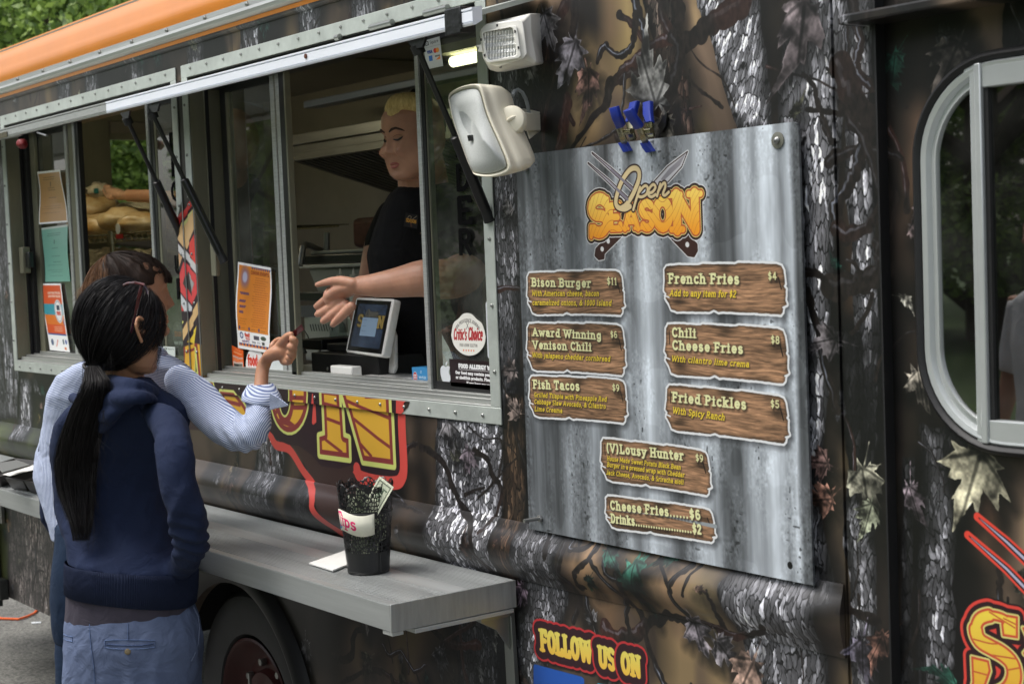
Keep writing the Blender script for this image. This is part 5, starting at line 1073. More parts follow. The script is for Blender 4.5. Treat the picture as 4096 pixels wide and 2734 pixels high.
fl = empty('floodlight', tuple(at(2050, 160, -.1)), 'white square floodlight with ribbed lens mounted above the speaker', 'light')
wht = mat('white_plastic', (232, 230, 222), .4, 0, .04, 6, .03, 200, coat=.1)
Fr = [(342, 205), (352, 180), (385, 150), (590, 120), (612, 135), (622, 190), (641, 340), (612, 372), (455, 420), (400, 402), (365, 370), (352, 300)]
Mi = [(380, 200), (395, 150), (440, 135), (640, 90), (664, 84), (668, 200), (700, 388), (690, 402), (450, 452), (405, 438), (380, 390), (376, 300)]
Bk = [(470, 190), (480, 150), (500, 128), (700, 84), (750, 84), (752, 200), (764, 392), (755, 402), (500, 452), (470, 440), (462, 400), (460, 300)]
zf = lambda a, d: 3.16-.045*((a-342)/300)+d
MB().loft([[tuple(S(a, b, zf(a, .0))) for a, b in Fr], [tuple(S(a*1.0+6, b, zf(a, .018))) for a, b in Fr], [tuple(S(a*.5+c_*.5, b*.5+d_*.5, zf(a, .03))) for (a, b), (c_, d_) in zip(Fr, Mi)], [tuple(S(a, b, zf(a, .045))) for a, b in Mi], [tuple(S(a, b, 3.30)) for a, b in Bk]]).build('housing', wht, fl, smooth=False, bevel=.004)
L0 = [(362, 215), (376, 203), (532, 174), (550, 182), (574, 335), (562, 350), (408, 378), (394, 366)]
Fi = [(352, 212), (366, 196), (560, 158), (575, 166), (604, 350), (590, 366), (395, 396), (380, 384)]
MB().loft([[tuple(S(a, b, zf(a, -.001))) for a, b in Fi], [tuple(S(a, b, zf(a, -.012))) for a, b in Fi], [tuple(S(a+(3 if a < 450 else -3), b, zf(a, -.013))) for a, b in [((p[0]*.8+q_[0]*.2), (p[1]*.8+q_[1]*.2)) for p, q_ in zip(L0, Fi)]], [tuple(S(a, b, zf(a, -.004))) for a, b in L0]], True, False).build('bezel', wht, fl, smooth=False, bevel=.002)
def lens():
    m = bpy.data.materials.new('ribbed_lens'); m.use_nodes = True; nt = m.node_tree; b = nt.nodes['Principled BSDF']; b.inputs['Base Color'].default_value = (.75, .77, .76, 1); b.inputs['Roughness'].default_value = .12; b.inputs['Metallic'].default_value = .7; MATS['ribbed_lens'] = m
    tc = nt.nodes.new('ShaderNodeTexCoord'); a = nt.nodes.new('ShaderNodeTexWave'); a.inputs['Scale'].default_value = 55; a.bands_direction = 'X'; c = nt.nodes.new('ShaderNodeTexWave'); c.bands_direction = 'Z'; c.inputs['Scale'].default_value = 22
    for q_ in (a, c): nt.links.new(tc.outputs['Object'], q_.inputs['Vector'])
    ad = nt.nodes.new('ShaderNodeMath'); nt.links.new(a.outputs['Fac'], ad.inputs[0]); nt.links.new(c.outputs['Fac'], ad.inputs[1])
    bp = nt.nodes.new('ShaderNodeBump'); bp.inputs['Strength'].default_value = .9; bp.inputs['Distance'].default_value = .004; nt.links.new(ad.outputs[0], bp.inputs['Height']); nt.links.new(bp.outputs[0], b.inputs['Normal']); return m
MB().slab([tuple(S(a, b, zf(a, -.006))) for a, b in L0], (0, .006, 0)).build('lens', lens(), fl)
for a, b in ((455, 160), (566, 198), (588, 300), (376, 348), (354, 250)): MB().disc(S(a, b, zf(a, -.0122)), (-.25, -.97, 0), .003, .002, 10).build('screw', black_s, fl)
MB().slab([tuple(S(a, b, zf(a, -.004))) for a, b in ((355, 275), (336, 283), (322, 281), (320, 290), (338, 300), (330, 318), (330, 325), (356, 328), (356, 305))], (0, .006, 0)).build('latch_tab', wht, fl, bevel=.001)
MB().disc(S(474, 410, zf(474, .022)), (-.25, -.9, -.3), .006, .003, 12).build('screw', screw_m, fl)

# ---------------------------------------------------------------- things on the counter
jx = at(1475, 2285, -.19); jz = zS+.001
def lace():
    m = bpy.data.materials.new('black_lace_metal'); m.use_nodes = True; nt = m.node_tree; b = nt.nodes['Principled BSDF']; b.inputs['Base Color'].default_value = (.012, .012, .013, 1); b.inputs['Roughness'].default_value = .35; out = nt.nodes['Material Output']; MATS['lace'] = m
    uv = nt.nodes.new('ShaderNodeUVMap'); v = nt.nodes.new('ShaderNodeTexVoronoi'); v.feature = 'DISTANCE_TO_EDGE'; v.inputs['Scale'].default_value = 1.; v.inputs['Randomness'].default_value = .55
    mp = nt.nodes.new('ShaderNodeMapping'); mp.inputs['Scale'].default_value = (62, 22, 1); nt.links.new(uv.outputs[0], mp.inputs[0]); nt.links.new(mp.outputs[0], v.inputs['Vector'])
    g = nt.nodes.new('ShaderNodeMath'); g.operation = 'GREATER_THAN'; g.inputs[1].default_value = .13; nt.links.new(v.outputs['Distance'], g.inputs[0])
    sp = nt.nodes.new('ShaderNodeSeparateXYZ'); nt.links.new(uv.outputs[0], sp.inputs[0])
    lo = nt.nodes.new('ShaderNodeMath'); lo.operation = 'GREATER_THAN'; lo.inputs[1].default_value = .24; nt.links.new(sp.outputs['Y'], lo.inputs[0])
    b1 = nt.nodes.new('ShaderNodeMath'); b1.operation = 'COMPARE'; b1.inputs[1].default_value = .675; b1.inputs[2].default_value = .02; nt.links.new(sp.outputs['Y'], b1.inputs[0])
    b2 = nt.nodes.new('ShaderNodeMath'); b2.operation = 'SUBTRACT'; b2.inputs[0].default_value = 1.; nt.links.new(b1.outputs[0], b2.inputs[1])
    m1 = nt.nodes.new('ShaderNodeMath'); m1.operation = 'MULTIPLY'; m2 = nt.nodes.new('ShaderNodeMath'); m2.operation = 'MULTIPLY'; nt.links.new(g.outputs[0], m1.inputs[0]); nt.links.new(lo.outputs[0], m1.inputs[1]); nt.links.new(m1.outputs[0], m2.inputs[0]); nt.links.new(b2.outputs[0], m2.inputs[1])
    tr = nt.nodes.new('ShaderNodeBsdfTransparent'); mx = nt.nodes.new('ShaderNodeMixShader'); nt.links.new(m2.outputs[0], mx.inputs[0]); nt.links.new(b.outputs[0], mx.inputs[1]); nt.links.new(tr.outputs[0], mx.inputs[2]); nt.links.new(mx.outputs[0], out.inputs[0]); return m
Zj = float(np.dot(np.array([*jx])-CAM, ray(CX, CY)/F)); jr = 86*Zj/F*.97; jr1 = 114*Zj/F; jh = at(1530, 1935, -.19)[2]-jz
jar = empty('tip_jar', (jx[0], -.19, jz), 'black lace cut metal tip jar with handwritten paper band on the counter shelf', 'tip jar')
n, k = 72, 24; v = []; f = []; uvs = []
for j in range(k+1):
    t = j/k; r_ = jr+(jr1-jr)*t
    for i in range(n+1):
        a = 2*math.pi*i/n; scal = abs(math.sin(a*5.5+.4))**.6*.022-.02
        v.append((jx[0]+r_*math.cos(a), -.19+r_*math.sin(a), jz+jh*t+(scal if j == k else 0)*1.0)); uvs.append((i/n, t))
for j in range(k):
    for i in range(n): f.append((j*(n+1)+i, j*(n+1)+i+1, (j+1)*(n+1)+i+1, (j+1)*(n+1)+i))
me = bpy.data.meshes.new('jar_wall'); me.from_pydata(v, [], f); me.update(); u_ = me.uv_layers.new(name='uv')
for l in me.loops: u_.data[l.index].uv = uvs[l.vertex_index]
me.materials.append(lace()); me.shade_smooth(); o = bpy.data.objects.new('jar_wall', me); C.objects.link(o); o.parent = jar; o.matrix_parent_inverse = world_of(jar).inverted()
o.modifiers.new('thick', 'SOLIDIFY').thickness = .0012
MB().disc((jx[0], -.19, jz), (0, 0, 1), jr, .004, 40).tube([(jx[0]+(jr+(jr1-jr)*.675)*math.cos(a), -.19+(jr+(jr1-jr)*.675)*math.sin(a), jz+jh*.675) for a in np.linspace(0, 2*math.pi, 41)], .0018, 6).build('jar_base', black_s, jar, smooth=True)
cvT = Canvas(0, .16, 0, .065, 3000, (226, 224, 206))
Xn, Zn = np.meshgrid(np.arange(cvT.W)/3000., np.arange(cvT.H)/3000.); cvT.a *= (.93+.1*fbm(Xn*60, Zn*60, 5, 3))[..., None]
pk = (214, 36, 104)
text(cvT, 'T', .022, .012, .048, pk, th=.07, serif=.12); text(cvT, 'ips', .048, .016, .036, pk, .060, th=.09, serif=.16)
for s_ in ([(.012, .012), (.03, .018), (.02, .008), (.034, .01)], [(.03, .004), (.044, .012)]): cvT.line(curve(s_, 4), .0022, (48, 140, 200))
band_m = picture('tip_band_print', cvT, .8)
v = []; f = []; uvs = []; n = 20; a0, a1 = math.radians(228), math.radians(346)
for j in range(2):
    t = .46+(.69-.46)*j; r_ = jr+(jr1-jr)*t+.003
    for i in range(n+1):
        a = a0+(a1-a0)*i/n; v.append((jx[0]+r_*math.cos(a), -.19+r_*math.sin(a), jz+jh*t+.006*math.sin(i*.3))); uvs.append((i/n, j))
for i in range(n): f.append((i, i+1, n+2+i, n+1+i))
me = bpy.data.meshes.new('paper_band'); me.from_pydata(v, [], f); me.update(); u_ = me.uv_layers.new(name='uv')
for l in me.loops: u_.data[l.index].uv = uvs[l.vertex_index]
me.materials.append(band_m); me.shade_smooth(); o = bpy.data.objects.new('paper_band', me); C.objects.link(o); o.parent = jar; o.matrix_parent_inverse = world_of(jar).inverted(); o.modifiers.new('thick', 'SOLIDIFY').thickness = .0006
# banknotes in the jar
cvN = Canvas(0, .156, 0, .066, 2500, (196, 200, 178)); XN, ZN = np.meshgrid(np.arange(cvN.W)/2500., np.arange(cvN.H)/2500.)
cvN.poly(rect(.006, .150, .006, .060), (96, 104, 88)); cvN.poly(rect(.010, .146, .010, .056), (176, 182, 160)); cvN.a *= (.75+.5*(vnoise(XN*900, ZN*900, 4)))[..., None]; cvN.poly(arc(.078, .033, .018, .022, 0, 360, 20), (120, 126, 110)); text(cvN, 'ONE', .100, .022, .02, (80, 96, 78), .036); text(cvN, '1', .012, .036, .018, (80, 96, 78)); text(cvN, '1', .130, .036, .018, (80, 96, 78))
note_m = picture('banknote_print', cvN, .8)
def note(lbl, p, along, upv):
    p = np.array(p); a = np.array(along); b = np.array(upv); o = flat('banknote', [p, p+a, p+a+b, p+b], note_m, None, (0, -.0004, 0), 1); tag(o, lbl, 'banknote', 'banknotes in the tip jar')
n0 = at(1440, 2040, -.20); n1 = at(1572, 1945, -.18); n2 = at(1518, 1903, -.18); 
al = (n2-n0); al = al/np.linalg.norm(al)*.15; pr_ = np.array(n1-n2); pr_ = pr_/np.linalg.norm(pr_)*.062
note('green banknote corner sticking up out of the lace tip jar', n2-al, al, pr_)
for i in range(5):
    a = 1.3*i; note(('banknote lying flat at the bottom of the lace tip jar', 'banknote leaning low against the lace wall of the jar', 'banknote folded halfway down inside the lace jar', 'banknote standing behind the paper band of the jar', 'banknote bent just under the rim of the lace jar')[i], (jx[0]-.04*math.cos(a), -.19-.04*math.sin(a), jz+.01+.022*i), (.085*math.cos(a), .085*math.sin(a), .04), (-.004, .006, .062))
# napkin stack
npk = mat('paper_napkin', (222, 222, 218), .85, 0, .03, 30, .25, 150)
nq = [atz(*p, zS+.002) for p in ((1236, 2256), (1332, 2285), (1425, 2248), (1430, 2188), (1398, 2200))]
o = MB().slab(nq, (0, 0, .0045)).build('napkin', npk, None, bevel=.001); tag(o, 'folded white paper napkin lying against the black tip jar', 'napkin')
# trays at the far end of the shelf
tray_m = mat('dark_plastic_tray', (52, 50, 48), .45, 0, .1, 10)
def tray(lbl, pts, h):
    """pts: rim corners (u, v) on the shelf plane raised by h"""
    P = [atz(u, v, zS+h) for u, v in pts]; c = np.mean(P, 0); bt = [c+(p-c)*.84-np.array([0, 0, h-.002]) for p in P]; inn = [c+(p-c)*.93 for p in P]; inb = [c+(p-c)*.80-np.array([0, 0, h-.006]) for p in P]
    g = MB().loft([[tuple(p) for p in bt], [tuple(p) for p in P], [tuple(p-np.array([0, 0, -.001])) for p in inn], [tuple(p) for p in inb]], True, True).build('condiment_tray', tray_m, None, bevel=.0015); tag(g, lbl, 'tray', 'dark plastic trays at the far end of the shelf')
tray('dark plastic tray at the front edge of the shelf beside the striped shirt', [(20, 1910), (92, 1922), (330, 1860), (262, 1842)], .042); tray('dark plastic tray tucked behind the front one beside the striped shirt', [(94, 1922), (250, 1950), (400, 1900), (334, 1862)], .044)
tray('dark plastic tray on the shelf, cut by the left edge of the photo', [(-140, 1888), (-2, 1906), (190, 1846), (60, 1830)], .040)
o = MB().slab([atz(-20, 1856, zS+.09), atz(68, 1843, zS+.09), atz(122, 1862, zS+.09), atz(10, 1892, zS+.09)], (0, 0, .004)).build('grey_tray_lid', mat('grey_lid', (112, 114, 112), .5), None, bevel=.001); tag(o, 'flat grey lid lying on the trays at the left edge', 'lid')
o = MB().loft([[tuple(atz(u, v, zS+z)) for u, v, z in r_] for r_ in ([(10, 1896, .046), (60, 1882, .05), (120, 1864, .055), (150, 1850, .06)], [(40, 1902, .046), (90, 1888, .056), (150, 1874, .062), (190, 1862, .064)])], False, False).build('paper_napkin_sheet', npk); o.modifiers.new('thick', 'SOLIDIFY').thickness = .001; tag(o, 'white paper sheet lying across the dark plastic trays', 'paper')

# ---------------------------------------------------------------- papers and stickers on the glass
def poster(name, lbl, cat, quad, draw, w, h, ppm=1400, y=.082, bg_=(255, 255, 255), rough=.35, curl=0., grp=None, pic=True):
    cv = Canvas(0, w, 0, h, ppm, bg_); draw(cv); m = picture(name+'_print', cv, rough, .2)
    P = [at(u, v, y) for u, v in quad]; o = flat(name, P, m, None, (0, -.0008, 0), 8 if curl else 1)
    if curl:
        for vt in o.data.vertices: vt.co.y -= curl*(.5+.5*math.sin(vt.co.z*22+vt.co.x*8))
    return tag(o, lbl, cat, grp)
def lines(cv, x0, x1, zs, col, t=.0012, seed=1):
    r = np.random.RandomState(seed)
    for z in zs: 
        x = x0+r.rand()*(x1-x0)*.2; xe = x1-r.rand()*(x1-x0)*.25
        while x < xe: l = r.uniform(.004, .014); cv.line([(x, z), (min(x+l, xe), z)], t, col, .8); x += l+.004
def d_permit(cv):
    cv.poly(rect(.006, .21, .008, .235), (196, 150, 98)); lines(cv, .04, .18, (.215, .205), (96, 74, 52), .0014); lines(cv, .07, .15, (.165, .155, .12), (96, 74, 52), .0014); lines(cv, .02, .2, (.08, .07, .05), (110, 84, 60), .0008); cv.line([(.105, .175), (.11, .19)], .004, (110, 90, 66))
def d_green(cv):
    cv.poly(rect(0, .216, 0, .28), (122, 178, 162)); lines(cv, .04, .19, (.245, .235), (60, 90, 84), .0014); lines(cv, .07, .15, (.17, .13, .10), (60, 90, 84), .0014, 3); lines(cv, .02, .2, (.085, .06, .05, .03), (60, 90, 84), .0009, 5); cv.line([(.105, .195), (.108, .21)], .004, (70, 110, 104)); cv.poly(rect(0, .216, .27, .28), (196, 206, 200))
def d_flyer(cv):
    cv.poly(rect(.008, .20, .07, .272), (226, 96, 52)); cv.poly(rect(.008, .20, .150, .195), (70, 160, 176)); cv.poly(rect(.008, .20, .110, .150), (232, 128, 54)); cv.poly(rect(.008, .20, .066, .072), (52, 90, 160))
    for z in (.236, .222): text(cv, 'LOVE FOOD TRUCKS', .07, z, .009, (250, 236, 220), .12, th=.12, serif=0)
    cv.poly(arc(.155, .165, .038, .048, 0, 360, 24), (240, 240, 240)); cv.poly(arc(.155, .165, .034, .044, 0, 360, 24), (60, 80, 120), .5); cv.poly(arc(.155, .165, .030, .040, 0, 360, 24), (240, 240, 240)); text(cv, 'TRUCK', .135, .15, .014, (214, 60, 40), .04, th=.14, serif=0); cv.poly(rect(.140, .17, .17, .19), (60, 70, 90))
    lines(cv, .08, .19, (.10, .092, .084), (255, 210, 180), .0016); cv.line([(.19, .13), (.20, .11)], .003, (50, 90, 170)); cv.poly(arc(.04, .035, .014, .014, 0, 360), (90, 110, 140)); cv.line([(.08, .02), (.10, .045)], .003, (220, 100, 70)); cv.poly(rect(.15, .165, .03, .05), (70, 90, 110)); cv.poly(arc(.185, .04, .010, .010, 0, 360), (50, 90, 170)); cv.poly(rect(.16, .18, .008, .018), (226, 120, 60))
def d_events(cv):
    cv.poly(rect(.008, .208, .060, .272), (226, 138, 50)); cv.poly(rect(.008, .208, .010, .020), (226, 138, 70))
    for i in range(9): cv.poly([(.014+.022*i, .020), (.022+.022*i, .010), (.030+.022*i, .020)], (46, 62, 130)); cv.poly([(.09+.014*i, .272), (.096+.014*i, .262), (.102+.014*i, .272)], (46, 62, 130))
    cv.poly(arc(.048, .235, .028, .034, 0, 360, 24), (120, 104, 170), .6, soft=.02); cv.poly(arc(.048, .235, .015, .018, 0, 360, 24), (190, 200, 230), .8, soft=.006)
    text(cv, 'COMING EVENTS', .085, .248, .011, (150, 60, 20), .115, th=.13, serif=0)
    r = np.random.RandomState(3); z = .238
    while z > .075: lines(cv, .10, .20, (z,), (176, 84, 36), .0011, int(z*1e4)); z -= .0075
    for z, w_ in ((.185, .06), (.160, .045), (.142, .05), (.124, .03)): lines(cv, .02, .02+w_, (z, z-.004), (76, 56, 120), .002, int(z*1e4))
    lines(cv, .015, .08, (.100, .092, .084), (170, 96, 40), .001, 4)
    for x in (.02, .085, .15): cv.poly(arc(x, .070, .005, .006, 0, 360, 10), (52, 64, 130)); lines(cv, x+.01, x+.045, (.069,), (120, 80, 60), .0009)
    cv.poly(arc(.03, .045, .012, .011, 0, 360, 16), (40, 72, 128)); cv.poly(arc(.03, .045, .008, .007, 0, 360, 16), (230, 230, 235)); text(cv, 'food!', .052, .042, .013, (214, 70, 46), .035, th=.15, serif=0); text(cv, 'TRUCKS', .056, .033, .006, (214, 70, 46), .030, th=.14, serif=0)
    cv.poly(rect(.112, .148, .037, .050), (84, 78, 92)); cv.poly(arc(.176, .045, .018, .007, 0, 360, 16), (70, 84, 70)); text(cv, 'metroPCS', .03, .023, .008, (110, 60, 110), .05, th=.12, serif=0); text(cv, 'kass', .10, .024, .009, (60, 60, 66), .024, th=.08, serif=0); lines(cv, .132, .156, (.030, .026), (90, 96, 110), .0008); cv.poly(rect(.165, .182, .023, .033), (70, 72, 70))
poster('permit_paper', 'tan permit paper in a plastic sleeve, topmost notice in the left window', 'notice', [(168, 897), (272, 888), (252, 678), (154, 688)], d_permit, .216, .245, curl=.012)
poster('permit_paper', 'green permit paper in a plastic sleeve, below the tan one', 'notice', [(183, 1127), (281, 1125), (272, 898), (172, 912)], d_green, .216, .28, curl=.006)
poster('flyer', 'orange and blue flyer hanging askew at the bottom of the left window', 'flyer', [(200, 1399), (280, 1408), (243, 1133), (160, 1133)], d_flyer, .208, .28, curl=.003)
poster('flyer', 'orange events flyer taped inside the right window above the round sticker', 'flyer', [(953, 1391), (1088, 1413), (1086, 1071), (952, 1047)], d_events, .216, .28, curl=.008)
def d_permit2(cv):
    cv.poly(rect(0, .06, 0, .12), (226, 96, 34)); text(cv, 'CITY OF', .015, .104, .008, (240, 170, 120), .03, th=.08, serif=0); text(cv, 'PROVIDENCE', .009, .088, .009, (240, 170, 120), .042, th=.08, serif=0); cv.poly(rect(.004, .056, .062, .074), (214, 176, 156)); lines(cv, .008, .054, (.068,), (190, 96, 60), .0014)
    text(cv, 'Expires May 1 2016', .005, .050, .007, (240, 180, 130), .050, th=.09, serif=0); cv.poly(rect(.004, .056, .008, .043), (214, 206, 196)); cv.poly(rect(.007, .032, .011, .032), (60, 60, 54)); cv.poly(rect(.032, .053, .011, .032), (110, 110, 100)); lines(cv, .006, .05, (.038,), (226, 110, 60), .0012)
poster('permit_sticker', 'small orange city permit sticker at the lower left of the right window', 'sticker', [(932, 1473), (975, 1474), (973, 1401), (927, 1381)], d_permit2, .06, .12, 3000, y=.0795)
def d_round(cv):
    cv.poly(arc(.08, .08, .078, .078, 0, 360, 40), (232, 232, 230)); text(cv, 'food', .020, .088, .042, (214, 62, 34), .082, th=.11, serif=0); text(cv, 'food', .056, .086, .042, (206, 60, 96), .08, th=.03, serif=0, al=.6); text(cv, 'TRUCKS', .024, .062, .020, (206, 58, 40), .105, th=.13, serif=0); lines(cv, .05, .11, (.055,), (90, 60, 110), .0012); cv.poly(rect(.022, .14, .034, .050), (70, 44, 116)); text(cv, 'ProMenuz', .030, .038, .010, (232, 232, 240), .09, th=.12, serif=0)
def disc_sticker(name, lbl, u, v, r, draw, y, par=None, ppm=2200):
    cv = Canvas(0, .16, 0, .16, ppm, (200, 200, 200)); draw(cv); m = picture(name+'_print', cv, .35, .2); q = at(u, v, y)
    P = [(q[0]+r*math.cos(a), y, q[2]+r*math.sin(a)) for a in np.linspace(0, 2*math.pi, 41)[:-1]]; o = MB().slab(P, (0, .0008, 0)).build(name, m); uv_plane(o, lambda p: ((p[0]-q[0])/r*.49+.5, (p[2]-q[2])/r*.49+.5)); return tag(o, lbl, 'sticker')
disc_sticker('round_sticker', 'round white food trucks sticker at the foot of the right window', 1022, 1472, .062, d_round, .0835)
def d_cards(cv):
    cv.poly(rect(.05, .07, .008, .02), (40, 70, 170)); text(cv, 'VISA', .045, .010, .010, (30, 50, 140), .03, th=.14, serif=0); cv.poly(arc(.088, .015, .007, .007, 0, 360, 14), (222, 50, 40)); cv.poly(arc(.097, .015, .007, .007, 0, 360, 14), (240, 160, 40), .9); cv.poly(rect(.112, .128, .006, .024), (50, 130, 200)); lines(cv, .006, .04, (.016,), (120, 140, 160), .001)
poster('payment_sticker', 'white card payment sticker in the lower right corner of the left pane', 'sticker', [(1056, 1496), (1133, 1500), (1131, 1437), (1062, 1437)], d_cards, .13, .09, 2500, y=.0815, bg_=(216, 222, 222))
def d_square(cv):
    cv.line([(.012, .098), (.012, .112), (.026, .112), (.026, .098), (.012, .098)], .0018, (30, 30, 32)); cv.poly(rect(.017, .021, .103, .107), (30, 30, 32)); text(cv, 'Square', .034, .099, .014, (50, 52, 54), .042, th=.05, serif=0); cv.line([(0, .088), (.085, .088)], .0005, (150, 150, 150)); text(cv, 'VISA', .014, .062, .012, (26, 60, 140), .026, th=.14, serif=0)
    cv.poly(arc(.054, .068, .009, .010, 0, 360, 16), (206, 40, 36)); cv.poly(arc(.066, .068, .009, .010, 0, 360, 16), (240, 150, 40), .85); cv.poly(rect(.018, .036, .030, .052), (40, 110, 190)); text(cv, 'DISCOVER', .050, .042, .006, (60, 60, 60), .026, th=.12, serif=0); cv.poly([(.052, .030), (.076, .044), (.076, .030)], (236, 130, 40))
poster('payment_sticker', 'pale card payment sticker at the top left of the right-hand pane', 'sticker', [(1708, 278), (1772, 264), (1758, 146), (1690, 165)], d_square, .085, .12, 2500, y=.046, bg_=(202, 208, 208))
poster('payment_sticker', 'small white card payment sticker low in the left window beside the lettering', 'sticker', [(652, 1440), (701, 1443), (700, 1387), (653, 1384)], lambda cv: (cv.line([(.012, .098), (.012, .112), (.026, .112), (.026, .098), (.012, .098)], .002, (30, 30, 32)), cv.poly(rect(.017, .021, .103, .107), (30, 30, 32)), text(cv, 'Square', .032, .098, .015, (50, 52, 54), .046, th=.05, serif=0)), .085, .125, 2500, y=.05, bg_=(206, 214, 210))
def d_critic(cv):
    P = curve([(.0, .050), (.012, .080), (.035, .092), (.055, .104), (.075, .107), (.095, .104), (.115, .092), (.138, .080), (.15, .050), (.14, .025), (.11, .006), (.075, .0), (.04, .006), (.01, .025), (.0, .050)], 4)
    cv.poly([(0, 0), (.15, 0), (.15, .107), (0, .107)], (70, 72, 66)); cv.poly(P, (236, 234, 226))
    red = (176, 34, 40); text(cv, "Critic's", .010, .038, .030, red, .058, th=.075, serif=0, slant=.35); text(cv, 'Choice', .074, .038, .034, red, .062, th=.075, serif=0, slant=.35)
    text(cv, '2016 PROVIDENCE JOURNAL', 0, 0, .009, (70, 64, 60), .115, th=.07, serif=0, fn=lambda a, b: (.075+(.062+b)*math.sin((a-.0575)/.064), .030+(.054+b)*math.cos((a-.0575)/.064)*1.0))
    text(cv, 'FOOD & DRINK SELECTION', .036, .022, .008, (90, 84, 78), .078, th=.06, serif=0); cv.line([(.068, .084), (.080, .066)], .0008, (90, 84, 80)); cv.line([(.080, .084), (.068, .066)], .0008, (90, 84, 80))
    for i in range(5): cv.poly(arc(.053+.011*i, .013, .0026, .0026, 0, 360, 8), (230, 110, 40))
cvq = Canvas(0, .15, 0, .107, 2600); d_critic(cvq); q = at(1808, 1418, .048); q2 = at(1945, 1418, .048); q3 = at(1875, 1307, .048)
P = curve([(.0, .050), (.012, .080), (.035, .092), (.055, .104), (.075, .107), (.095, .104), (.115, .092), (.138, .080), (.15, .050), (.14, .025), (.11, .006), (.075, .0), (.04, .006), (.01, .025), (.0, .050)], 4)[:-1]
sx = (q2[0]-q[0])/.15; o = MB().slab([(q[0]+a*sx, .048, q[2]+b*sx) for a, b in P], (0, .0008, 0)).build('oval_sticker', picture('critic_sticker_print', cvq, .35, .2)); uv_plane(o, lambda p: ((p[0]-q[0])/sx/.15, (p[2]-q[2])/sx/.107)); tag(o, "white oval Critic's Choice award sticker on the right-hand pane", 'sticker')
def d_allergy(cv):
    cv.poly(rrect(.0, .24, 0, .125, .012), (38, 24, 24)); W_ = (232, 232, 232)
    text(cv, 'FOOD ALLERGY WARNING', .036, .086, .020, W_, .178, th=.12, serif=0); cv.line([(.036, .080), (.214, .080)], .001, W_)
    text(cv, 'Our food may contain peanut, dairy, egg', .022, .058, .015, W_, .205, th=.10, serif=0); text(cv, 'or shellfish products. Please ask a server', .022, .036, .015, W_, .205, th=.10, serif=0); text(cv, 'if you have any concerns.', .062, .014, .015, W_, .125, th=.10, serif=0)
poster('allergy_notice', 'dark brown food allergy warning sticker at the bottom of the right-hand pane', 'sticker', [(1804, 1543), (2060, 1570), (2052, 1452), (1796, 1434)], d_allergy, .24, .125, 2400, y=.047, bg_=(38, 24, 24))
o = MB().slab([(p[0], .0475, p[1]) for p in rrect(at(1948, 1350, .0475)[0], at(1990, 1350, .0475)[0], at(1950, 1434, .0475)[2], at(1950, 1204, .0475)[2], .008)], (0, .0008, 0)).build('blue_white_sticker', mat('white_sticker', (214, 218, 222), .4)); tag(o, 'white sticker half hidden behind the window edge above the allergy notice', 'sticker')
o = MB().slab([(p[0], .0465, p[1]) for p in rect(at(1956, 1400, .0475)[0], at(1990, 1400, .0475)[0], at(1950, 1428, .0475)[2], at(1950, 1376, .0475)[2])], (0, .0006, 0)).build('blue_patch', mat('blue_print', (40, 86, 140), .4), o)
vin_m = mat('matt_black_vinyl', (10, 10, 11), .9, spec=.1)
for ch, u, v0, v1, nm in (('O', 1820, 420, 520, 'black vinyl letter O, topmost of the word behind the speaker'), ('R', 1822, 540, 636, 'black vinyl letter R half hidden by the gas strut'), ('D', 1826, 656, 768, 'black vinyl letter D in the right-hand pane'), ('E', 1831, 784, 900, 'black vinyl letter E below the D in the right-hand pane'), ('R', 1836, 914, 1026, 'lowest black vinyl letter R above the award sticker'),
                          ('P', 679, 530, 622, 'black vinyl letter P at the top of the left window'), ('I', 682, 628, 712, 'black vinyl letter I under the P in the left window'), ('C', 688, 724, 806, 'black vinyl letter C beside the gas strut in the left window'), ('U', 700, 1018, 1096, 'black vinyl letter U low in the left window'), ('P', 708, 1112, 1200, 'black vinyl letter P under the U in the left window')):
    y = .0465 if u > 1000 else .052; w_ = 56 if u > 1000 else 30; a = at(u, v1, y); b = at(u, v0, y); hh = b[2]-a[2]; ww = at(u+w_, v1, y)[0]-a[0]; G_ = GL[ch]; mb = MB(); k = 0
    for s_ in G_[1]:
        for i in range(len(s_)-1):
            p, q_ = np.array(s_[i]), np.array(s_[i+1]); d_ = q_-p; L_ = np.linalg.norm(d_)+1e-9; nn_ = np.array([-d_[1]*.8, d_[0]])/L_*.095; e = d_/L_*.05; k += 1
            mb.slab([(a[0]+((c_[0]-.05)/(G_[0]-.1))*ww, y-.00012*k, a[2]+(.08+.84*c_[1])*hh) for c_ in (p-nn_-e, q_-nn_+e, q_+nn_+e, p+nn_-e)], (0, .0006, 0))
    tag(mb.build('vinyl_letter', vin_m), nm, 'window letter', 'black vinyl letters on the service windows')['kind'] = 'thing'
# apple-shaped sticker
def apple(u, v, s, y):
    q = at(u, v, y); P = [(0, -.9), (-.25, -1), (-.6, -.8), (-.85, -.2), (-.8, .35), (-.45, .6), (-.1, .5), (.1, .5), (.45, .6), (.7, .45), (.5, .15), (.52, -.15), (.8, -.4), (.6, -.8), (.25, -1)]
    P = curve(P+[P[0]], 3)[:-1]; o = MB().slab([(q[0]+a*s, y, q[2]+b*s) for a, b in P], (0, .0006, 0)).slab([(q[0]+a*s, y, q[2]+b*s) for a, b in ((.0, .62), (.05, .85), (.3, 1.05), (.3, .85), (.15, .66))], (0, .0006, 0)).build('apple_sticker', mat('white_sticker')); tag(o, 'white apple shaped sticker beside the allergy notice', 'sticker')
apple(1783, 1488, .026, .0475)
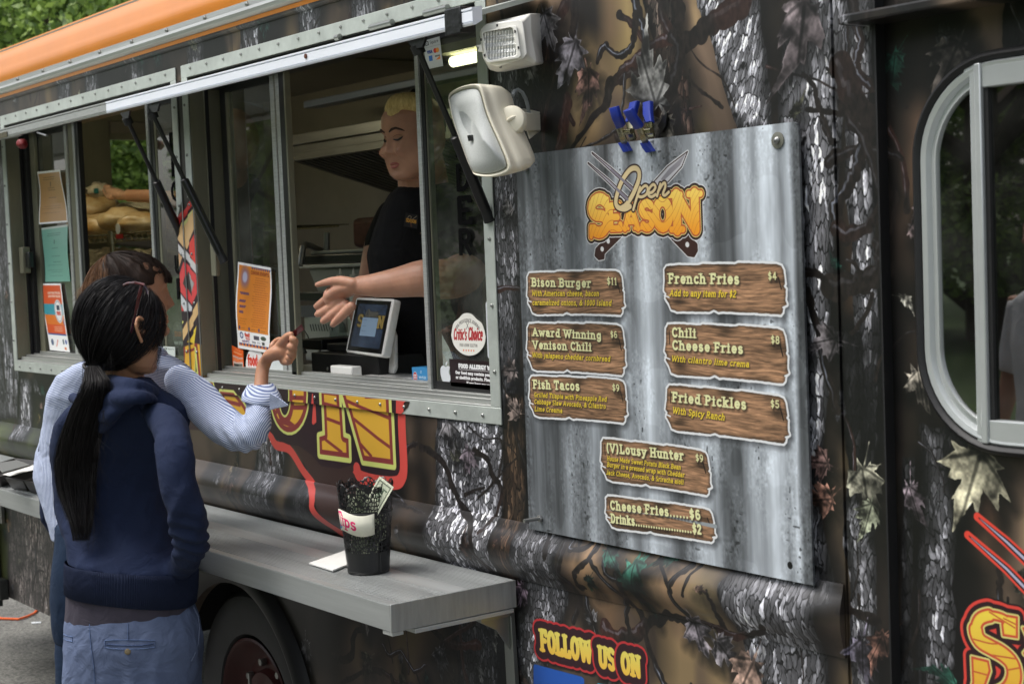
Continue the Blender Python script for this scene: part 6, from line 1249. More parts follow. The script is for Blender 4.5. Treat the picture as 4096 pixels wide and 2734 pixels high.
# ---------------------------------------------------------------- people
cr = R@np.array([1., 0, 0]); cr[2] = 0; cr /= np.linalg.norm(cr); aw = np.array([-cr[1], cr[0], 0.])        # to the right of the view, and away from it
UPV = np.array([0, 0, 1.])
def Zof(p): return float(np.dot(np.array(p)-CAM, ray(CX, CY)/F))
def solid(name, mb, m, parent, voxel=.006, it=6, disp=None, label=None, attr=None, post=None):
    """fuse overlapping closed shapes into one continuous skin"""
    me = bpy.data.meshes.new(name); me.from_pydata(mb.v, [], mb.f); bm = bmesh.new(); bm.from_mesh(me); bmesh.ops.triangulate(bm, faces=bm.faces); bmesh.ops.recalc_face_normals(bm, faces=bm.faces); bm.to_mesh(me); bm.free()
    o = bpy.data.objects.new(name, me); C.objects.link(o); r = o.modifiers.new('r', 'REMESH'); r.mode = 'VOXEL'; r.voxel_size = voxel
    s = o.modifiers.new('s', 'SMOOTH'); s.factor = .5; s.iterations = it
    dg = bpy.context.evaluated_depsgraph_get(); nm = bpy.data.meshes.new_from_object(o.evaluated_get(dg)); o.modifiers.clear(); o.data = nm; nm.name = name; bpy.data.meshes.remove(me)
    n = len(nm.vertices); co = np.empty(n*3, np.float32); nm.vertices.foreach_get('co', co); co = co.reshape(-1, 3); no = np.empty(n*3, np.float32); nm.vertices.foreach_get('normal', no); no = no.reshape(-1, 3)
    if attr: a = nm.attributes.new('sc', 'FLOAT', 'POINT'); a.data.foreach_set('value', attr(co).astype(np.float32))
    if disp is not None: co = co+no*disp(co, no)[:, None]; nm.vertices.foreach_set('co', co.astype(np.float32).ravel())
    nm.materials.clear(); nm.materials.append(m); nm.shade_smooth(); nm.update()
    if parent: o.parent = parent; o.matrix_parent_inverse = world_of(parent).inverted()
    if label: o['label'] = label
    return o
def ring(ul, ur, v, y, dep, n=22, e=2.4, dv=0., lean=0., yc=None):
    c = at((ul+ur)/2, v, y); a = (ur-ul)/2*Zof(c)/F; out = []
    for k in range(n):
        t = 2*math.pi*k/n; x = math.copysign(abs(math.cos(t))**(2/e), math.cos(t)); d = math.copysign(abs(math.sin(t))**(2/e), math.sin(t))
        p = c+cr*a*x+aw*dep*d+UPV*(-dv*x*Zof(c)/F+lean*d); out.append(tuple(p))
    return out
def limb(mb, pts, flat=1., n=14, sub=3):
    """pts: (u, v, y, radius in px)"""
    P = [at(u, v, y) for u, v, y, r_ in pts]; rs = [r_*Zof(p)/F for (u, v, y, r_), p in zip(pts, P)]
    Q = curve([tuple(p)+(r_,) for p, r_ in zip(P, rs)], sub); mb.tube([q[:3] for q in Q], [max(.002, q[3]) for q in Q], n, True, flat)
    a, b = Q[0], Q[-1]
    for q in (a, b): ball(mb, q[:3], max(.002, q[3])*.97)
    return mb
def ball(mb, c, r, n=12, sc=(1, 1, 1)):
    v = []; k = n//2; f = []
    for j in range(k+1):
        for i in range(n): th, ph = math.pi*(j+.02)/(k+.04), 2*math.pi*i/n; v.append((c[0]+r*sc[0]*math.sin(th)*math.cos(ph), c[1]+r*sc[1]*math.sin(th)*math.sin(ph), c[2]+r*sc[2]*math.cos(th)))
    for j in range(k):
        for i in range(n): f.append((j*n+i, j*n+(i+1) % n, (j+1)*n+(i+1) % n, (j+1)*n+i))
    f.append(tuple(range(n-1, -1, -1))); f.append(tuple(k*n+i for i in range(n))); mb.add(v, f)
def folds(seed, amp, sc=9., dirn=(0, 0, 1), st=.35):
    def fn(co, no):
        d = np.array(dirn, float); d /= np.linalg.norm(d); out = np.empty(len(co), np.float32)
        along = co@d; P = co-along[:, None]*d*(1-st)
        for i, p in enumerate(P):
            v = Vector(p*sc)+Vector((seed, 0, 0)); w = mnoise.noise(v*.5); out[i] = (1-abs(mnoise.noise(v+Vector((w*1.5, w, 0))))*2.4)**1*.55+mnoise.noise(v*.45)*.8
        return amp*(out-.3)
    return fn
HEAD = [(-.118, .010, .066, .040), (-.113, .028, .083, .012), (-.098, .043, .090, -.012), (-.075, .055, .088, -.040), (-.048, .063, .086, -.060), (-.015, .069, .086, -.080), (.015, .072, .088, -.092), (.045, .074, .090, -.098), (.072, .070, .083, -.093), (.092, .058, .066, -.078), (.105, .038, .038, -.052), (.112, .012, .010, -.022)]
def head_shape(org, fwd, upv, s=1., fat=0., n=64, nose=1.):
    fwd = np.array(fwd, float); fwd /= np.linalg.norm(fwd); upv = np.array(upv, float); upv -= fwd*fwd.dot(upv); upv /= np.linalg.norm(upv); sd_ = np.cross(fwd, upv); H = np.array(HEAD)
    zs = np.concatenate([np.linspace(-.118, .112, 90)]); v = []; f = []
    for z in zs:
        w = np.interp(z, H[:, 0], H[:, 1])*(1+fat*.22*float(sm(.03, -.06, np.array(z)))); fr = np.interp(z, H[:, 0], H[:, 2])+fat*.004; bk = np.interp(z, H[:, 0], H[:, 3])
        for k in range(n):
            t = 2*math.pi*k/n; x = w*math.copysign(abs(math.sin(t))**.86, math.sin(t)); y = (fr+bk)/2+(fr-bk)/2*math.copysign(abs(math.cos(t))**.92, math.cos(t)); fa = max(0, math.cos(t))**.5
            g = lambda x0, z0, sx, sz: math.exp(-((abs(x)-x0)/sx)**2-((z-z0)/sz)**2)
            hn = np.interp(z, [-.044, -.036, -.028, -.020, .0, .022, .034], [0, .010, .024, .023, .013, .005, .0])*nose; d = hn*math.exp(-(x/(.0085+.005*float(sm(.0, -.03, np.array(z)))))**2)
            d += .009*g(.0125, -.033, .006, .007)-.010*g(.031, .010, .015, .010)+.005*g(.028, .033, .022, .006)+.007*(1+fat)*g(.042, -.028, .018, .018)+.0065*g(0, -.0595, .019, .0045)+.007*g(0, -.0725, .016, .005)-.005*g(0, -.0660, .022, .0018)-.004*g(0, -.083, .02, .005)+.006*g(0, -.102, .018, .010)+.004*g(.031, .008, .010, .005)
            v.append(tuple(np.array(org)+s*(sd_*x+fwd*(y+d*fa)+upv*z)))
    for j in range(len(zs)-1):
        for i in range(n): f.append((j*n+i, j*n+(i+1) % n, (j+1)*n+(i+1) % n, (j+1)*n+i))
    f.append(tuple(range(n-1, -1, -1))); f.append(tuple((len(zs)-1)*n+i for i in range(n)))
    L = lambda x, y, z: np.array(org)+s*(sd_*x+fwd*y+upv*z)
    return v, f, L
def ear(mb, L, sgn, s=1.):
    P = [L(sgn*.067, .004, -.022), L(sgn*.075, -.001, -.030), L(sgn*.080, -.008, -.022), L(sgn*.084, -.020, -.004), L(sgn*.086, -.026, .012), L(sgn*.083, -.022, .026), L(sgn*.077, -.010, .032), L(sgn*.073, .002, .026), L(sgn*.069, .008, .014)]
    mb.tube([tuple(q[:3]) for q in curve([tuple(p) for p in P], 3)], .0042*s, 8); 
    mb.loft([[tuple(L(sgn*(x+dx), y, z)) for x, y, z in ((.068, .004, -.024), (.074, -.010, -.020), (.077, -.020, .0), (.076, -.018, .02), (.070, -.002, .026), (.066, .008, .01))] for dx in (-.006, .003)])
    ball(mb, L(sgn*.071, .006, -.004), .006*s)
def strands(name, paths, width, m, parent, kind='stuff'):
    """paths: array (n, k, 3) -> thin ribbons"""
    P = np.asarray(paths, np.float32); n, k, _ = P.shape; t = np.gradient(P, axis=1); t /= np.linalg.norm(t, axis=2)[..., None]+1e-9
    r = np.random.RandomState(5).normal(size=(n, 1, 3)); s = np.cross(t, r); s /= np.linalg.norm(s, axis=2)[..., None]+1e-9
    w = (np.linspace(1, .35, k)[None, :, None])*width*np.random.RandomState(6).uniform(.6, 1.3, (n, 1, 1)); V = np.stack([P-s*w, P+s*w], 2).reshape(-1, 3)
    b = (np.arange(n)[:, None]*k+np.arange(k-1)[None])*2; q = np.stack([b, b+1, b+3, b+2], -1).reshape(-1); nf = n*(k-1)
    me = bpy.data.meshes.new(name); me.vertices.add(len(V)); me.vertices.foreach_set('co', V.ravel().astype(np.float32)); me.loops.add(nf*4); me.loops.foreach_set('vertex_index', q.astype(np.int32)); me.polygons.add(nf); me.polygons.foreach_set('loop_start', np.arange(nf, dtype=np.int32)*4); me.polygons.foreach_set('loop_total', np.full(nf, 4, np.int32)); me.update(calc_edges=True); me.shade_smooth()
    me.materials.append(m); o = bpy.data.objects.new(name, me); C.objects.link(o); o.parent = parent; o.matrix_parent_inverse = world_of(parent).inverted(); o['kind'] = kind; return o
def smooth_paths(P, n): # (m, j, 3) control -> resample with Catmull-Rom
    P = np.asarray(P); m_, j, _ = P.shape; Q = np.concatenate([2*P[:, :1]-P[:, 1:2], P, 2*P[:, -1:]-P[:, -2:-1]], 1); out = []
    for u in np.linspace(0, j-1-1e-6, n):
        i = int(u); t = u-i; p0, p1, p2, p3 = Q[:, i], Q[:, i+1], Q[:, i+2], Q[:, i+3]; out.append(.5*((2*p1)+(-p0+p2)*t+(2*p0-5*p1+4*p2-p3)*t*t+(-p0+3*p1-3*p2+p3)*t**3))
    return np.stack(out, 1)
skin_a = mat('skin_light_tan', (182, 136, 104), .5, 0, .09, 22, .12, 160, spec=.4, sss=.25)
skin_b = mat('skin_warm', (180, 132, 104), .5, 0, .10, 22, .12, 160, spec=.4, sss=.25)
skin_c = mat('skin_rosy', (186, 138, 114), .5, 0, .12, 20, .12, 160, spec=.45, sss=.25)
def hairmat(name, c, rough=.34, c2=None):
    m = mat(name, c, rough+.2, 0, .12, 180, 0, 60, (1, 1, .15), spec=.3, col2=c2); return m
hair_blk = hairmat('black_hair', (24, 21, 22), .33); hair_brn = hairmat('brown_hair', (54, 37, 26), .38, (26, 18, 14)); hair_tip = hairmat('light_brown_hair', (138, 98, 62), .42, (84, 56, 36)); hair_bld = hairmat('blond_hair', (232, 208, 146), .4, (186, 154, 92))
def cloth(name, col, col2=None, bump=.55, bs=700, stripe=None, sheen=.0):
    m = mat(name, col, .88, 0, .13, 7, 0, 60, spec=.25, sheen=sheen); nt = m.node_tree; b = nt.nodes['Principled BSDF']
    tc = nt.nodes.new('ShaderNodeTexCoord'); n1 = nt.nodes.new('ShaderNodeTexNoise'); n1.inputs['Scale'].default_value = bs; n2 = nt.nodes.new('ShaderNodeTexNoise'); n2.inputs['Scale'].default_value = 16; n2.inputs['Detail'].default_value = 3; n2.inputs['Distortion'].default_value = 1.2
    for q_ in (n1, n2): nt.links.new(tc.outputs['Object'], q_.inputs['Vector'])
    b1 = nt.nodes.new('ShaderNodeBump'); b1.inputs['Strength'].default_value = bump*.6; b1.inputs['Distance'].default_value = .001; nt.links.new(n1.outputs['Fac'], b1.inputs['Height'])
    b2 = nt.nodes.new('ShaderNodeBump'); b2.inputs['Strength'].default_value = bump; b2.inputs['Distance'].default_value = .012; nt.links.new(n2.outputs['Fac'], b2.inputs['Height']); nt.links.new(b1.outputs[0], b2.inputs['Normal']); nt.links.new(b2.outputs[0], b.inputs['Normal'])
    if stripe:
        at_ = nt.nodes.new('ShaderNodeAttribute'); at_.attribute_name = 'sc'; ml = nt.nodes.new('ShaderNodeMath'); ml.operation = 'MULTIPLY'; ml.inputs[1].default_value = 2*math.pi/stripe[0]; sn = nt.nodes.new('ShaderNodeMath'); sn.operation = 'SINE'
        nt.links.new(at_.outputs['Fac'], ml.inputs[0]); nt.links.new(ml.outputs[0], sn.inputs[0]); rp = nt.nodes.new('ShaderNodeValToRGB'); rp.color_ramp.elements[0].position = .30; rp.color_ramp.elements[1].position = .55; rp.color_ramp.elements[0].color = lin(stripe[1])+(1,); rp.color_ramp.elements[1].color = lin(col)+(1,)
        mr = nt.nodes.new('ShaderNodeMapRange'); mr.inputs['From Min'].default_value = -1; mr.inputs['From Max'].default_value = 1; nt.links.new(sn.outputs[0], mr.inputs['Value']); nt.links.new(mr.outputs[0], rp.inputs[0]); nt.links.new(rp.outputs[0], b.inputs['Base Color'])
    return m
hood_m = cloth('navy_sweatshirt', (30, 40, 66)); hood_d = cloth('navy_rib_knit', (26, 34, 56)); tee_m = cloth('grey_jersey', (66, 62, 72)); pants_m = cloth('slate_blue_cotton', (96, 108, 136), bump=.7); jean_m = cloth('dark_denim', (28, 44, 66), bump=.4)
shirt_m = cloth('striped_shirt', (200, 208, 224), stripe=(.0044, (104, 118, 158)), bump=.45); black_tee = cloth('black_tshirt', (15, 15, 17), bump=.5)
shoe_m = mat('dark_shoe', (30, 30, 32), .6)
H = lambda a, b: (100+a/1.7425, 1400+b/1.7425)      # hoodie crop -> picture
def lower_body(par, hips, ys, foot_y, m, nm, knee=None):
    pass

# ======== person 1: navy hooded sweatshirt, long black ponytail
Y1 = -.50
p1 = empty('person', tuple(at(520, 2500, Y1)*np.array([1, 1, 0])), 'woman in navy hooded sweatshirt with long black ponytail and glasses on her head', 'person', 'people at the food truck')
mb = MB(); q = lambda ul, ur, v, d, dv=0., y=Y1, **k: ring(ul, ur, v, y, d, dv=dv, **k)
mb.loft([q(430, 600, 1508, .045, y=-.50), q(400, 640, 1550, .060, 4, y=-.50), q(330, 700, 1588, .075, 8), q(262, 748, 1630, .088, 8), q(222, 760, 1685, .098, 10), q(208, 735, 1760, .105, 10), q(206, 690, 1840, .110, 8), q(212, 668, 1930, .110, 8), q(226, 672, 2030, .108, 12), q(244, 700, 2120, .108, 18), q(262, 745, 2200, .112, 26), q(268, 780, 2270, .118, 32)])
# arms: both hands in the front pockets
limb(mb, [(*H(290, 420), Y1+.01, 40), (*H(222, 560), Y1, 50), (*H(180, 760), Y1-.01, 50), (*H(175, 960), Y1, 46), (*H(185, 1120), Y1+.02, 45), (*H(225, 1240), Y1+.05, 38), (*H(290, 1310), Y1+.10, 32)])
limb(mb, [(*H(880, 430), Y1+.01, 44), (*H(975, 500), Y1-.0, 66), (*H(1025, 600), Y1-.01, 78), (*H(1040, 740), Y1-.03, 84), (*H(1070, 920), Y1-.03, 80), (*H(1115, 1090), Y1-.02, 80), (*H(1150, 1230), Y1-.0, 80), (*H(1150, 1370), Y1+.02, 76), (*H(1110, 1480), Y1+.06, 62), (*H(1040, 1560), Y1+.10, 46)])
def dw1(co, no):
    f1 = folds(3, .0065, 8, (.5, 0, 1), .5)(co, no); f2 = folds(9, .0045, 15, (.7, .3, .8), .35)(co, no)
    z = co[:, 2]; s_ = (co-at(500, 1900, Y1))@cr
    # crescent folds at the right elbow, slanting pulls across the back
    e = at(*H(1150, 1330), Y1); g = np.exp(-(((co-e)@cr)/.07)**2-((z-e[2])/.06)**2); f3 = g*.0055*np.sin((z-e[2])*190+s_*50)
    f4 = .0035*np.sin((z*55+s_*48))*np.exp(-((z-at(500, 2120, Y1)[2])/.10)**2)
    return f1+f2+f3+f4
solid('sweatshirt', mb, hood_m, p1, .0065, 16, dw1)
sweat = [c_ for c_ in p1.children if c_.name.startswith('sweatshirt')][0]
# ribbed hem band, made of ribs
def ribbed(name, ringsrc, m, par, nr=210, amp=.0007):
    rings = []
    for (ul, ur, v, d, dv, y) in ringsrc:
        c = at((ul+ur)/2, v, y); a = (ur-ul)/2*Zof(c)/F; out = []
        for k in range(nr*4):
            t = 2*math.pi*k/(nr*4); w = 1+amp/.12*(1 if (k % 4) < 2 else -1); x = math.copysign(abs(math.cos(t))**(2/2.4), math.cos(t)); dd = math.copysign(abs(math.sin(t))**(2/2.4), math.sin(t)); out.append(tuple(c+cr*a*x*w+aw*d*dd*w+UPV*(-dv*x*Zof(c)/F)))
        rings.append(out)
    return MB().loft(rings, True, False).build(name, m, par, smooth=True, auto=False)
ribbed('hem_band', [(270, 782, 2255, .119, 30, Y1), (268, 788, 2268, .123, 31, Y1), (267, 786, 2330, .122, 34, Y1), (268, 779, 2384, .119, 36, Y1), (273, 772, 2388, .114, 36, Y1)], hood_d, p1)
# hood lying on the shoulders
mb = MB()
def hoodring(u, v, rx, rz, y, tilt=0.): return None
limb(mb, [(*H(500, 250), -.44, 20), (*H(560, 215), -.52, 30), (*H(680, 240), -.56, 34), (*H(800, 262), -.53, 34), (*H(890, 290), -.47, 26), (*H(900, 300), -.42, 16)], n=16)
limb(mb, [(*H(470, 420), -.54, 26), (*H(560, 360), -.575, 40), (*H(690, 335), -.575, 36), (*H(820, 330), -.54, 28), (*H(905, 345), -.49, 16)], n=16)
limb(mb, [(*H(505, 470), -.56, 34), (*H(580, 455), -.59, 36), (*H(650, 410), -.58, 26), (*H(740, 370), -.56, 18)], n=16)
limb(mb, [(*H(500, 545), -.56, 22), (*H(540, 540), -.585, 26), (*H(600, 500), -.575, 20), (*H(660, 440), -.565, 12)], n=16)
limb(mb, [(*H(330, 330), -.50, 20), (*H(400, 360), -.54, 28), (*H(470, 430), -.56, 30)], n=16)
solid('hood', mb, hood_m, p1, .005, 10, folds(5, .0016, 24, (1, 0, .3), .3))
limb(mb := MB(), [(*H(548, 232), -.47, 20), (*H(600, 222), -.52, 26), (*H(700, 232), -.53, 27), (*H(800, 252), -.49, 20)]); solid('hood_lining', mb, hood_d, p1, .005, 3)
# seams
# t-shirt tail and trousers
mb = MB(); mb.loft([q(275, 772, 2330, .108, 30), q(268, 775, 2400, .115, 20), q(264, 778, 2450, .118, 0), q(264, 780, 2478, .119, -6)]); solid('tshirt', mb, tee_m, p1, .006, 5, folds(12, .003, 12, (1, 0, .15), .25))
mb = MB(); mb.loft([q(268, 774, 2420, .108, 0), q(262, 792, 2470, .115), q(258, 806, 2560, .125), q(256, 806, 2680, .128), q(262, 798, 2800, .122), q(270, 790, 2880, .11)])
for s_, u in ((-1, 395), (1, 665)):
    limb(mb, [(u, 2860, Y1+.03, 80), (u+8, 3000, Y1, 104), (u+10, 3300, Y1, 88), (u+8, 3700, Y1, 66), (u+5, 3960, Y1, 56)], n=16)
def dwp(co, no):
    s_ = (co-at(530, 2600, Y1))@cr; cen = np.exp(-(s_/.012)**2)*(no@aw < 0); return folds(20, .006, 9, (.5, 0, 1), .4)(co, no)+folds(22, .003, 22, (1, 0, .4), .4)(co, no)-.010*cen*sm(at(530, 2560, Y1)[2], at(530, 2800, Y1)[2], co[:, 2])
pp = solid('trousers', mb, pants_m, p1, .0075, 6, dwp)
for u in (395, 665):
    c_ = at(u+5, 3900, Y1); c_[2] = 0; MB().loft([[tuple(c_+cr*.042*math.cos(t)*k+aw*(.05+.12*math.sin(t)*k)+UPV*z) for t in np.linspace(0, 2*math.pi, 17)[:-1]] for z, k in ((0, .95), (.03, 1), (.06, .8), (.085, .45))]).build('shoe', shoe_m, p1, smooth=True)
wd = 2734/834.; g_ = lambda a, b: (a/1.88, 1900+b/1.88)
yb_ = Y1-.118
def stitch(pts, r_, m, nm='seam', y=None): MB().tube([at(*g_(a, b), (yb_-.004) if y is None else y) for a, b in pts], r_, 6).build(nm, m, p1, smooth=True)
seam_m = cloth('slate_seam', (92, 110, 146))
# the welt pocket with its button, the centre seam and a side pocket edge lie on the cloth
pk = mat('button_horn', (112, 98, 70), .35, 0, .3, 200)
from mathutils.bvhtree import BVHTree
def on_surface(o, u, v, off=.0015):
    bv = on_surface.c.get(o.name)
    if bv is None:
        bm = bmesh.new(); bm.from_mesh(o.data); bv = BVHTree.FromBMesh(bm); bm.free(); on_surface.c[o.name] = bv
    d = Vector(ray(u, v)).normalized(); h = bv.ray_cast(Vector(CAM), d); return np.array(h[0]-d*off) if h[0] else at(u, v, Y1-.12)
on_surface.c = {}
S_ = lambda pts, off=.0015, o=None: [on_surface(o or pp, *g_(a, b), off) for a, b in pts]
MB().tube(S_([(962, 1112), (962, 1180), (962, 1232)]), .0011, 6).build('centre_seam', seam_m, p1, smooth=True)
MB().tube(S_([(672, 1090), (675, 1200), (690, 1330), (705, 1430), (712, 1560)]), .0011, 6).build('side_seam', seam_m, p1, smooth=True)
MB().tube(S_([(790, 1240), (870, 1236), (980, 1236), (1080, 1238), (1165, 1240), (1166, 1290), (1080, 1302), (960, 1306), (860, 1303), (790, 1294), (790, 1240)]), .0013, 6).build('pocket_welt', seam_m, p1, smooth=True)
MB().tube(S_([(800, 1268), (870, 1274), (960, 1279), (1060, 1277), (1152, 1262)], .001), .0022, 6).build('pocket_slit', cloth('slate_dark', (70, 84, 116)), p1, smooth=True)
MB().tube([on_surface(sweat, *H(a, b), .0004) for a, b in ((786, 385), (810, 425), (830, 470), (852, 515), (868, 560), (885, 600), (900, 650), (908, 720), (915, 790))], .0011, 6).build('shoulder_seam', hood_d, p1, smooth=True)
bq_ = S_([(960, 1324)], .002)[0]; nrm_ = CAM-bq_; nrm_ /= np.linalg.norm(nrm_); MB().disc(bq_, nrm_, .0075, .002, 18, .0008).build('pocket_button', pk, p1, smooth=True)
MB().tube(S_([(478, 1190), (500, 1205), (545, 1212), (545, 1248), (505, 1240), (480, 1225)]), .0013, 6).build('pocket_welt', seam_m, p1, smooth=True)
MB().tube(S_([(1455, 990), (1490, 1060), (1500, 1150), (1490, 1260), (1462, 1350), (1440, 1395)], .002), .0022, 6).build('side_pocket_edge', cloth('slate_light', (104, 114, 136)), p1, smooth=True)
# head, neck
o1 = at(500, 1312, -.50); o1 = np.array(o1); f1_ = cr*.72+aw*.69
v, f, L1 = head_shape(o1, f1_+np.array([0, 0, -.10]), UPV, .96); mb = MB().add(v, f)
nk = at(490, 1530, -.49); mb.tube([o1+np.array([0, 0, -.03])-f1_*.02, (o1+nk)/2-f1_*.012, nk, nk-np.array([0, 0, .06])], [.052, .050, .056, .066], 18); ear(mb, lambda x, y, z: L1(x*1.24, y-.004, z-.004), 1, 1.1); ear(mb, L1, -1, .96)
solid('head', mb, skin_a, p1, .0032, 3)
# hair: cap plus strands drawn back to the tie
hc = o1-f1_*.020+UPV*.012; tie = at(366, 1468, -.585)
dtie = (tie-hc); rt = np.linalg.norm(dtie); dtie /= rt
HRX = (.093, .110, .116)
fb = f1_/np.linalg.norm(f1_); sb = np.cross(fb, UPV)
def hpt(d, k=1.):   # point on the hair ellipsoid for direction d
    a, b, c_ = d@sb, d@fb, d@UPV; return hc+k*(sb*a*HRX[0]+fb*b*(HRX[1] if b < 0 else .126)+UPV*c_*HRX[2])
mb = MB(); v = []; n, k = 40, 24
for j in range(k+1):
    for i in range(n):
        th, ph = math.pi*(j+.01)/(k+.02), 2*math.pi*i/n; d = sb*math.sin(th)*math.cos(ph)+fb*math.sin(th)*math.sin(ph)+UPV*math.cos(th)
        kk = .965 if d@fb < .15 or d@UPV > .16 or (d@UPV > -.12 and abs(d@sb) > .42 and d@fb < .8) else .70
        dd = d@sb
        if abs(dd) > .6 and d@UPV < .0 and d@fb > -.25: kk = .70
        if d@UPV < -.45 and d@fb > .05: kk = .62
        v.append(tuple(hpt(d, kk)))
mb.add(v, [(j*n+i, j*n+(i+1) % n, (j+1)*n+(i+1) % n, (j+1)*n+i) for j in range(k) for i in range(n)]+[tuple(range(n-1, -1, -1)), tuple(k*n+i for i in range(n))])
mb.tube([hpt(dtie, .55), hpt(dtie, .9), tie], [.07, .045, .014], 18)
cap = solid('hair', mb, hair_blk, p1, .004, 6)
rs_ = np.random.RandomState(2); starts = []
while len(starts) < 7000:
    d = rs_.normal(size=3); d /= np.linalg.norm(d); a, b, c_ = d@sb, d@fb, d@UPV
    if b > .88 or (c_ < -.12 and b > .12) or (c_ < -.5 and b > -.15) or c_ < -.86: continue
    starts.append(d)
D0 = np.array(starts); ts = np.linspace(0, 1, 9); paths = []
for d in D0:
    P = []
    for t in ts:
        w = d*(1-t)+dtie*t+UPV*.0; w /= np.linalg.norm(w); pt = hpt(w, .99+.01*math.sin(9*d[0]+7*d[2])); P.append(pt*(1-t**4)+t**4*(tie+.006*d))
    paths.append(P)
paths = np.array(paths)+rs_.normal(size=(len(paths), 1, 3))*.0022; strands('hair_strands', paths, .00042, hair_blk, p1)
# loose wisps by the ear and neck
fl_ = []
for i in range(60):
    a = L1(.06+.02*rs_.rand(), .045-.02*rs_.rand(), .02); b = L1(.066+.02*rs_.rand(), .05+.012*rs_.rand(), -.04); c_ = L1(.06+.02*rs_.rand(), .04+.025*rs_.rand(), -.09-.03*rs_.rand()); fl_.append([a, b, c_])
for i in range(50):
    a = hpt(-fb*.6+sb*rs_.uniform(.1, .8)-UPV*.55, .9); fl_.append([a, a+np.array([0, 0, -.03])+sb*.01, a+np.array([rs_.uniform(-.01, .02), 0, -.05-.03*rs_.rand()])])
for i in range(70):
    a = hpt(-fb*.5-sb*rs_.uniform(.1, .9)-UPV*.45, .95); fl_.append([a, a+np.array([0, -.006, -.04]), a+np.array([rs_.uniform(-.01, .01), -.01, -.07-.05*rs_.rand()])])
strands('loose_hair', smooth_paths(fl_, 8), .00035, hair_blk, p1)
MB().tube([tuple(tie+.0165*(cr*math.cos(a)*1.1+aw*math.sin(a)*.9)+UPV*(.006*math.sin(a)-.004*math.cos(a)*1.5)) for a in np.linspace(0, 2*math.pi, 25)], .0045, 10).build('hair_tie', black_r, p1, smooth=True)
# ponytail
PT = [(372, 1470, 24, -.60), (385, 1540, 50, -.615), (352, 1640, 66, -.622), (322, 1750, 76, -.625), (304, 1850, 80, -.622), (304, 1950, 72, -.622), (316, 2040, 54, -.624), (326, 2110, 40, -.626), (322, 2190, 26, -.628)]
mb = MB(); mb.loft([ring(u-w*k_, u+w*k_, v_, y_, .005+.00024*w*k_, 20, 2.) for (u, v_, w, y_), k_ in zip(PT[:-1], (.93, .93, .93, .93, .9, .82, .66, .3))]); solid('ponytail', mb, hair_blk, p1, .004, 5)
m_ = 6500; a_ = rs_.uniform(-1, 1, m_); b_ = rs_.uniform(-1, 1, m_); ctl = []
for u, v_, w, y_ in PT:
    c0 = at(u, v_, y_); k_ = w*Zof(c0)/F; ww = a_+rs_.normal(size=m_)*.06; ctl.append(c0+cr*(ww*k_*1.0)[:, None]+aw*((np.sqrt(np.clip(1-ww**2, 0, 1))*b_)*(.007+.00026*w))[:, None])
ctl = np.stack(ctl, 1); cut = 1-.5*rs_.rand(m_); P = smooth_paths(ctl, 22); P2 = np.stack([P[i][np.clip((np.linspace(0, 21*cut[i], 16)).astype(int), 0, 21)] for i in range(m_)])
strands('ponytail_strands', P2+rs_.normal(size=(m_, 1, 3))*.0018, .00042, hair_blk, p1)
fr_ = []
for i in range(130):
    j = rs_.randint(2, 7); u, v_, w, y_ = PT[j]; c0 = at(u+w*rs_.choice([-1, 1])*rs_.uniform(.8, 1.0), v_, y_); fr_.append([c0, c0+cr*rs_.normal()*.012+UPV*-.05, c0+cr*rs_.normal()*.022+UPV*-.11])
strands('stray_hair', smooth_paths(fr_, 8), .0003, hair_blk, p1)
# sunglasses pushed up on the hair: one temple runs down towards the ear
E_ = lambda a, b, y: at(250+a/2.85, 950+b/2.85, y)
tort = mat('red_tortoiseshell', (24, 14, 14), .2, 0, .3, 60, coat=.2, col2=(100, 16, 18)); gl_ = empty('glasses', tuple(E_(850, 700, -.57)), 'dark red tortoiseshell glasses pushed up into black hair', 'glasses')
MB().tube([E_(905, 535, -.585), E_(880, 640, -.592), E_(855, 760, -.596), E_(830, 880, -.596), E_(800, 980, -.59), E_(782, 1080, -.575)], [.0042, .0042, .004, .0036, .0034, .0028], 8, flat=.5).build('temple', tort, gl_, smooth=True)
MB().tube([E_(700, 540, -.60), E_(750, 518, -.60), E_(830, 514, -.598), E_(925, 532, -.585), E_(955, 570, -.57), E_(965, 630, -.55)], .0034, 8).build('front_frame', tort, gl_, smooth=True)

# ======== person 2: striped shirt, short brown hair, holding out a card
Y2 = -.42
p2 = empty('person', tuple(at(240, 2500, -.45)*np.array([1, 1, 0])), 'person in blue striped shirt with short brown hair reaching a card to the window', 'person', 'people at the food truck')
G = lambda a, b: (a/1.3067, 900+b/1.3067)
mb = MB(); q2_ = lambda ul, ur, v, d, y=-.36, dv=0.: ring(ul, ur, v, y, d, dv=dv, n=24)
mb.loft([q2_(440, 640, 1405, .05, -.33), q2_(380, 700, 1428, .07, -.34, 4), q2_(300, 760, 1460, .085, -.345, 14), q2_(225, 790, 1510, .095, -.35, 22), q2_(192, 760, 1581, .105, -.36, 16), q2_(176, 700, 1680, .11, -.37), q2_(150, 640, 1800, .115, -.39), q2_(142, 600, 1895, .115, -.41), q2_(152, 570, 1935, .11, -.42), q2_(175, 540, 2010, .105, -.43), q2_(215, 500, 2150, .10, -.44)])
limb(mb, [(715, 1520, -.345, 62), (790, 1590, -.335, 80), (860, 1665, -.32, 80), (930, 1720, -.305, 76), (1000, 1738, -.29, 68), (1030, 1700, -.275, 56), (1036, 1640, -.255, 52), (1034, 1590, -.24, 48)], n=20, sub=4)
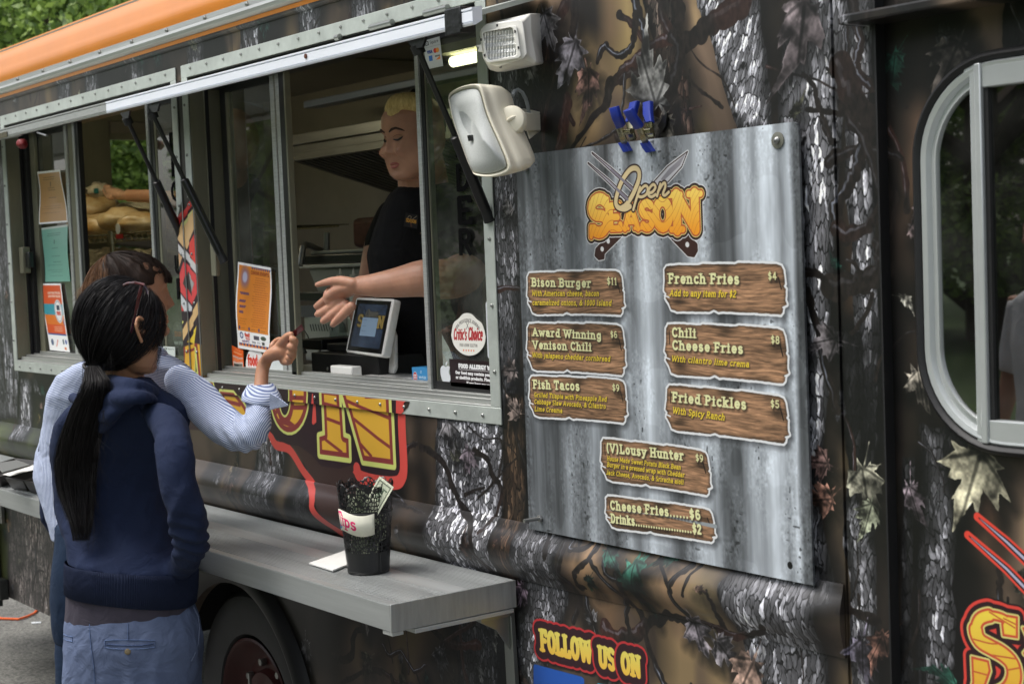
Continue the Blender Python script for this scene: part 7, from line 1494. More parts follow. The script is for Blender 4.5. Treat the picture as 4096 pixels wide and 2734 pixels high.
def attr2(co):
    c0 = at(500, 1600, -.36); s_ = (co-c0)@cr; z = co[:, 2]; zy = at(300, 1590, -.36)[2]; body = np.where(z > zy, z+.25*np.abs(s_), s_)
    e0, e1 = at(800, 1600, -.335), at(1000, 1740, -.29); e2 = at(1034, 1590, -.24); a1 = (e1-e0)/np.linalg.norm(e1-e0); a2 = (e2-e1)/np.linalg.norm(e2-e1)
    n1 = np.cross(a1, aw); n1 /= np.linalg.norm(n1); n2 = np.cross(a2, aw); n2 /= np.linalg.norm(n2)
    up_ = (co-e0)@n1; fo_ = (co-e1)@n2; arm = (co-e0)@a1 > -.03; fore = ((co-e1)@cr > -.035) & (z > e1[2]-.02)
    return np.where(fore & arm, fo_+.3*((co-e1)@a2), np.where(arm, up_, body))
def dw2(co, no):
    e = at(985, 1740, -.29); g = np.exp(-np.sum((co-e)**2, 1)/.07**2); s_ = (co-e)@cr
    return folds(41, .005, 9, (.8, 0, -.5), .4)(co, no)+folds(44, .003, 20, (.8, 0, -.5), .3)(co, no)*.8+g*.004*np.sin(s_*170+co[:, 2]*120)
solid('shirt', mb, shirt_m, p2, .0055, 5, dw2, attr=attr2)
# turned-back cuff with its point
cf = MB(); A0, A1 = at(1036, 1575, -.24), at(1046, 1532, -.225)
rg_ = lambda c_, ra, rb, dv: [tuple(c_+cr*ra*math.cos(t)*(1+(.5 if math.cos(t) > .8 else 0)*dv)+aw*rb*math.sin(t)+UPV*(-.012*math.cos(t)*dv*2)) for t in np.linspace(0, 2*math.pi, 33)[:-1]]
cf.loft([rg_(at(1038, 1612, -.25), .044, .042, .3), rg_(at(1042, 1590, -.245), .047, .044, .5), rg_(at(1044, 1560, -.235), .042, .038, 0), rg_(at(1042, 1535, -.228), .033, .031, 0), rg_(at(1042, 1532, -.228), .030, .028, 0), rg_(at(1040, 1580, -.24), .036, .034, 0)], True, False)
cu = cf.build('cuff', shirt_m, p2, smooth=True, auto=False); a = cu.data.attributes.new('sc', 'FLOAT', 'POINT'); a.data.foreach_set('value', np.array([float(v_.co.z*.9+v_.co.x*.3) for v_ in cu.data.vertices], np.float32)); cu.modifiers.new('t', 'SOLIDIFY').thickness = .0015; s_ = cu.modifiers.new('s', 'SUBSURF'); s_.levels = 1; s_.render_levels = 1
cp = MB().slab([at(1078, 1570, -.262), at(1110, 1588, -.262), at(1150, 1618, -.255), at(1146, 1624, -.254), at(1105, 1632, -.25), at(1078, 1640, -.25)], (0, .003, 0)).build('cuff_point', shirt_m, p2, bevel=.001); a = cp.data.attributes.new('sc', 'FLOAT', 'POINT'); a.data.foreach_set('value', np.array([float(v_.co.z+v_.co.x) for v_ in cp.data.vertices], np.float32))
# collar
mbc = MB(); limb(mbc, [(480, 1400, -.36, 14), (560, 1392, -.375, 18), (630, 1398, -.36, 18), (660, 1412, -.33, 12)]); solid('collar', mbc, shirt_m, p2, .004, 3, attr=lambda co: co[:, 2])
# skin: head, neck, forearm and hand as one body
o2 = np.array(at(534, 1186, -.335)); f2 = cr*.93+aw*.36; v, f, L2 = head_shape(o2, f2, UPV, .98, nose=1.1); bd = MB().add(v, f)
nk = np.array(at(545, 1400, -.345)); bd.tube([o2-f2*.02+UPV*-.03, (o2+nk)/2-f2*.01, nk, nk-UPV*.08], [.052, .05, .054, .06], 18); ear(bd, L2, 1)
K2 = lambda a, b: (900+a/3.486, 1250+b/3.486)
limb(bd, [(1040, 1600, -.24, 30), (1044, 1545, -.225, 29), (*K2(520, 800), -.212, 27), (*K2(560, 690), -.205, 27)], n=16)
limb(bd, [(*K2(560, 700), -.205, 27), (*K2(620, 610), -.20, 38), (*K2(720, 560), -.195, 50), (*K2(800, 530), -.19, 52), (*K2(850, 520), -.188, 40)], flat=.62, n=16)
def finger(mb, pts): limb(mb, pts, n=10, sub=3)
limb(bd, [(545, 1400, -.345, 30), (590, 1560, -.345, 24), (760, 1620, -.335, 24), (900, 1705, -.31, 28), (1000, 1735, -.29, 32), (1036, 1640, -.255, 30), (1040, 1590, -.24, 28)], n=12)
finger(bd, [(*K2(760, 470), -.195, 22), (*K2(840, 370), -.205, 19), (*K2(890, 320), -.21, 16), (*K2(925, 300), -.212, 12)])
finger(bd, [(*K2(880, 500), -.185, 22), (*K2(950, 440), -.195, 19), (*K2(970, 390), -.208, 16), (*K2(930, 370), -.215, 13)])
finger(bd, [(*K2(880, 560), -.185, 22), (*K2(940, 530), -.195, 19), (*K2(945, 490), -.212, 17), (*K2(900, 470), -.218, 14)])
finger(bd, [(*K2(860, 620), -.185, 21), (*K2(930, 610), -.195, 18), (*K2(938, 570), -.21, 16), (*K2(890, 560), -.216, 13)])
finger(bd, [(*K2(820, 670), -.188, 19), (*K2(890, 680), -.198, 15), (*K2(905, 650), -.208, 13), (*K2(870, 630), -.213, 11)])
finger(bd, [(*K2(660, 470), -.18, 16), (*K2(700, 410), -.172, 13), (*K2(745, 375), -.17, 11), (*K2(775, 365), -.17, 9)])
solid('body', bd, skin_b, p2, .0030, 3)
cd_ = [at(*K2(872, 402), -.212), at(*K2(905, 295), -.212), at(*K2(1062, 162), -.195), at(*K2(1100, 236), -.185), at(*K2(884, 424), -.208)]
o = MB().slab(cd_, (0, .0012, .0006)).build('payment_card', mat('dark_red_card', (98, 18, 26), .3, 0, .2, 120, coat=.4), None, bevel=.0004); tag(o, 'dark red payment card held out towards the server', 'card')
# jeans
mb = MB(); qj = lambda ul, ur, v, d, y=-.45: ring(ul, ur, v, y, d)
mb.loft([qj(225, 560, 2080, .09), qj(222, 575, 2180, .105), qj(210, 590, 2280, .115), qj(204, 590, 2380, .118), qj(210, 580, 2480, .11), qj(222, 565, 2560, .09)])
for u in (305, 490): limb(mb, [(u, 2420, -.45, 88), (u, 2700, -.45, 84), (u, 3050, -.45, 66), (u, 3400, -.45, 50), (u, 3620, -.45, 44)], n=16)
solid('jeans', mb, jean_m, p2, .009, 5, folds(50, .003, 10, (0, 0, 1), .5))
for u in (305, 490):
    c_ = at(u, 3600, -.45); c_[2] = 0; MB().loft([[tuple(c_+cr*.042*math.cos(t)*k+aw*(.05+.12*math.sin(t)*k)+UPV*z) for t in np.linspace(0, 2*math.pi, 17)[:-1]] for z, k in ((0, .95), (.03, 1), (.06, .8), (.085, .45))]).build('shoe', shoe_m, p2, smooth=True)
# short hair: cap and strands from the crown
hc2 = o2-f2*.012+UPV*.022; fb2 = f2/np.linalg.norm(f2); sb2 = np.cross(fb2, UPV)
def h2(d, k=1.): a, b, c_ = d@sb2, d@fb2, d@UPV; return hc2+k*(sb2*a*.090+fb2*b*.114+UPV*c_*.103)
mb = MB(); v = []; n, k = 40, 24
for j in range(k+1):
    for i in range(n):
        th, ph = math.pi*(j+.01)/(k+.02), 2*math.pi*i/n; d = sb2*math.sin(th)*math.cos(ph)+fb2*math.sin(th)*math.sin(ph)+UPV*math.cos(th); b_, c_ = d@fb2, d@UPV
        kk = .95
        if b_ > .62 and c_ < .34: kk = .66
        elif b_ > .3 and c_ < .1: kk = .7
        elif c_ < -.60 and b_ > -.5: kk = .7
        v.append(tuple(h2(d, kk)))
mb.add(v, [(j*n+i, j*n+(i+1) % n, (j+1)*n+(i+1) % n, (j+1)*n+i) for j in range(k) for i in range(n)]+[tuple(range(n-1, -1, -1)), tuple(k*n+i for i in range(n))])
solid('hair', mb, hair_brn, p2, .0045, 4, folds(60, .003, 30, (0, 0, 1), .2))
crown = UPV*.9-fb2*.45; crown /= np.linalg.norm(crown); pa, pb = [], []
for i in range(6500):
    d = rs_.normal(size=3); d /= np.linalg.norm(d); b_, c_ = d@fb2, d@UPV
    if (b_ > .25 and c_ < .30) or c_ < -.62: continue
    P = []; k0 = .965+.05*rs_.rand()**2
    for t in np.linspace(0, 1, 7):
        w = crown*(1-t)+d*t; w = w*(1-.0*t); w /= np.linalg.norm(w); pt = h2(w, k0+.02*t); 
        P.append(pt+fb2*(.010*t if b_ > .3 else -.006*t*t)-UPV*.012*t**2+rs_.normal(size=3)*.0008)
    if b_ < -.35 and c_ < .25: pb.append([*P[:-1], P[-1]-fb2*.028*rs_.rand()-UPV*.01]) 
    else: pa.append(P)
strands('hair_strands', smooth_paths(pa, 9), .0005, hair_brn, p2); strands('hair_tips', smooth_paths(pb, 9), .0005, hair_tip, p2)
bang = []
for i in range(1500):
    a_ = rs_.uniform(-.9, .9); st = h2((fb2*.55+UPV*.8+sb2*a_*.5)/np.linalg.norm(fb2*.55+UPV*.8+sb2*a_*.5), 1.0); md = h2((fb2*.93+UPV*.42+sb2*a_*.6)/np.linalg.norm(fb2*.93+UPV*.42+sb2*a_*.6), 1.03); e = L2(a_*.058, .100+.008*rs_.rand()-.03*a_*a_, .046-.014*rs_.rand()); bang.append([st, md, e])
strands('fringe', smooth_paths(bang, 9), .0006, hair_brn, p2)

# ======== person 3: server leaning out of the window
Y3 = .28
p3 = empty('person', tuple(at(1700, 1500, .40)*np.array([1, 1, 0])+np.array([0, 0, .62])), 'server with blond pompadour in black tee reaching out through the window', 'person', 'people at the food truck')
o3 = np.array(at(1664, 542, Y3)); f3 = -cr*.72-aw*.62-UPV*.20; v, f, L3 = head_shape(o3, f3, UPV, .91, fat=2.7, nose=1.15); bd = MB().add(v, f)
nk = np.array(at(1700, 790, Y3+.05)); bd.tube([o3-UPV*.04+aw*.03, (o3+nk)/2+aw*.02, nk, nk-UPV*.10], [.064, .066, .072, .09], 20)
limb(bd, [(1622, 652, Y3-.02, 50), (1660, 664, Y3, 62), (1720, 668, Y3+.03, 64)], n=16); limb(bd, [(1700, 790, Y3+.06, 40), (1770, 900, .34, 44), (1815, 1020, .30, 60)], n=12); limb(bd, [(1700, 790, Y3+.06, 40), (1600, 880, .40, 40), (1500, 980, .52, 38)], n=12)
ear(bd, L3, -1); ear(bd, L3, 1)
A3 = lambda a, b: (1100+a/2.614, 900+b/2.614)
limb(bd, [(1815, 1020, .30, 80), (1860, 1080, .25, 84), (1800, 1115, .17, 82), (1700, 1112, .11, 76), (1600, 1128, .08, 62), (1510, 1140, .045, 50), (1460, 1142, .03, 42), (1440, 1142, .025, 41)], n=20, sub=4)
limb(bd, [(1446, 1142, .025, 42), (1400, 1150, .015, 54), (1365, 1165, .01, 56), (1335, 1185, .005, 46)], flat=.6, n=16)
for P_ in ([(660, 690), (560, 760), (480, 820), (432, 850)], [(690, 770), (600, 850), (520, 900), (440, 935)], [(740, 830), (650, 900), (570, 960), (500, 1005)], [(800, 850), (730, 920), (670, 980), (605, 1040)]):
    yy = (.005, -.004, -.008, -.006); finger(bd, [(*A3(*p_), y_, r_) for p_, y_, r_ in zip(P_, yy, (21, 19, 17, 13))])
finger(bd, [(*A3(830, 610), .005, 22), (*A3(700, 580), -.01, 20), (*A3(560, 590), -.018, 16), (*A3(440, 625), -.02, 11)])
limb(bd, [(1500, 980, .52, 44), (1490, 1030, .42, 44), (1470, 1120, .36, 40), (1430, 1260, .33, 36)], n=14)
solid('body', bd, skin_c, p3, .0032, 3)
# blond pompadour on a shaved side
mb = MB(); limb(mb, [(1562, 436, Y3-.075, 26), (1585, 416, Y3-.07, 38), (1625, 412, Y3-.05, 42), (1675, 414, Y3-.02, 42), (1715, 430, Y3+.05, 30)], n=18)
limb(mb, [(1560, 456, Y3-.085, 14), (1580, 446, Y3-.08, 26), (1630, 436, Y3-.03, 30)], n=16)
solid('hair', mb, hair_bld, p3, .0035, 3)
pm = []
for i in range(3500):
    t0 = rs_.rand(); a_ = rs_.uniform(-1, 1); u0 = 1556+t0*125; base = np.array(at(u0+6*a_, 462-8*t0+10*rs_.rand(), Y3-.075+.05*t0+.02*(a_+1))); mid_ = np.array(at(u0-8+14*t0+6*a_, 418+8*abs(a_), Y3-.075+.06*t0+.02*(a_+1))); e = np.array(at(u0+26+18*t0+8*a_, 372+12*abs(a_)+8*t0+6*rs_.rand(), Y3-.045+.06*t0+.02*(a_+1))); pm.append([base, mid_, e])
strands('hair_strands', smooth_paths(pm, 9), .0008, hair_bld, p3)
mb = MB(); ball(mb, o3+UPV*.03+aw*.03, .078, 24, (1.0, 1.08, .9)); solid('shaved_hair', mb, mat('stubble_hair', (92, 74, 58), .8, 0, .2, 200), p3, .005, 3)
ball(b_ := MB(), at(1662, 378, Y3+.09), .018); limb(b_, [(1640, 384, Y3+.08, 10), (1662, 372, Y3+.09, 20), (1690, 380, Y3+.10, 16)]); solid('hair_bow', b_, black_s, p3, .004, 2)
# face details
dk = mat('brow_brown', (64, 44, 34), .7); lipm = mat('lip_rose', (164, 92, 84), .4, spec=.5)
def on3(x, z, off=.001):
    bv = on_surface.c.get('b3')
    if bv is None:
        bo = [c_ for c_ in p3.children if c_.name.startswith('body')][0]; bm = bmesh.new(); bm.from_mesh(bo.data); bm.transform(Matrix.Identity(4)); bv = BVHTree.FromBMesh(bm); bm.free(); on_surface.c['b3'] = bv
    s0 = Vector(L3(x, .20, z)); d = (Vector(L3(x, 0, z))-s0).normalized(); h = bv.ray_cast(s0, d); return np.array(h[0]-d*off) if h[0] else np.array(L3(x, .09, z))
for s_ in (-1, 1):
    MB().tube([on3(s_*x, z) for x, z in ((.012, .029), (.024, .035), (.036, .037), (.047, .030), (.052, .024))], [.002, .0036, .0034, .0026, .001], 6).build('eyebrow', dk, p3, smooth=True)
    MB().tube([on3(s_*x, z) for x, z in ((.016, .006), (.024, .003), (.032, .002), (.040, .005), (.045, .009))], [.001, .0026, .003, .003, .0012], 6).build('eyelash', black_s, p3, smooth=True)
    MB().tube([on3(s_*x, z, .0004) for x, z in ((.015, .012), (.024, .016), (.034, .017), (.043, .012))], [.0006, .001, .001, .0006], 6).build('eyelid_crease', mat('skin_shadow_tone', (150, 98, 76), .6), p3, smooth=True)
MB().tube([on3(x, z, .0) for x, z in ((-.022, -.068), (-.012, -.063), (0, -.0625), (.012, -.063), (.022, -.068))], [.001, .0035, .0038, .0035, .001], 8).tube([on3(x, z, .0) for x, z in ((-.020, -.069), (-.010, -.0725), (0, -.0735), (.010, -.0725), (.020, -.069))], [.001, .004, .0045, .004, .001], 8).build('lips', lipm, p3, smooth=True)
# black t-shirt
mb = MB(); q3 = lambda ul, ur, v, d, y=.36: ring(ul, ur, v, y, d, n=24)
mb.loft([q3(1600, 1800, 735, .08, .34), q3(1550, 1860, 775, .12, .35), q3(1518, 1900, 840, .14, .36), q3(1488, 1930, 920, .16, .37), q3(1462, 1930, 1010, .165, .37), q3(1474, 1930, 1090, .165, .38), q3(1500, 1930, 1190, .16, .40), q3(1530, 1930, 1330, .16, .42), q3(1540, 1940, 1480, .16, .44)])
limb(mb, [(1830, 850, .30, 90), (1850, 960, .28, 116), (1850, 1020, .26, 122)], n=18)
limb(mb, [(1570, 850, .44, 56), (1530, 930, .46, 58), (1510, 1000, .47, 56)], n=18)
solid('tshirt', mb, black_tee, p3, .008, 6, folds(70, .006, 8, (.2, .1, 1), .35))
cvK = Canvas(0, .1, 0, .1, 1500, (15, 15, 17))
for s_ in ([(.02, .055), (.03, .08), (.05, .078), (.045, .06)], [(.06, .06), (.09, .09)]): cvK.line(curve(s_, 4), .002, (150, 140, 120))
text(cvK, 'SEASON', .012, .036, .026, (196, 140, 46), .08, th=.1, serif=.1); cvK.line([(.052, .03), (.058, .012)], .006, (84, 52, 40))
flat('shirt_logo', [at(1614, 905, .212), at(1668, 915, .235), at(1672, 860, .235), at(1622, 850, .212)], picture('shirt_logo_print', cvK, .8), p3)
mb = MB()
for u in (1640, 1830): limb(mb, [(u, 1500, .44, 100), (u, 1900, .44, 80), (u, 2160, .44, 60)])
mb.loft([q3(1540, 1935, 1440, .15, .44), q3(1545, 1930, 1560, .15, .44)]); solid('trousers', mb, black_tee, p3, .012, 4)

# ======== person 4: gloved arm reaching to the bread
p4 = empty('person', tuple(at(800, 1200, .75)*np.array([1, 1, 0])+np.array([0, 0, .62])), 'worker mostly hidden inside, bare forearm and clear gloved hand on bread bag', 'person', 'people at the food truck')
Q4 = lambda a, b: (300+a/2.75, 480+b/2.75)
bd = MB(); limb(bd, [(900, 700, .62, 52), (820, 800, .62, 50), (720, 800, .63, 36), (*Q4(835, 840), .64, 27), (*Q4(700, 835), .66, 26), (*Q4(590, 830), .67, 24)], n=16)
limb(bd, [(940, 560, .70, 44), (940, 640, .70, 40), (935, 700, .70, 60)], n=16); ball(bd, at(940, 560, .68), .10, 20, (.8, .95, 1.2))
solid('body', bd, skin_b, p4, .007, 4)
limb(g4 := MB(), [(*Q4(600, 832), .67, 27), (*Q4(560, 830), .67, 27), (*Q4(500, 820), .675, 32), (*Q4(440, 800), .68, 30), (*Q4(400, 780), .69, 26), (*Q4(350, 745), .70, 16)], flat=.7, n=16)
for P_ in ([(410, 770), (370, 740), (335, 730)], [(400, 800), (350, 790), (310, 775)], [(410, 830), (360, 830), (330, 810)]): finger(g4, [(*Q4(*p_), .69, r_) for p_, r_ in zip(P_, (12, 11, 8))])
finger(g4, [(*Q4(450, 820), .66, 13), (*Q4(400, 850), .65, 12), (*Q4(360, 840), .66, 9)])
solid('clear_glove', g4, mat('glove_film', (206, 160, 132), .25, 0, .12, 40, .6, 50, coat=.6), p4, .0045, 2, folds(80, .002, 40, (1, 0, 0), .4))
mb = MB(); mb.loft([ring(850, 1030, 700, .78, .1), ring(820, 1060, 780, .78, .13), ring(830, 1050, 950, .78, .13), ring(830, 1050, 1250, .78, .13), ring(840, 1040, 1500, .78, .13), ring(850, 1030, 2000, .78, .12)]); solid('shirt', mb, black_tee, p4, .012, 4, folds(85, .006, 8))
# ---------------------------------------------------------------- things inside the right window, on the inner counter
ZC = 1.4055
pos_m = mat('white_gloss_plastic', (230, 230, 226), .28, 0, coat=.3)
tab = empty('tablet_register', tuple(at(1500, 1480, .2)), 'white tablet register on a swivel stand, facing the customers', 'cash register')
BL, BR, TR, TL = at(1381, 1409, .20), at(1532, 1428, .125), at(1576, 1195, .165), at(1425, 1188, .24)
def quadin(Q, a, b, c_, d): # inset quad in unit coords
    f = lambda s, t: tuple((Q[0]*(1-s)+Q[1]*s)*(1-t)+(Q[3]*(1-s)+Q[2]*s)*t); return [f(a, c_), f(b, c_), f(b, d), f(a, d)]
Q = [BL, BR, TR, TL]; nrm = np.cross(BR-BL, TL-BL); nrm /= np.linalg.norm(nrm)
f = lambda s, t: (Q[0]*(1-s)+Q[1]*s)*(1-t)+(Q[3]*(1-s)+Q[2]*s)*t
rr_ = [tuple(f(a, b)) for a, b in [(.06, 0), (.94, 0), (.985, .012), (1, .045), (1, .955), (.985, .988), (.94, 1), (.06, 1), (.015, .988), (0, .955), (0, .045), (.015, .012)]]
MB().slab(rr_, -nrm*.022 if nrm[1] < 0 else nrm*.022).build('tablet_case', pos_m, tab, bevel=.004)
sg = nrm if nrm[1] < 0 else -nrm
cvS = Canvas(0, .16, 0, .21, 2000, (12, 12, 13)); XS, ZS_ = np.meshgrid(np.arange(cvS.W)/2000., np.arange(cvS.H)/2000.)
cvS.poly(rect(.012, .148, .018, .194), (44, 54, 70)); cvS.a *= (.75+.5*fbm(XS*60, ZS_*14, 3, 3))[..., None]
for s_ in ([(.02, .185), (.06, .135)], [(.035, .19), (.07, .14)], [(.14, .19), (.09, .14)]): cvS.line(s_, .0018, (20, 22, 28))
text(cvS, 'Open', .052, .142, .032, (98, 96, 88), .06, th=.05, serif=0, slant=.4, outline=((.002, (22, 22, 26)),)); text(cvS, 'S', .022, .10, .05, (120, 104, 60), .03, outline=((.003, (26, 24, 26)),)); text(cvS, 'N', .118, .10, .05, (120, 104, 60), .03, outline=((.003, (26, 24, 26)),))
cvS.poly(rect(.045, .118, .065, .140), (112, 132, 152)); lines(cvS, .05, .07, (.13, .105, .085), (84, 100, 118), .001); lines(cvS, .03, .12, (.045, .04), (70, 84, 100), .0007)
flat('screen', [np.array(p)+sg*.0012 for p in quadin(Q, .05, .95, .05, .955)], picture('screen_image', cvS, .12, .5, .22), tab, tuple(sg*.0008))
foot = [at(*p, .12) for p in ((1323, 1462), (1407, 1466), (1414, 1493), (1330, 1490))]
zf0 = ZC+.001
MB().box(at(1324, 1480, .115)[0], at(1410, 1480, .115)[0], .112, .145, zf0, zf0+.036).build('card_slot', pos_m, tab, bevel=.004)
MB().slab([(at(1410, 1495, .12)[0], .112, zf0), (at(1575, 1495, .12)[0]-.02, .112, zf0), (at(1575, 1495, .12)[0]+.03, .25, zf0), (at(1410, 1495, .12)[0], .25, zf0)], (0, 0, .010)).build('stand_base', pos_m, tab, bevel=.004)
ar = [at(1484, 1425, .21), at(1572, 1400, .20), at(1578, 1480, .20), at(1572, 1500, .20), at(1480, 1495, .21)]
MB().slab([at(1484, 1300, .235), at(1566, 1310, .225), at(1577, 1340, .215), at(1579, 1470, .205), at(1571, 1494, .205), at(1484, 1490, .215)], (0, .012, 0)).build('stand_arm', pos_m, tab, bevel=.004)
# black cash drawer
drawer = mat('black_box_metal', (16, 16, 17), .5, .2, .1, 10)
a, b = at(1205, 1500, .14), at(1470, 1500, .14)
cd = empty('cash_drawer', (a[0], .2, ZC), 'black metal cash drawer under the tablet stand', 'cash drawer'); MB().box(a[0], b[0], .175, .50, ZC, ZC+.062).build('drawer_body', drawer, cd, bevel=.003); MB().disc((at(1306, 1486, .17)[0], .175, ZC+.018), (0, -1, 0), .005, .003, 10).build('lock', screw_m, cd)
a, b = at(1205, 1370, .22), at(1285, 1355, .22)
bx = empty('metal_box', (a[0], .3, ZC), 'small black metal box with hinged steel clips on the cash drawer', 'box'); MB().box(a[0], b[0], .22, .42, ZC+.064, at(1240, 1356, .22)[2]).build('box_body', drawer, bx, bevel=.003)
for (u0, v0, u1, v1) in ((1212, 1392, 1222, 1412), (1276, 1400, 1284, 1420)):
    MB().tube([at(u0, v0, .215), at(u1, v1, .212)], .006, 8, flat=.4).build('hinged_clip', screw_m, bx, smooth=True)
MB().tube([at(1217, 1322, .3), at(1230, 1340, .28), at(1234, 1352, .27)], .002, 6).build('wire_handle', black_s, bx)
MB().box(at(1285, 1430, .2)[0], at(1380, 1430, .2)[0], .22, .42, ZC+.064, ZC+.085).build('box_lid', drawer, bx, bevel=.002)
# water bottle
bt = mat('clear_plastic_bottle', (170, 178, 178), .1, 0, .1, 20, .4, 50); bt2 = glass('bottle_plastic', (214, 222, 220), 1.45, .12, 1.2)
q = at(1357, 1420, .36); zb0 = ZC; rB = 42*3.95/F*1.02
wb = empty('water_bottle', (q[0], .36, zb0), 'clear plastic water bottle with a green label behind the tablet', 'bottle')
zt2 = at(1357, 1265, .36)[2]; hB = zt2-zb0
pf = [(0, .95), (.03, 1.), (.08, .96), (.12, 1.), (.2, .94), (.28, 1.), (.62, 1.), (.66, .96), (.72, .98), (.84, .8), (.93, .42), (.96, .34), (1., .34)]
MB().loft([[(q[0]+rB*k*math.cos(a), .36+rB*k*math.sin(a), zb0+hB*t) for a in np.linspace(0, 2*math.pi, 33)[:-1]] for t, k in pf]).build('bottle_body', bt2, wb, smooth=True)
cvL = Canvas(0, .21, 0, .06, 2000, (30, 74, 52)); cvL.poly(rect(0, .21, .034, .056), (96, 150, 176)); 
for i in range(16): x = i*.0135; cvL.poly([(x-.008, .03), (x, .045+.006*(i % 3)), (x+.008, .03)], (24, 66, 44))
cvL.poly(rect(0, .21, 0, .006), (26, 60, 44)); cvL.poly(arc(.045, .032, .03, .022, 0, 360, 24), (24, 40, 36)); text(cvL, 'Poland', .027, .035, .014, (220, 228, 216), .038, th=.12, serif=.1); text(cvL, 'Spring', .024, .016, .016, (220, 228, 216), .042, th=.12, serif=.1)
lab = picture('bottle_label_print', cvL, .4, .2); v = []; ff = []; uvs = []; n = 24
for j, t in enumerate((.33, .60)):
    for i in range(n+1): a = math.radians(200)+2*math.pi*i/n; v.append((q[0]+rB*1.02*math.cos(a), .36+rB*1.02*math.sin(a), zb0+hB*t)); uvs.append((i/n, j))
for i in range(n): ff.append((i, i+1, n+2+i, n+1+i))
me = bpy.data.meshes.new('label'); me.from_pydata(v, [], ff); me.update(); u_ = me.uv_layers.new(name='uv')
for l in me.loops: u_.data[l.index].uv = uvs[l.vertex_index]
me.materials.append(lab); me.shade_smooth(); o = bpy.data.objects.new('label', me); C.objects.link(o); o.parent = wb; o.matrix_parent_inverse = world_of(wb).inverted(); o.modifiers.new('t', 'SOLIDIFY').thickness = .0004
# steel drawer cabinet
cb = empty('steel_cabinet', (at(1280, 1300, .4)[0], .5, ZC), 'low stainless steel counter unit with vent slots behind the bottle', 'cabinet')
x0, x1 = at(1217, 1300, .46)[0], at(1352, 1300, .46)[0]; z0, z1 = ZC, at(1300, 1268, .46)[2]
MB().box(x0, x1+.3, .46, .9, z0, z1).build('cabinet_body', mat('pale_steel', (176, 178, 176), .35, .5, .08, 4), cb, bevel=.003)
for i in range(9): p = at(1238+i*10.5, 1296, .458); MB().slab([(p[0], .4585, p[2]), (p[0]+.003, .4585, p[2]), (p[0]+.012, .4585, p[2]-.022), (p[0]+.009, .4585, p[2]-.022)], (0, .001, 0)).build('vent_slot', black_s, cb)
MB().box(x0, x0+.012, .44, .9, z1, at(1220, 1222, .46)[2]).build('side_plate', mat('pale_steel'), cb)
# grey bin with black-rimmed lid and steel handles
bn = empty('food_bin', tuple(at(1320, 1150, .7)), 'grey plastic food bin with black rimmed lid and steel tongs on top', 'food bin')
bz0, bz1 = at(1230, 1200, .62)[2], at(1240, 1072, .62)[2]; bx0, bx1 = at(1206, 1065, .62)[0], at(1500, 1050, .62)[0]; c_ = mat('grey_bin_plastic', (150, 152, 146), .45, 0, .06, 6)
MB().loft([[(bx0+.05, .66, bz0), (bx1-.02, .66, bz0), (bx1-.02, 1.05, bz0), (bx0+.05, 1.05, bz0)], [(bx0+.02, .63, bz1), (bx1, .63, bz1), (bx1, 1.08, bz1), (bx0+.02, 1.08, bz1)]]).build('bin_body', c_, bn, bevel=.012)
MB().box(bx0-.005, bx1, .61, 1.10, bz1, bz1+.012).build('bin_rim', mat('pale_rim', (186, 186, 180), .4), bn, bevel=.004); MB().box(bx0, bx1, .612, 1.10, bz1+.013, bz1+.045).build('lid_rim', black_s, bn, bevel=.005); MB().box(bx0+.03, bx1, .64, 1.08, bz1+.046, bz1+.058).build('lid', c_, bn, bevel=.004)
MB().tube([at(1200, 1062, .56), at(1212, 990, .58), at(1222, 978, .62), at(1240, 982, .66), at(1290, 1005, .78)], .011, 12).tube([at(1306, 1010, .74), at(1307, 930, .74)], .011, 12).build('steel_handle', steel_m, bn, smooth=True)
MB().box(at(1232, 1180, .55)[0], at(1345, 1180, .55)[0], .5, .56, at(1260, 1200, .55)[2], at(1260, 1165, .55)[2]).build('black_handle_bar', black_s, bn, bevel=.003)
# squeeze bottles
sq = mat('milky_plastic', (206, 204, 190), .4, 0, .04)
def squeeze(u, lbl):
    q = at(u, 1130, .40); z1 = at(u, 1107, .40)[2]; z2 = at(u, 1072, .40)[2]; z0 = z1-.17; r_ = 24*4.1/F; g = empty('squeeze_bottle', (q[0], .40, z0), lbl, 'squeeze bottle', 'white squeeze bottles behind the counter')
    MB().loft([[(q[0]+r_*k*math.cos(a), .40+r_*k*math.sin(a), z) for a in np.linspace(0, 2*math.pi, 25)[:-1]] for z, k in ((z0, .98), (z1-.012, 1), (z1-.004, .8))]).build('bottle_body', sq, g, smooth=True)
    MB().loft([[(q[0]+r_*k*math.cos(a), .40+r_*k*math.sin(a), z) for a in np.linspace(0, 2*math.pi, 25)[:-1]] for z, k in ((z1-.006, .82), (z1+.006, .80), (z1+.009, .35), (z2-.004, .17), (z2, .10))]).build('nozzle_cap', sq, g, smooth=True)
squeeze(1363, 'white squeeze bottle, left of the pair above the outstretched hand'); squeeze(1416, 'white squeeze bottle, right of the pair above the outstretched hand')
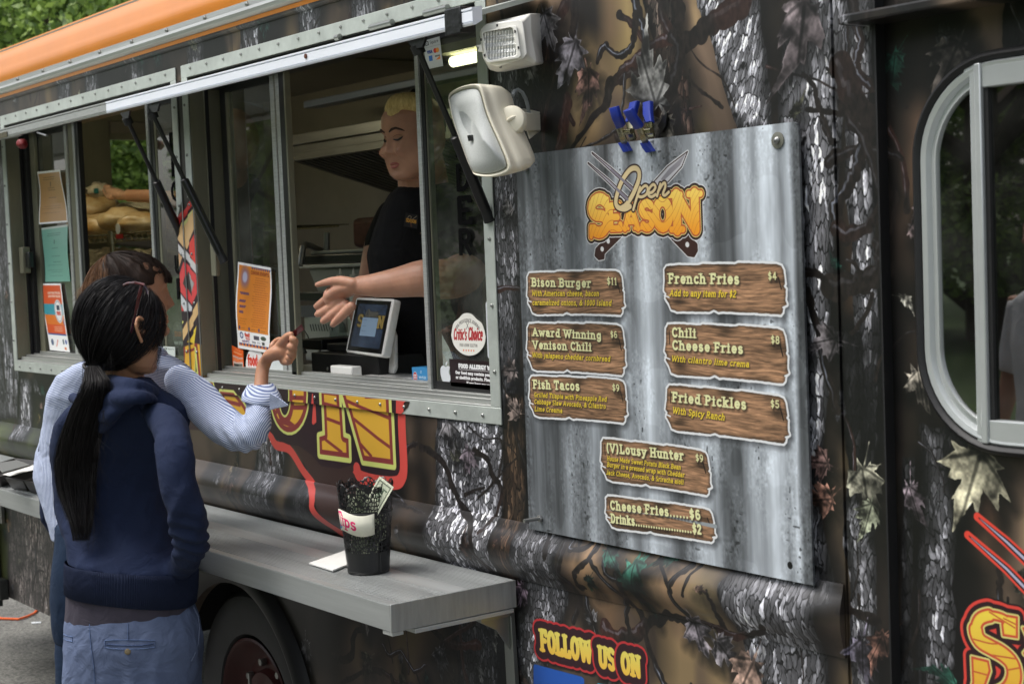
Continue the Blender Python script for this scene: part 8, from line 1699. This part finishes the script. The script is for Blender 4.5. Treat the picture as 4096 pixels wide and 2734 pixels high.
# waxed paper box
cvW = Canvas(0, .24, 0, .11, 2000, (56, 140, 196)); cvW.poly(arc(.035, .055, .026, .030, 0, 360, 24), (230, 230, 230)); cvW.poly(arc(.035, .055, .023, .027, 0, 360, 24), (196, 32, 40)); text(cvW, 'HANDY', .017, .058, .011, (240, 240, 240), .036, th=.13, serif=0); text(cvW, 'WACKS', .017, .043, .011, (240, 240, 240), .036, th=.13, serif=0)
text(cvW, 'EZ', .095, .078, .014, (214, 232, 240), .02, th=.07, serif=0, slant=.2); text(cvW, 'Interfolded', .078, .044, .020, (214, 232, 240), .09, th=.06, serif=0); text(cvW, 'Dry Waxed Paper', .070, .018, .020, (214, 232, 240), .13, th=.06, serif=0)
q0 = at(1650, 1520, .115); q1 = at(1649, 1447, .115); hx = q1[2]-q0[2]
pbx = empty('paper_box', (q0[0], .12, ZC), 'blue box of waxed paper sheets standing beside the sliding pane', 'box')
o = MB().box(q0[0], q0[0]+hx/.11*.24*.9, .115, .19, ZC, ZC+hx).build('carton', picture('carton_print', cvW, .5), pbx); uv_plane(o, lambda p: ((p[0]-q0[0])/(hx/.11*.24*.9), (p[2]-ZC)/hx))
MB().loft([[(q0[0]+.05, .15, ZC+hx-.02), (q0[0]+.16, .15, ZC+hx-.02)], [(q0[0]+.055, .14, ZC+hx+.04), (q0[0]+.12, .15, ZC+hx+.05)], [(q0[0]+.07, .15, ZC+hx+.085), (q0[0]+.085, .15, ZC+hx+.088)]], False, False).build('paper_sheet', mat('tissue', (206, 208, 206), .8), pbx)
# faint red-white bag far behind
o = MB().box(at(1405, 920, .95)[0], at(1500, 920, .95)[0], .95, 1.2, at(1450, 990, .95)[2], at(1450, 870, .95)[2]).build('cup_stack', mat('muted_red_wrap', (86, 56, 52), .6, 0, .4, 30), None, bevel=.02); tag(o, 'dim red and white wrapped packs behind the worker', 'packs')

# ---------------------------------------------------------------- wire shelf with bagged bread, seen through the left window
rack = empty('wire_shelf', (-5.6, .5, .62), 'chrome wire shelving with bagged bread inside the left window', 'shelving')
zR = at(520, 932, .5)[2]; chrome = mat('chrome_wire', (190, 186, 160), .25, .9)
xa, xb = at(335, 950, .5)[0], at(640, 930, .5)[0]; yR0, yR1 = .5, 1.3
mb = MB().tube([(xa-.6, yR0, zR), (xb, yR0, zR)], .004, 8).tube([(xa-.6, yR0, zR-.030), (xb, yR0, zR-.030)], .004, 8).tube([(xa-.6, yR1, zR), (xb, yR1, zR)], .004, 8); mb.build('shelf_rail', chrome, rack, smooth=True, kind='stuff')
mb = MB(); x = xa-.6; k = 0
while x < xb: mb.tube([(x, yR0, zR-(0 if k % 2 else .030)), (x+.028, yR0, zR-(.030 if k % 2 else 0))], .0022, 6); x += .028; k += 1
for i in range(50): mb.tube([(xa-.6+i*.03, yR0, zR+.004), (xa-.6+i*.03, yR1, zR+.004)], .002, 5)
mb.build('zigzag_wire', chrome, rack, kind='stuff')
zR2 = at(450, 1020, .5)[2]-.06
px_ = at(448, 950, .5)[0]; MB().tube([(px_, yR0, .62), (px_, yR0, zR-.04), (px_, yR0, zR+.012)], .011, 14).build('shelf_post', chrome, rack, smooth=True); MB().tube([(px_, yR0, zR-.040), (px_, yR0, zR+.014)], .017, 14).build('shelf_collar', chrome, rack, smooth=True)
MB().box(xa-.6, xb, yR0, yR1, zR2-.01, zR2).build('lower_shelf', chrome, rack)
bread = mat('bread_crust', (216, 196, 158), .4, 0, .3, 16, .5, 45, coat=.3, col2=(186, 140, 76)); bread2 = mat('bag_film', (196, 186, 164), .3, 0, .3, 35, .8, 55, coat=.4)
from_noise = lambda p, s, a: a*(mnoise.noise(Vector(p)*s))
def lump(name, c, r, m, lbl, cat, par=None, grp=None, seed=0, amp=.12, seg=20, rot=0.):
    v = []; f = []; n, k = seg, seg//2
    for j in range(k+1):
        for i in range(n):
            th, ph = math.pi*j/k, 2*math.pi*i/n; d = Vector((math.sin(th)*math.cos(ph), math.sin(th)*math.sin(ph), math.cos(th))); q_ = 1+amp*mnoise.noise(d*2.2+Vector((seed, 0, 0)))+.3*amp*mnoise.noise(d*7+Vector((seed, 3, 0)))
            x, y, z = d.x*r[0]*q_, d.y*r[1]*q_, d.z*r[2]*q_; v.append((c[0]+x*math.cos(rot)-y*math.sin(rot), c[1]+x*math.sin(rot)+y*math.cos(rot), c[2]+z))
    for j in range(k):
        for i in range(n): f.append((j*n+i, j*n+(i+1) % n, (j+1)*n+(i+1) % n, (j+1)*n+i))
    o = MB().add(v, f).build(name, m, par, smooth=True, auto=False)
    return tag(o, lbl, cat, grp) if lbl else o
for i, (u, v, y, r, lb) in enumerate(((375, 848, .75, (.12, .13, .085), 'bag of rolls held up by the gloved hand'), (352, 905, .62, (.08, .1, .05), 'bagged rolls at the left end of the wire shelf'), (430, 905, .62, (.10, .12, .055), 'bagged loaf with a red label over the shelf post'),
                                  (505, 880, .66, (.13, .12, .055), 'long bagged loaf in the middle of the wire shelf'), (585, 893, .60, (.12, .12, .045), 'bag of pale rolls at the right end of the wire shelf'), (560, 842, .85, (.11, .12, .045), 'bag with red and white print behind the front loaves'))):
    q = at(u, v, y); g = lump('bread_bag', q, r, bread if i != 5 else bread2, lb, 'bread bag', None, 'bagged bread on the wire shelf', i*3., .22, 26, -.4)
    if i in (1, 2, 4):
        qq = np.array(q)+np.array([.0, -r[1]*1.02, -.02]); MB().disc(qq, (0, -1, 0), .022, .002, 14).build('round_label', mat('white_sticker'), g); MB().box(qq[0]-.02, qq[0]+.05, qq[1]-.003, qq[1]-.001, qq[2]-.04, qq[2]-.022).build('red_label', mat('red_label', (156, 34, 36), .4), g)
q = at(392, 762, .75); lump('bag_twist', q, (.045, .05, .035), bread2, 'gathered clear neck of the bread bag below the gloved hand', 'bag neck', None, None, 9., .6)
q = at(390, 764, .70); tag(MB().box(q[0]-.018, q[0]+.018, q[1]-.012, q[1], q[2]-.012, q[2]+.012).build('bag_clip', mat('teal_clip', (40, 110, 110), .4), None, bevel=.004), 'teal clip on the neck of the raised bread bag', 'clip')
for i in range(4): q = at(350+i*90, 1040, .7); lump('wrapped_pack', q, (.11, .1, .05), bread2, ('clear plastic wrapped pack, first from the left on the lower shelf', 'clear plastic wrapped pack by the shelf post, lower shelf', 'clear plastic wrapped pack right of the post, lower shelf', 'clear plastic wrapped pack at the right end of the lower shelf')[i], 'wrapped pack', None, 'wrapped packs on the lower shelf', i*5., .5)
q = at(705, 1340, .25); 
cvO = Canvas(0, .16, 0, .16, 1500, (40, 34, 30)); XO, ZO = np.meshgrid(np.arange(cvO.W)/1500., np.arange(cvO.H)/1500.); cvO.a += (.35*sm(.5, .7, vnoise(XO*160, ZO*60, 3)))[..., None]; text(cvO, 'SEASON', .03, .07, .03, (224, 130, 40), .1, outline=((.004, (40, 20, 16)),)); text(cvO, 'WWW.OPEN', .02, .02, .02, (230, 230, 230), .12, th=.12, serif=0)
q = at(712, 1338, .06); P = [(q[0]+.042*math.cos(a), .06, q[2]+.042*math.sin(a)) for a in np.linspace(0, 2*math.pi, 33)[:-1]]; o = MB().slab(P, (0, .0008, 0)).build('round_sticker', picture('logo_sticker_print', cvO, .35)); uv_plane(o, lambda p: ((p[0]-q[0])/.042*.5+.5, (p[2]-q[2])/.042*.5+.5)); tag(o, 'dark round logo sticker low in the left window', 'sticker')

# ---------------------------------------------------------------- small things outside
cord = MB().tube([atz(u, v, .012) for u, v in ((-120, 2462), (20, 2472), (75, 2474), (105, 2465), (137, 2450), (170, 2415), (240, 2380))], .006, 8).build('extension_cord', mat('orange_cord', (226, 96, 30), .5), smooth=True); tag(cord, 'orange extension cord running along the ground under the truck', 'cord')
o = MB().slab([atz(u, v, .006) for u, v in ((125, 2488), (165, 2486), (162, 2492), (150, 2492), (128, 2494))], (0, 0, .003)).build('paper_scrap', mat('white_sticker')); tag(o, 'small white paper scrap on the asphalt by the left edge', 'litter')
la = mat('latch_steel', (70, 72, 70), .45, .5, .2, 20)
q = at(10, 2330, -.01); MB().box(q[0]-.10, q[0]-.03, -.03, -.002, q[2]-.10, q[2]+.34).box(q[0]-.02, q[0]+.05, -.04, -.002, q[2]-.06, q[2]+.02).build('hinge_latch', la, truck, bevel=.004)
q = at(55, 340+170, -.2)
MB().tube([at(-20, 560, -.19), at(60, 545, -.19), at(85, 540, -.19)], .004, 8).tube([at(150, 530, -.19), at(188, 558-15, -.19)], .004, 8).build('latch_rod', steel_m, truck, smooth=True)
lump('red_grip', at(88, 575, -.19), (.022, .018, .016), mat('red_tape', (120, 22, 26), .5), None, None, truck, None, 2., .3)
MB().box(at(-30, 540, -.203)[0], at(28, 540, -.203)[0], -.2035, -.2015, at(10, 552, -.203)[2], at(10, 530, -.203)[2]).build('metal_tag', mat('old_tag', (92, 88, 70), .6, .3, .4, 90), truck)
q = at(108, 1040, .04); MB().box(q[0]-.03, q[0]+.012, .02, .05, q[2]-.05, q[2]+.05).build('window_latch', olive, truck, bevel=.003); MB().box(q[0]+.012, q[0]+.05, .03, .05, q[2]-.03, q[2]+.03).build('latch_knob', black_s, truck, bevel=.003)
# ---------------------------------------------------------------- trees
bark_m = mat('tree_bark', (70, 60, 48), .9, 0, .3, 8, .6, 20, (1, 1, .3))
def foliage(name, c0, c1):
    m = bpy.data.materials.new(name); m.use_nodes = True; nt = m.node_tree; b = nt.nodes['Principled BSDF']; b.inputs['Roughness'].default_value = .5; MATS[name] = m
    g = nt.nodes.new('ShaderNodeNewGeometry'); r = nt.nodes.new('ShaderNodeValToRGB'); r.color_ramp.elements[0].color = lin(c0)+(1,); r.color_ramp.elements[1].color = lin(c1)+(1,)
    nt.links.new(g.outputs['Random Per Island'], r.inputs[0]); nt.links.new(r.outputs[0], b.inputs['Base Color'])
    tl = nt.nodes.new('ShaderNodeBsdfTranslucent'); nt.links.new(r.outputs[0], tl.inputs[0]); mx = nt.nodes.new('ShaderNodeMixShader'); mx.inputs[0].default_value = .35; nt.links.new(b.outputs[0], mx.inputs[1]); nt.links.new(tl.outputs[0], mx.inputs[2]); nt.links.new(mx.outputs[0], nt.nodes['Material Output'].inputs[0]); return m
fol = [foliage('leaves_fresh', (70, 100, 44), (158, 186, 92)), foliage('leaves_dark', (48, 78, 36), (116, 148, 72))]
def make_tree(seed, H, Rc, n, leafsz, fm, z_low=.25):
    r = np.random.RandomState(seed); g = empty('leafy_tree', (0, 0, 0)); mb = MB(); tops = []
    mb.tube([(0, 0, -.02), (.05, 0, H*.3), (-.05, .08, H*.6), (.04, 0, H*.9)], [H*.035, H*.026, H*.016, H*.004], 8)
    for i in range(13):
        a = i*2.4; z = H*(z_low+.05+.5*r.rand()); L = Rc*(.6+.4*r.rand()); e = (L*math.cos(a), L*math.sin(a), z+H*.18*r.rand()+.1); m_ = (e[0]*.5, e[1]*.5, z+(e[2]-z)*.3)
        mb.tube([(0, 0, z-H*.08), m_, e], [H*.014, H*.009, H*.003], 5); tops.append(e)
    mb.build('trunk', bark_m, g, smooth=True)
    cl = []
    for i in range(46):
        d = r.normal(size=3); d /= np.linalg.norm(d); q_ = r.rand()**.33; cl.append((np.array([d[0]*Rc*q_, d[1]*Rc*q_, H*(1+z_low)/2+d[2]*H*(1-z_low)/2*q_]), Rc*(.13+.17*r.rand())))
    cc = np.array([c_[0] for c_ in cl]); cr = np.array([c_[1] for c_ in cl]); k = r.randint(0, len(cl), n); d = r.normal(size=(n, 3)); d /= np.linalg.norm(d, axis=1)[:, None]
    P = cc[k]+d*(cr[k]*r.rand(n)**.4)[:, None]; nr = d*.6+r.normal(size=(n, 3))*.6+np.array([0, 0, .5]); nr /= np.linalg.norm(nr, axis=1)[:, None]; t = np.cross(nr, r.normal(size=(n, 3))); t /= np.linalg.norm(t, axis=1)[:, None]; bi = np.cross(nr, t)
    s = leafsz*(.6+.8*r.rand(n))[:, None]; V = np.stack([P-t*s, P-bi*s*.5, P+t*s*.9+nr*s*.2, P+bi*s*.5], 1).reshape(-1, 3)
    me = bpy.data.meshes.new('crown'); me.vertices.add(4*n); me.vertices.foreach_set('co', V.astype(np.float32).ravel()); me.loops.add(4*n); me.loops.foreach_set('vertex_index', np.arange(4*n, dtype=np.int32)); me.polygons.add(n); me.polygons.foreach_set('loop_start', np.arange(n, dtype=np.int32)*4); me.polygons.foreach_set('loop_total', np.full(n, 4, np.int32)); me.update(calc_edges=True)
    me.materials.append(fm); o = bpy.data.objects.new('crown', me); C.objects.link(o); o.parent = g
    return g
def dup(root, loc, rz=0., s=1.):
    c_ = root.copy(); C.objects.link(c_); c_.location = loc; c_.rotation_euler = (0, 0, rz); c_.scale = (s, s, s)
    for ch in list(root.children): d = ch.copy(); C.objects.link(d); d.parent = c_
    return c_
T = [make_tree(3, 9, 3.6, 90000, .055, fol[0], .10), make_tree(8, 10, 3.8, 90000, .055, fol[1], .08), make_tree(14, 9, 4.2, 60000, .07, fol[0], .03)]
spots = [(0, -17.5, 7.0, 0, 1., 'pale green leafy tree nearest behind the orange roof edge', 'trees behind the truck'), (1, -24, 9.5, 1, 1.1, 'dark leafy tree behind the far end of the truck', 'trees behind the truck'), (0, -20.5, 3.2, 2, .95, 'leafy tree seen through the end window of the truck', 'trees behind the truck'),
         (1, -27, 4.5, 3, 1.2, 'dark leafy tree beyond the end window', 'trees behind the truck'), (1, -14, 12, 4, 1.1, 'dark leafy tree behind the middle of the truck', 'trees behind the truck'), (0, -31, 12, 5, 1.4, 'tall leafy tree farthest behind the truck', 'trees behind the truck'), (1, -36, 3, 6, 1.4, 'distant dark tree at the far left', 'trees behind the truck'), (0, -30, -2, 7, 1.2, 'leafy tree down the road beyond the truck', 'trees behind the truck'),
         (1, -9, -20, 1, 1.1, 'leafy park tree mirrored in the window panes', 'park trees opposite the truck'), (0, -15.5, -19, 2, 1.2, 'park tree mirrored in the left window', 'park trees opposite the truck'), (1, -2, -24, 3, 1.3, 'park tree standing opposite the menu board', 'park trees opposite the truck'), (0, 5.5, -22, 4, 1.1, 'park tree opposite the side window', 'park trees opposite the truck'), (1, -24, -20, 5, 1.2, 'park tree farther down the lawn', 'park trees opposite the truck'), (1, 12, -25, 6, 1.4, 'park tree at the near end of the lawn', 'park trees opposite the truck'),
         (2, -13, -30, .5, 1.5, 'tall park tree behind the tents', 'park trees opposite the truck'), (2, -32, -17, 1.5, 1.4, 'park tree far along the road', 'park trees opposite the truck'), (2, -21, -33, 2.5, 1.6, 'tall park tree at the far side of the lawn', 'park trees opposite the truck')]
used = set()
for i, (k, x, y, rz, s, lb, gr) in enumerate(spots):
    k = 2 if y < -5 else k; o = T[k] if k not in used else dup(T[k], (0, 0, 0)); used.add(k); o.location = (x, y, 0); o.rotation_euler = (0, 0, rz); o.scale = (s, s, s); tag(o, lb, 'tree', gr)
# red canopy tents on the lawn, mirrored in the side window
def tent(x, y, lb):
    g = empty('canopy_tent', (x, y, 0), lb, 'tent', 'red canopy tents on the lawn'); red = mat('red_canvas', (190, 30, 36), .7)
    MB().add([(x-1.5, y-1.5, 2.2), (x+1.5, y-1.5, 2.2), (x+1.5, y+1.5, 2.2), (x-1.5, y+1.5, 2.2), (x, y, 3.1)], [(0, 1, 4), (1, 2, 4), (2, 3, 4), (3, 0, 4)]).box(x-1.5, x+1.5, y-1.5, y-1.49, 1.95, 2.2).box(x-1.5, x+1.5, y+1.49, y+1.5, 1.95, 2.2).box(x-1.5, x-1.49, y-1.5, y+1.5, 1.95, 2.2).build('canopy', red, g)
    for a in (-1.45, 1.45):
        for b in (-1.45, 1.45): MB().tube([(x+a, y+b, 0), (x+a, y+b, 2.2)], .02, 6).build('leg', steel_m, g)
tent(1.5, -24, 'red canopy tent on the lawn, nearer the truck'); tent(-6.5, -27, 'red canopy tent on the lawn, farther away')

# bystanders on the lawn and in the queue, seen only as reflections in the panes
def bystander(x, y, rz, top, leg, hair_c, lb, h=1.72):
    g = empty('person', (x, y, 0), lb, 'person', 'people standing across the road'); s = h/1.72; mb = MB()
    def tb(m_, pts, fl=1.): m_.tube([(p[0]*s, p[1]*s, p[2]*s) for p in pts], [p[3]*s for p in pts], 12, True, fl)
    rot = Matrix.Translation((x, y, 0))@Matrix.Rotation(rz, 4, 'Z')
    def fin(nm, m_, mt, vx=.014):
        m_.v = [tuple(rot@Vector(v_)) for v_ in m_.v]; return solid(nm, m_, mt, g, vx, 4)
    for sx in (-1, 1): tb(mb, [(sx*.19, 0, 1.40, .045), (sx*.24, .01, 1.12, .038), (sx*.22, .10, .90, .030), (sx*.20, .16, .86, .038)])
    tb(mb, [(0, 0, 1.40, .06), (0, .01, 1.52, .052)]); ball(mb, (0, .015*s, 1.61*s), .098*s, 18, (.82, .95, 1.12)); ball(mb, (0, .11*s, 1.59*s), .016*s); fin('body', mb, skin_b, .011)
    mb = MB(); mb.loft([[(a*.5*math.cos(t)*s, .11*b*math.sin(t)*s, z*s) for t in np.linspace(0, 2*math.pi, 17)[:-1]] for a, b, z in ((.12, .5, 1.46), (.36, .9, 1.40), (.38, 1.1, 1.25), (.32, 1.05, 1.05), (.36, 1.1, .90))])
    for sx in (-1, 1): tb(mb, [(sx*.16, 0, 1.38, .065), (sx*.21, .0, 1.24, .062), (sx*.225, .01, 1.14, .060)])
    fin('shirt', mb, top)
    mb = MB(); mb.loft([[(a*.5*math.cos(t)*s, .11*math.sin(t)*s, z*s) for t in np.linspace(0, 2*math.pi, 17)[:-1]] for a, z in ((.33, .94), (.35, .86), (.34, .78))])
    for sx in (-1, 1): tb(mb, [(sx*.09, 0, .84, .085), (sx*.10, .01, .48, .062), (sx*.10, 0, .08, .048)]); mb.loft([[(sx*.10*s+.04*math.cos(t)*s, .04*s+.12*math.sin(t)*s, z) for t in np.linspace(0, 2*math.pi, 13)[:-1]] for z in (.0, .07)])
    fin('trousers', mb, leg)
    mb = MB(); ball(mb, (0, -.012*s, 1.645*s), .104*s, 18, (.86, 1.0, .98)); fin('hair', mb, hair_c, .012)
wt = cloth('white_cotton', (226, 226, 224)); gt = cloth('grey_cotton', (120, 124, 130)); bl = cloth('blue_cotton', (60, 90, 140)); rd = cloth('red_cotton', (150, 36, 40)); kh = cloth('khaki_cotton', (120, 108, 84))
bystander(-3.25, -2.75, math.radians(20), wt, jean_m, hair_brn, 'man in white t-shirt waiting in line beyond the camera, mirrored in the side window', 1.84)
for i, (x, y, rz, a, b, c_, t_) in enumerate(((-6.2, -13, .4, wt, jean_m, hair_blk, 'person in white shirt and jeans on the lawn near the road'), (-7.1, -13.4, 2., wt, kh, hair_brn, 'person in white shirt and khaki trousers on the lawn'), (-4.6, -15, 1., bl, gt, hair_brn, 'person in blue shirt between the tents'), (-3.2, -12, 3., rd, jean_m, hair_blk, 'person in red shirt nearest the tents'), (-9.5, -16, 0., gt, jean_m, hair_blk, 'person in grey shirt by the park tree'), (.4, -18, 1.5, wt, jean_m, hair_bld, 'blond person in white shirt far across the lawn'))): bystander(x, y, rz, a, b, c_, t_)
ground_m = mat('asphalt', (92, 92, 88), .85, 0, .35, 60, .5, 140)
def ground():
    m = bpy.data.materials.new('asphalt_ground'); m.use_nodes = True; nt = m.node_tree; b = nt.nodes['Principled BSDF']; b.inputs['Roughness'].default_value = .85
    tc = nt.nodes.new('ShaderNodeTexCoord'); v = nt.nodes.new('ShaderNodeTexVoronoi'); v.inputs['Scale'].default_value = 130; n = nt.nodes.new('ShaderNodeTexNoise'); n.inputs['Scale'].default_value = 2.5; n.inputs['Detail'].default_value = 8
    nt.links.new(tc.outputs['Object'], v.inputs['Vector']); nt.links.new(tc.outputs['Object'], n.inputs['Vector'])
    r = nt.nodes.new('ShaderNodeValToRGB'); r.color_ramp.elements[0].color = (.045, .045, .042, 1); r.color_ramp.elements[1].color = (.28, .275, .25, 1); nt.links.new(v.outputs['Color'], r.inputs[0])
    mx = nt.nodes.new('ShaderNodeMixRGB'); mx.blend_type = 'MULTIPLY'; mx.inputs[0].default_value = .6; r2 = nt.nodes.new('ShaderNodeValToRGB'); r2.color_ramp.elements[0].position = .3; r2.color_ramp.elements[0].color = (.5, .5, .5, 1); r2.color_ramp.elements[1].position = .7
    nt.links.new(n.outputs['Fac'], r2.inputs[0]); nt.links.new(r.outputs[0], mx.inputs[1]); nt.links.new(r2.outputs[0], mx.inputs[2]); nt.links.new(mx.outputs[0], b.inputs['Base Color'])
    bp = nt.nodes.new('ShaderNodeBump'); bp.inputs['Strength'].default_value = .5; bp.inputs['Distance'].default_value = .004; nt.links.new(v.outputs['Distance'], bp.inputs['Height']); nt.links.new(bp.outputs[0], b.inputs['Normal'])
    o = MB().add([(-200, -200, 0), (200, -200, 0), (200, 200, 0), (-200, 200, 0)], [(0, 1, 2, 3)]).build('ground', mat('grass_ground', (62, 84, 34), .9, 0, .35, 3, .4, 60)); tag(o, kind='structure')
    o = MB().add([(-40, -4.2, .004), (40, -4.2, .004), (40, 6, .004), (-40, 6, .004)], [(0, 1, 2, 3)]).build('road', m); tag(o, kind='structure')
ground()
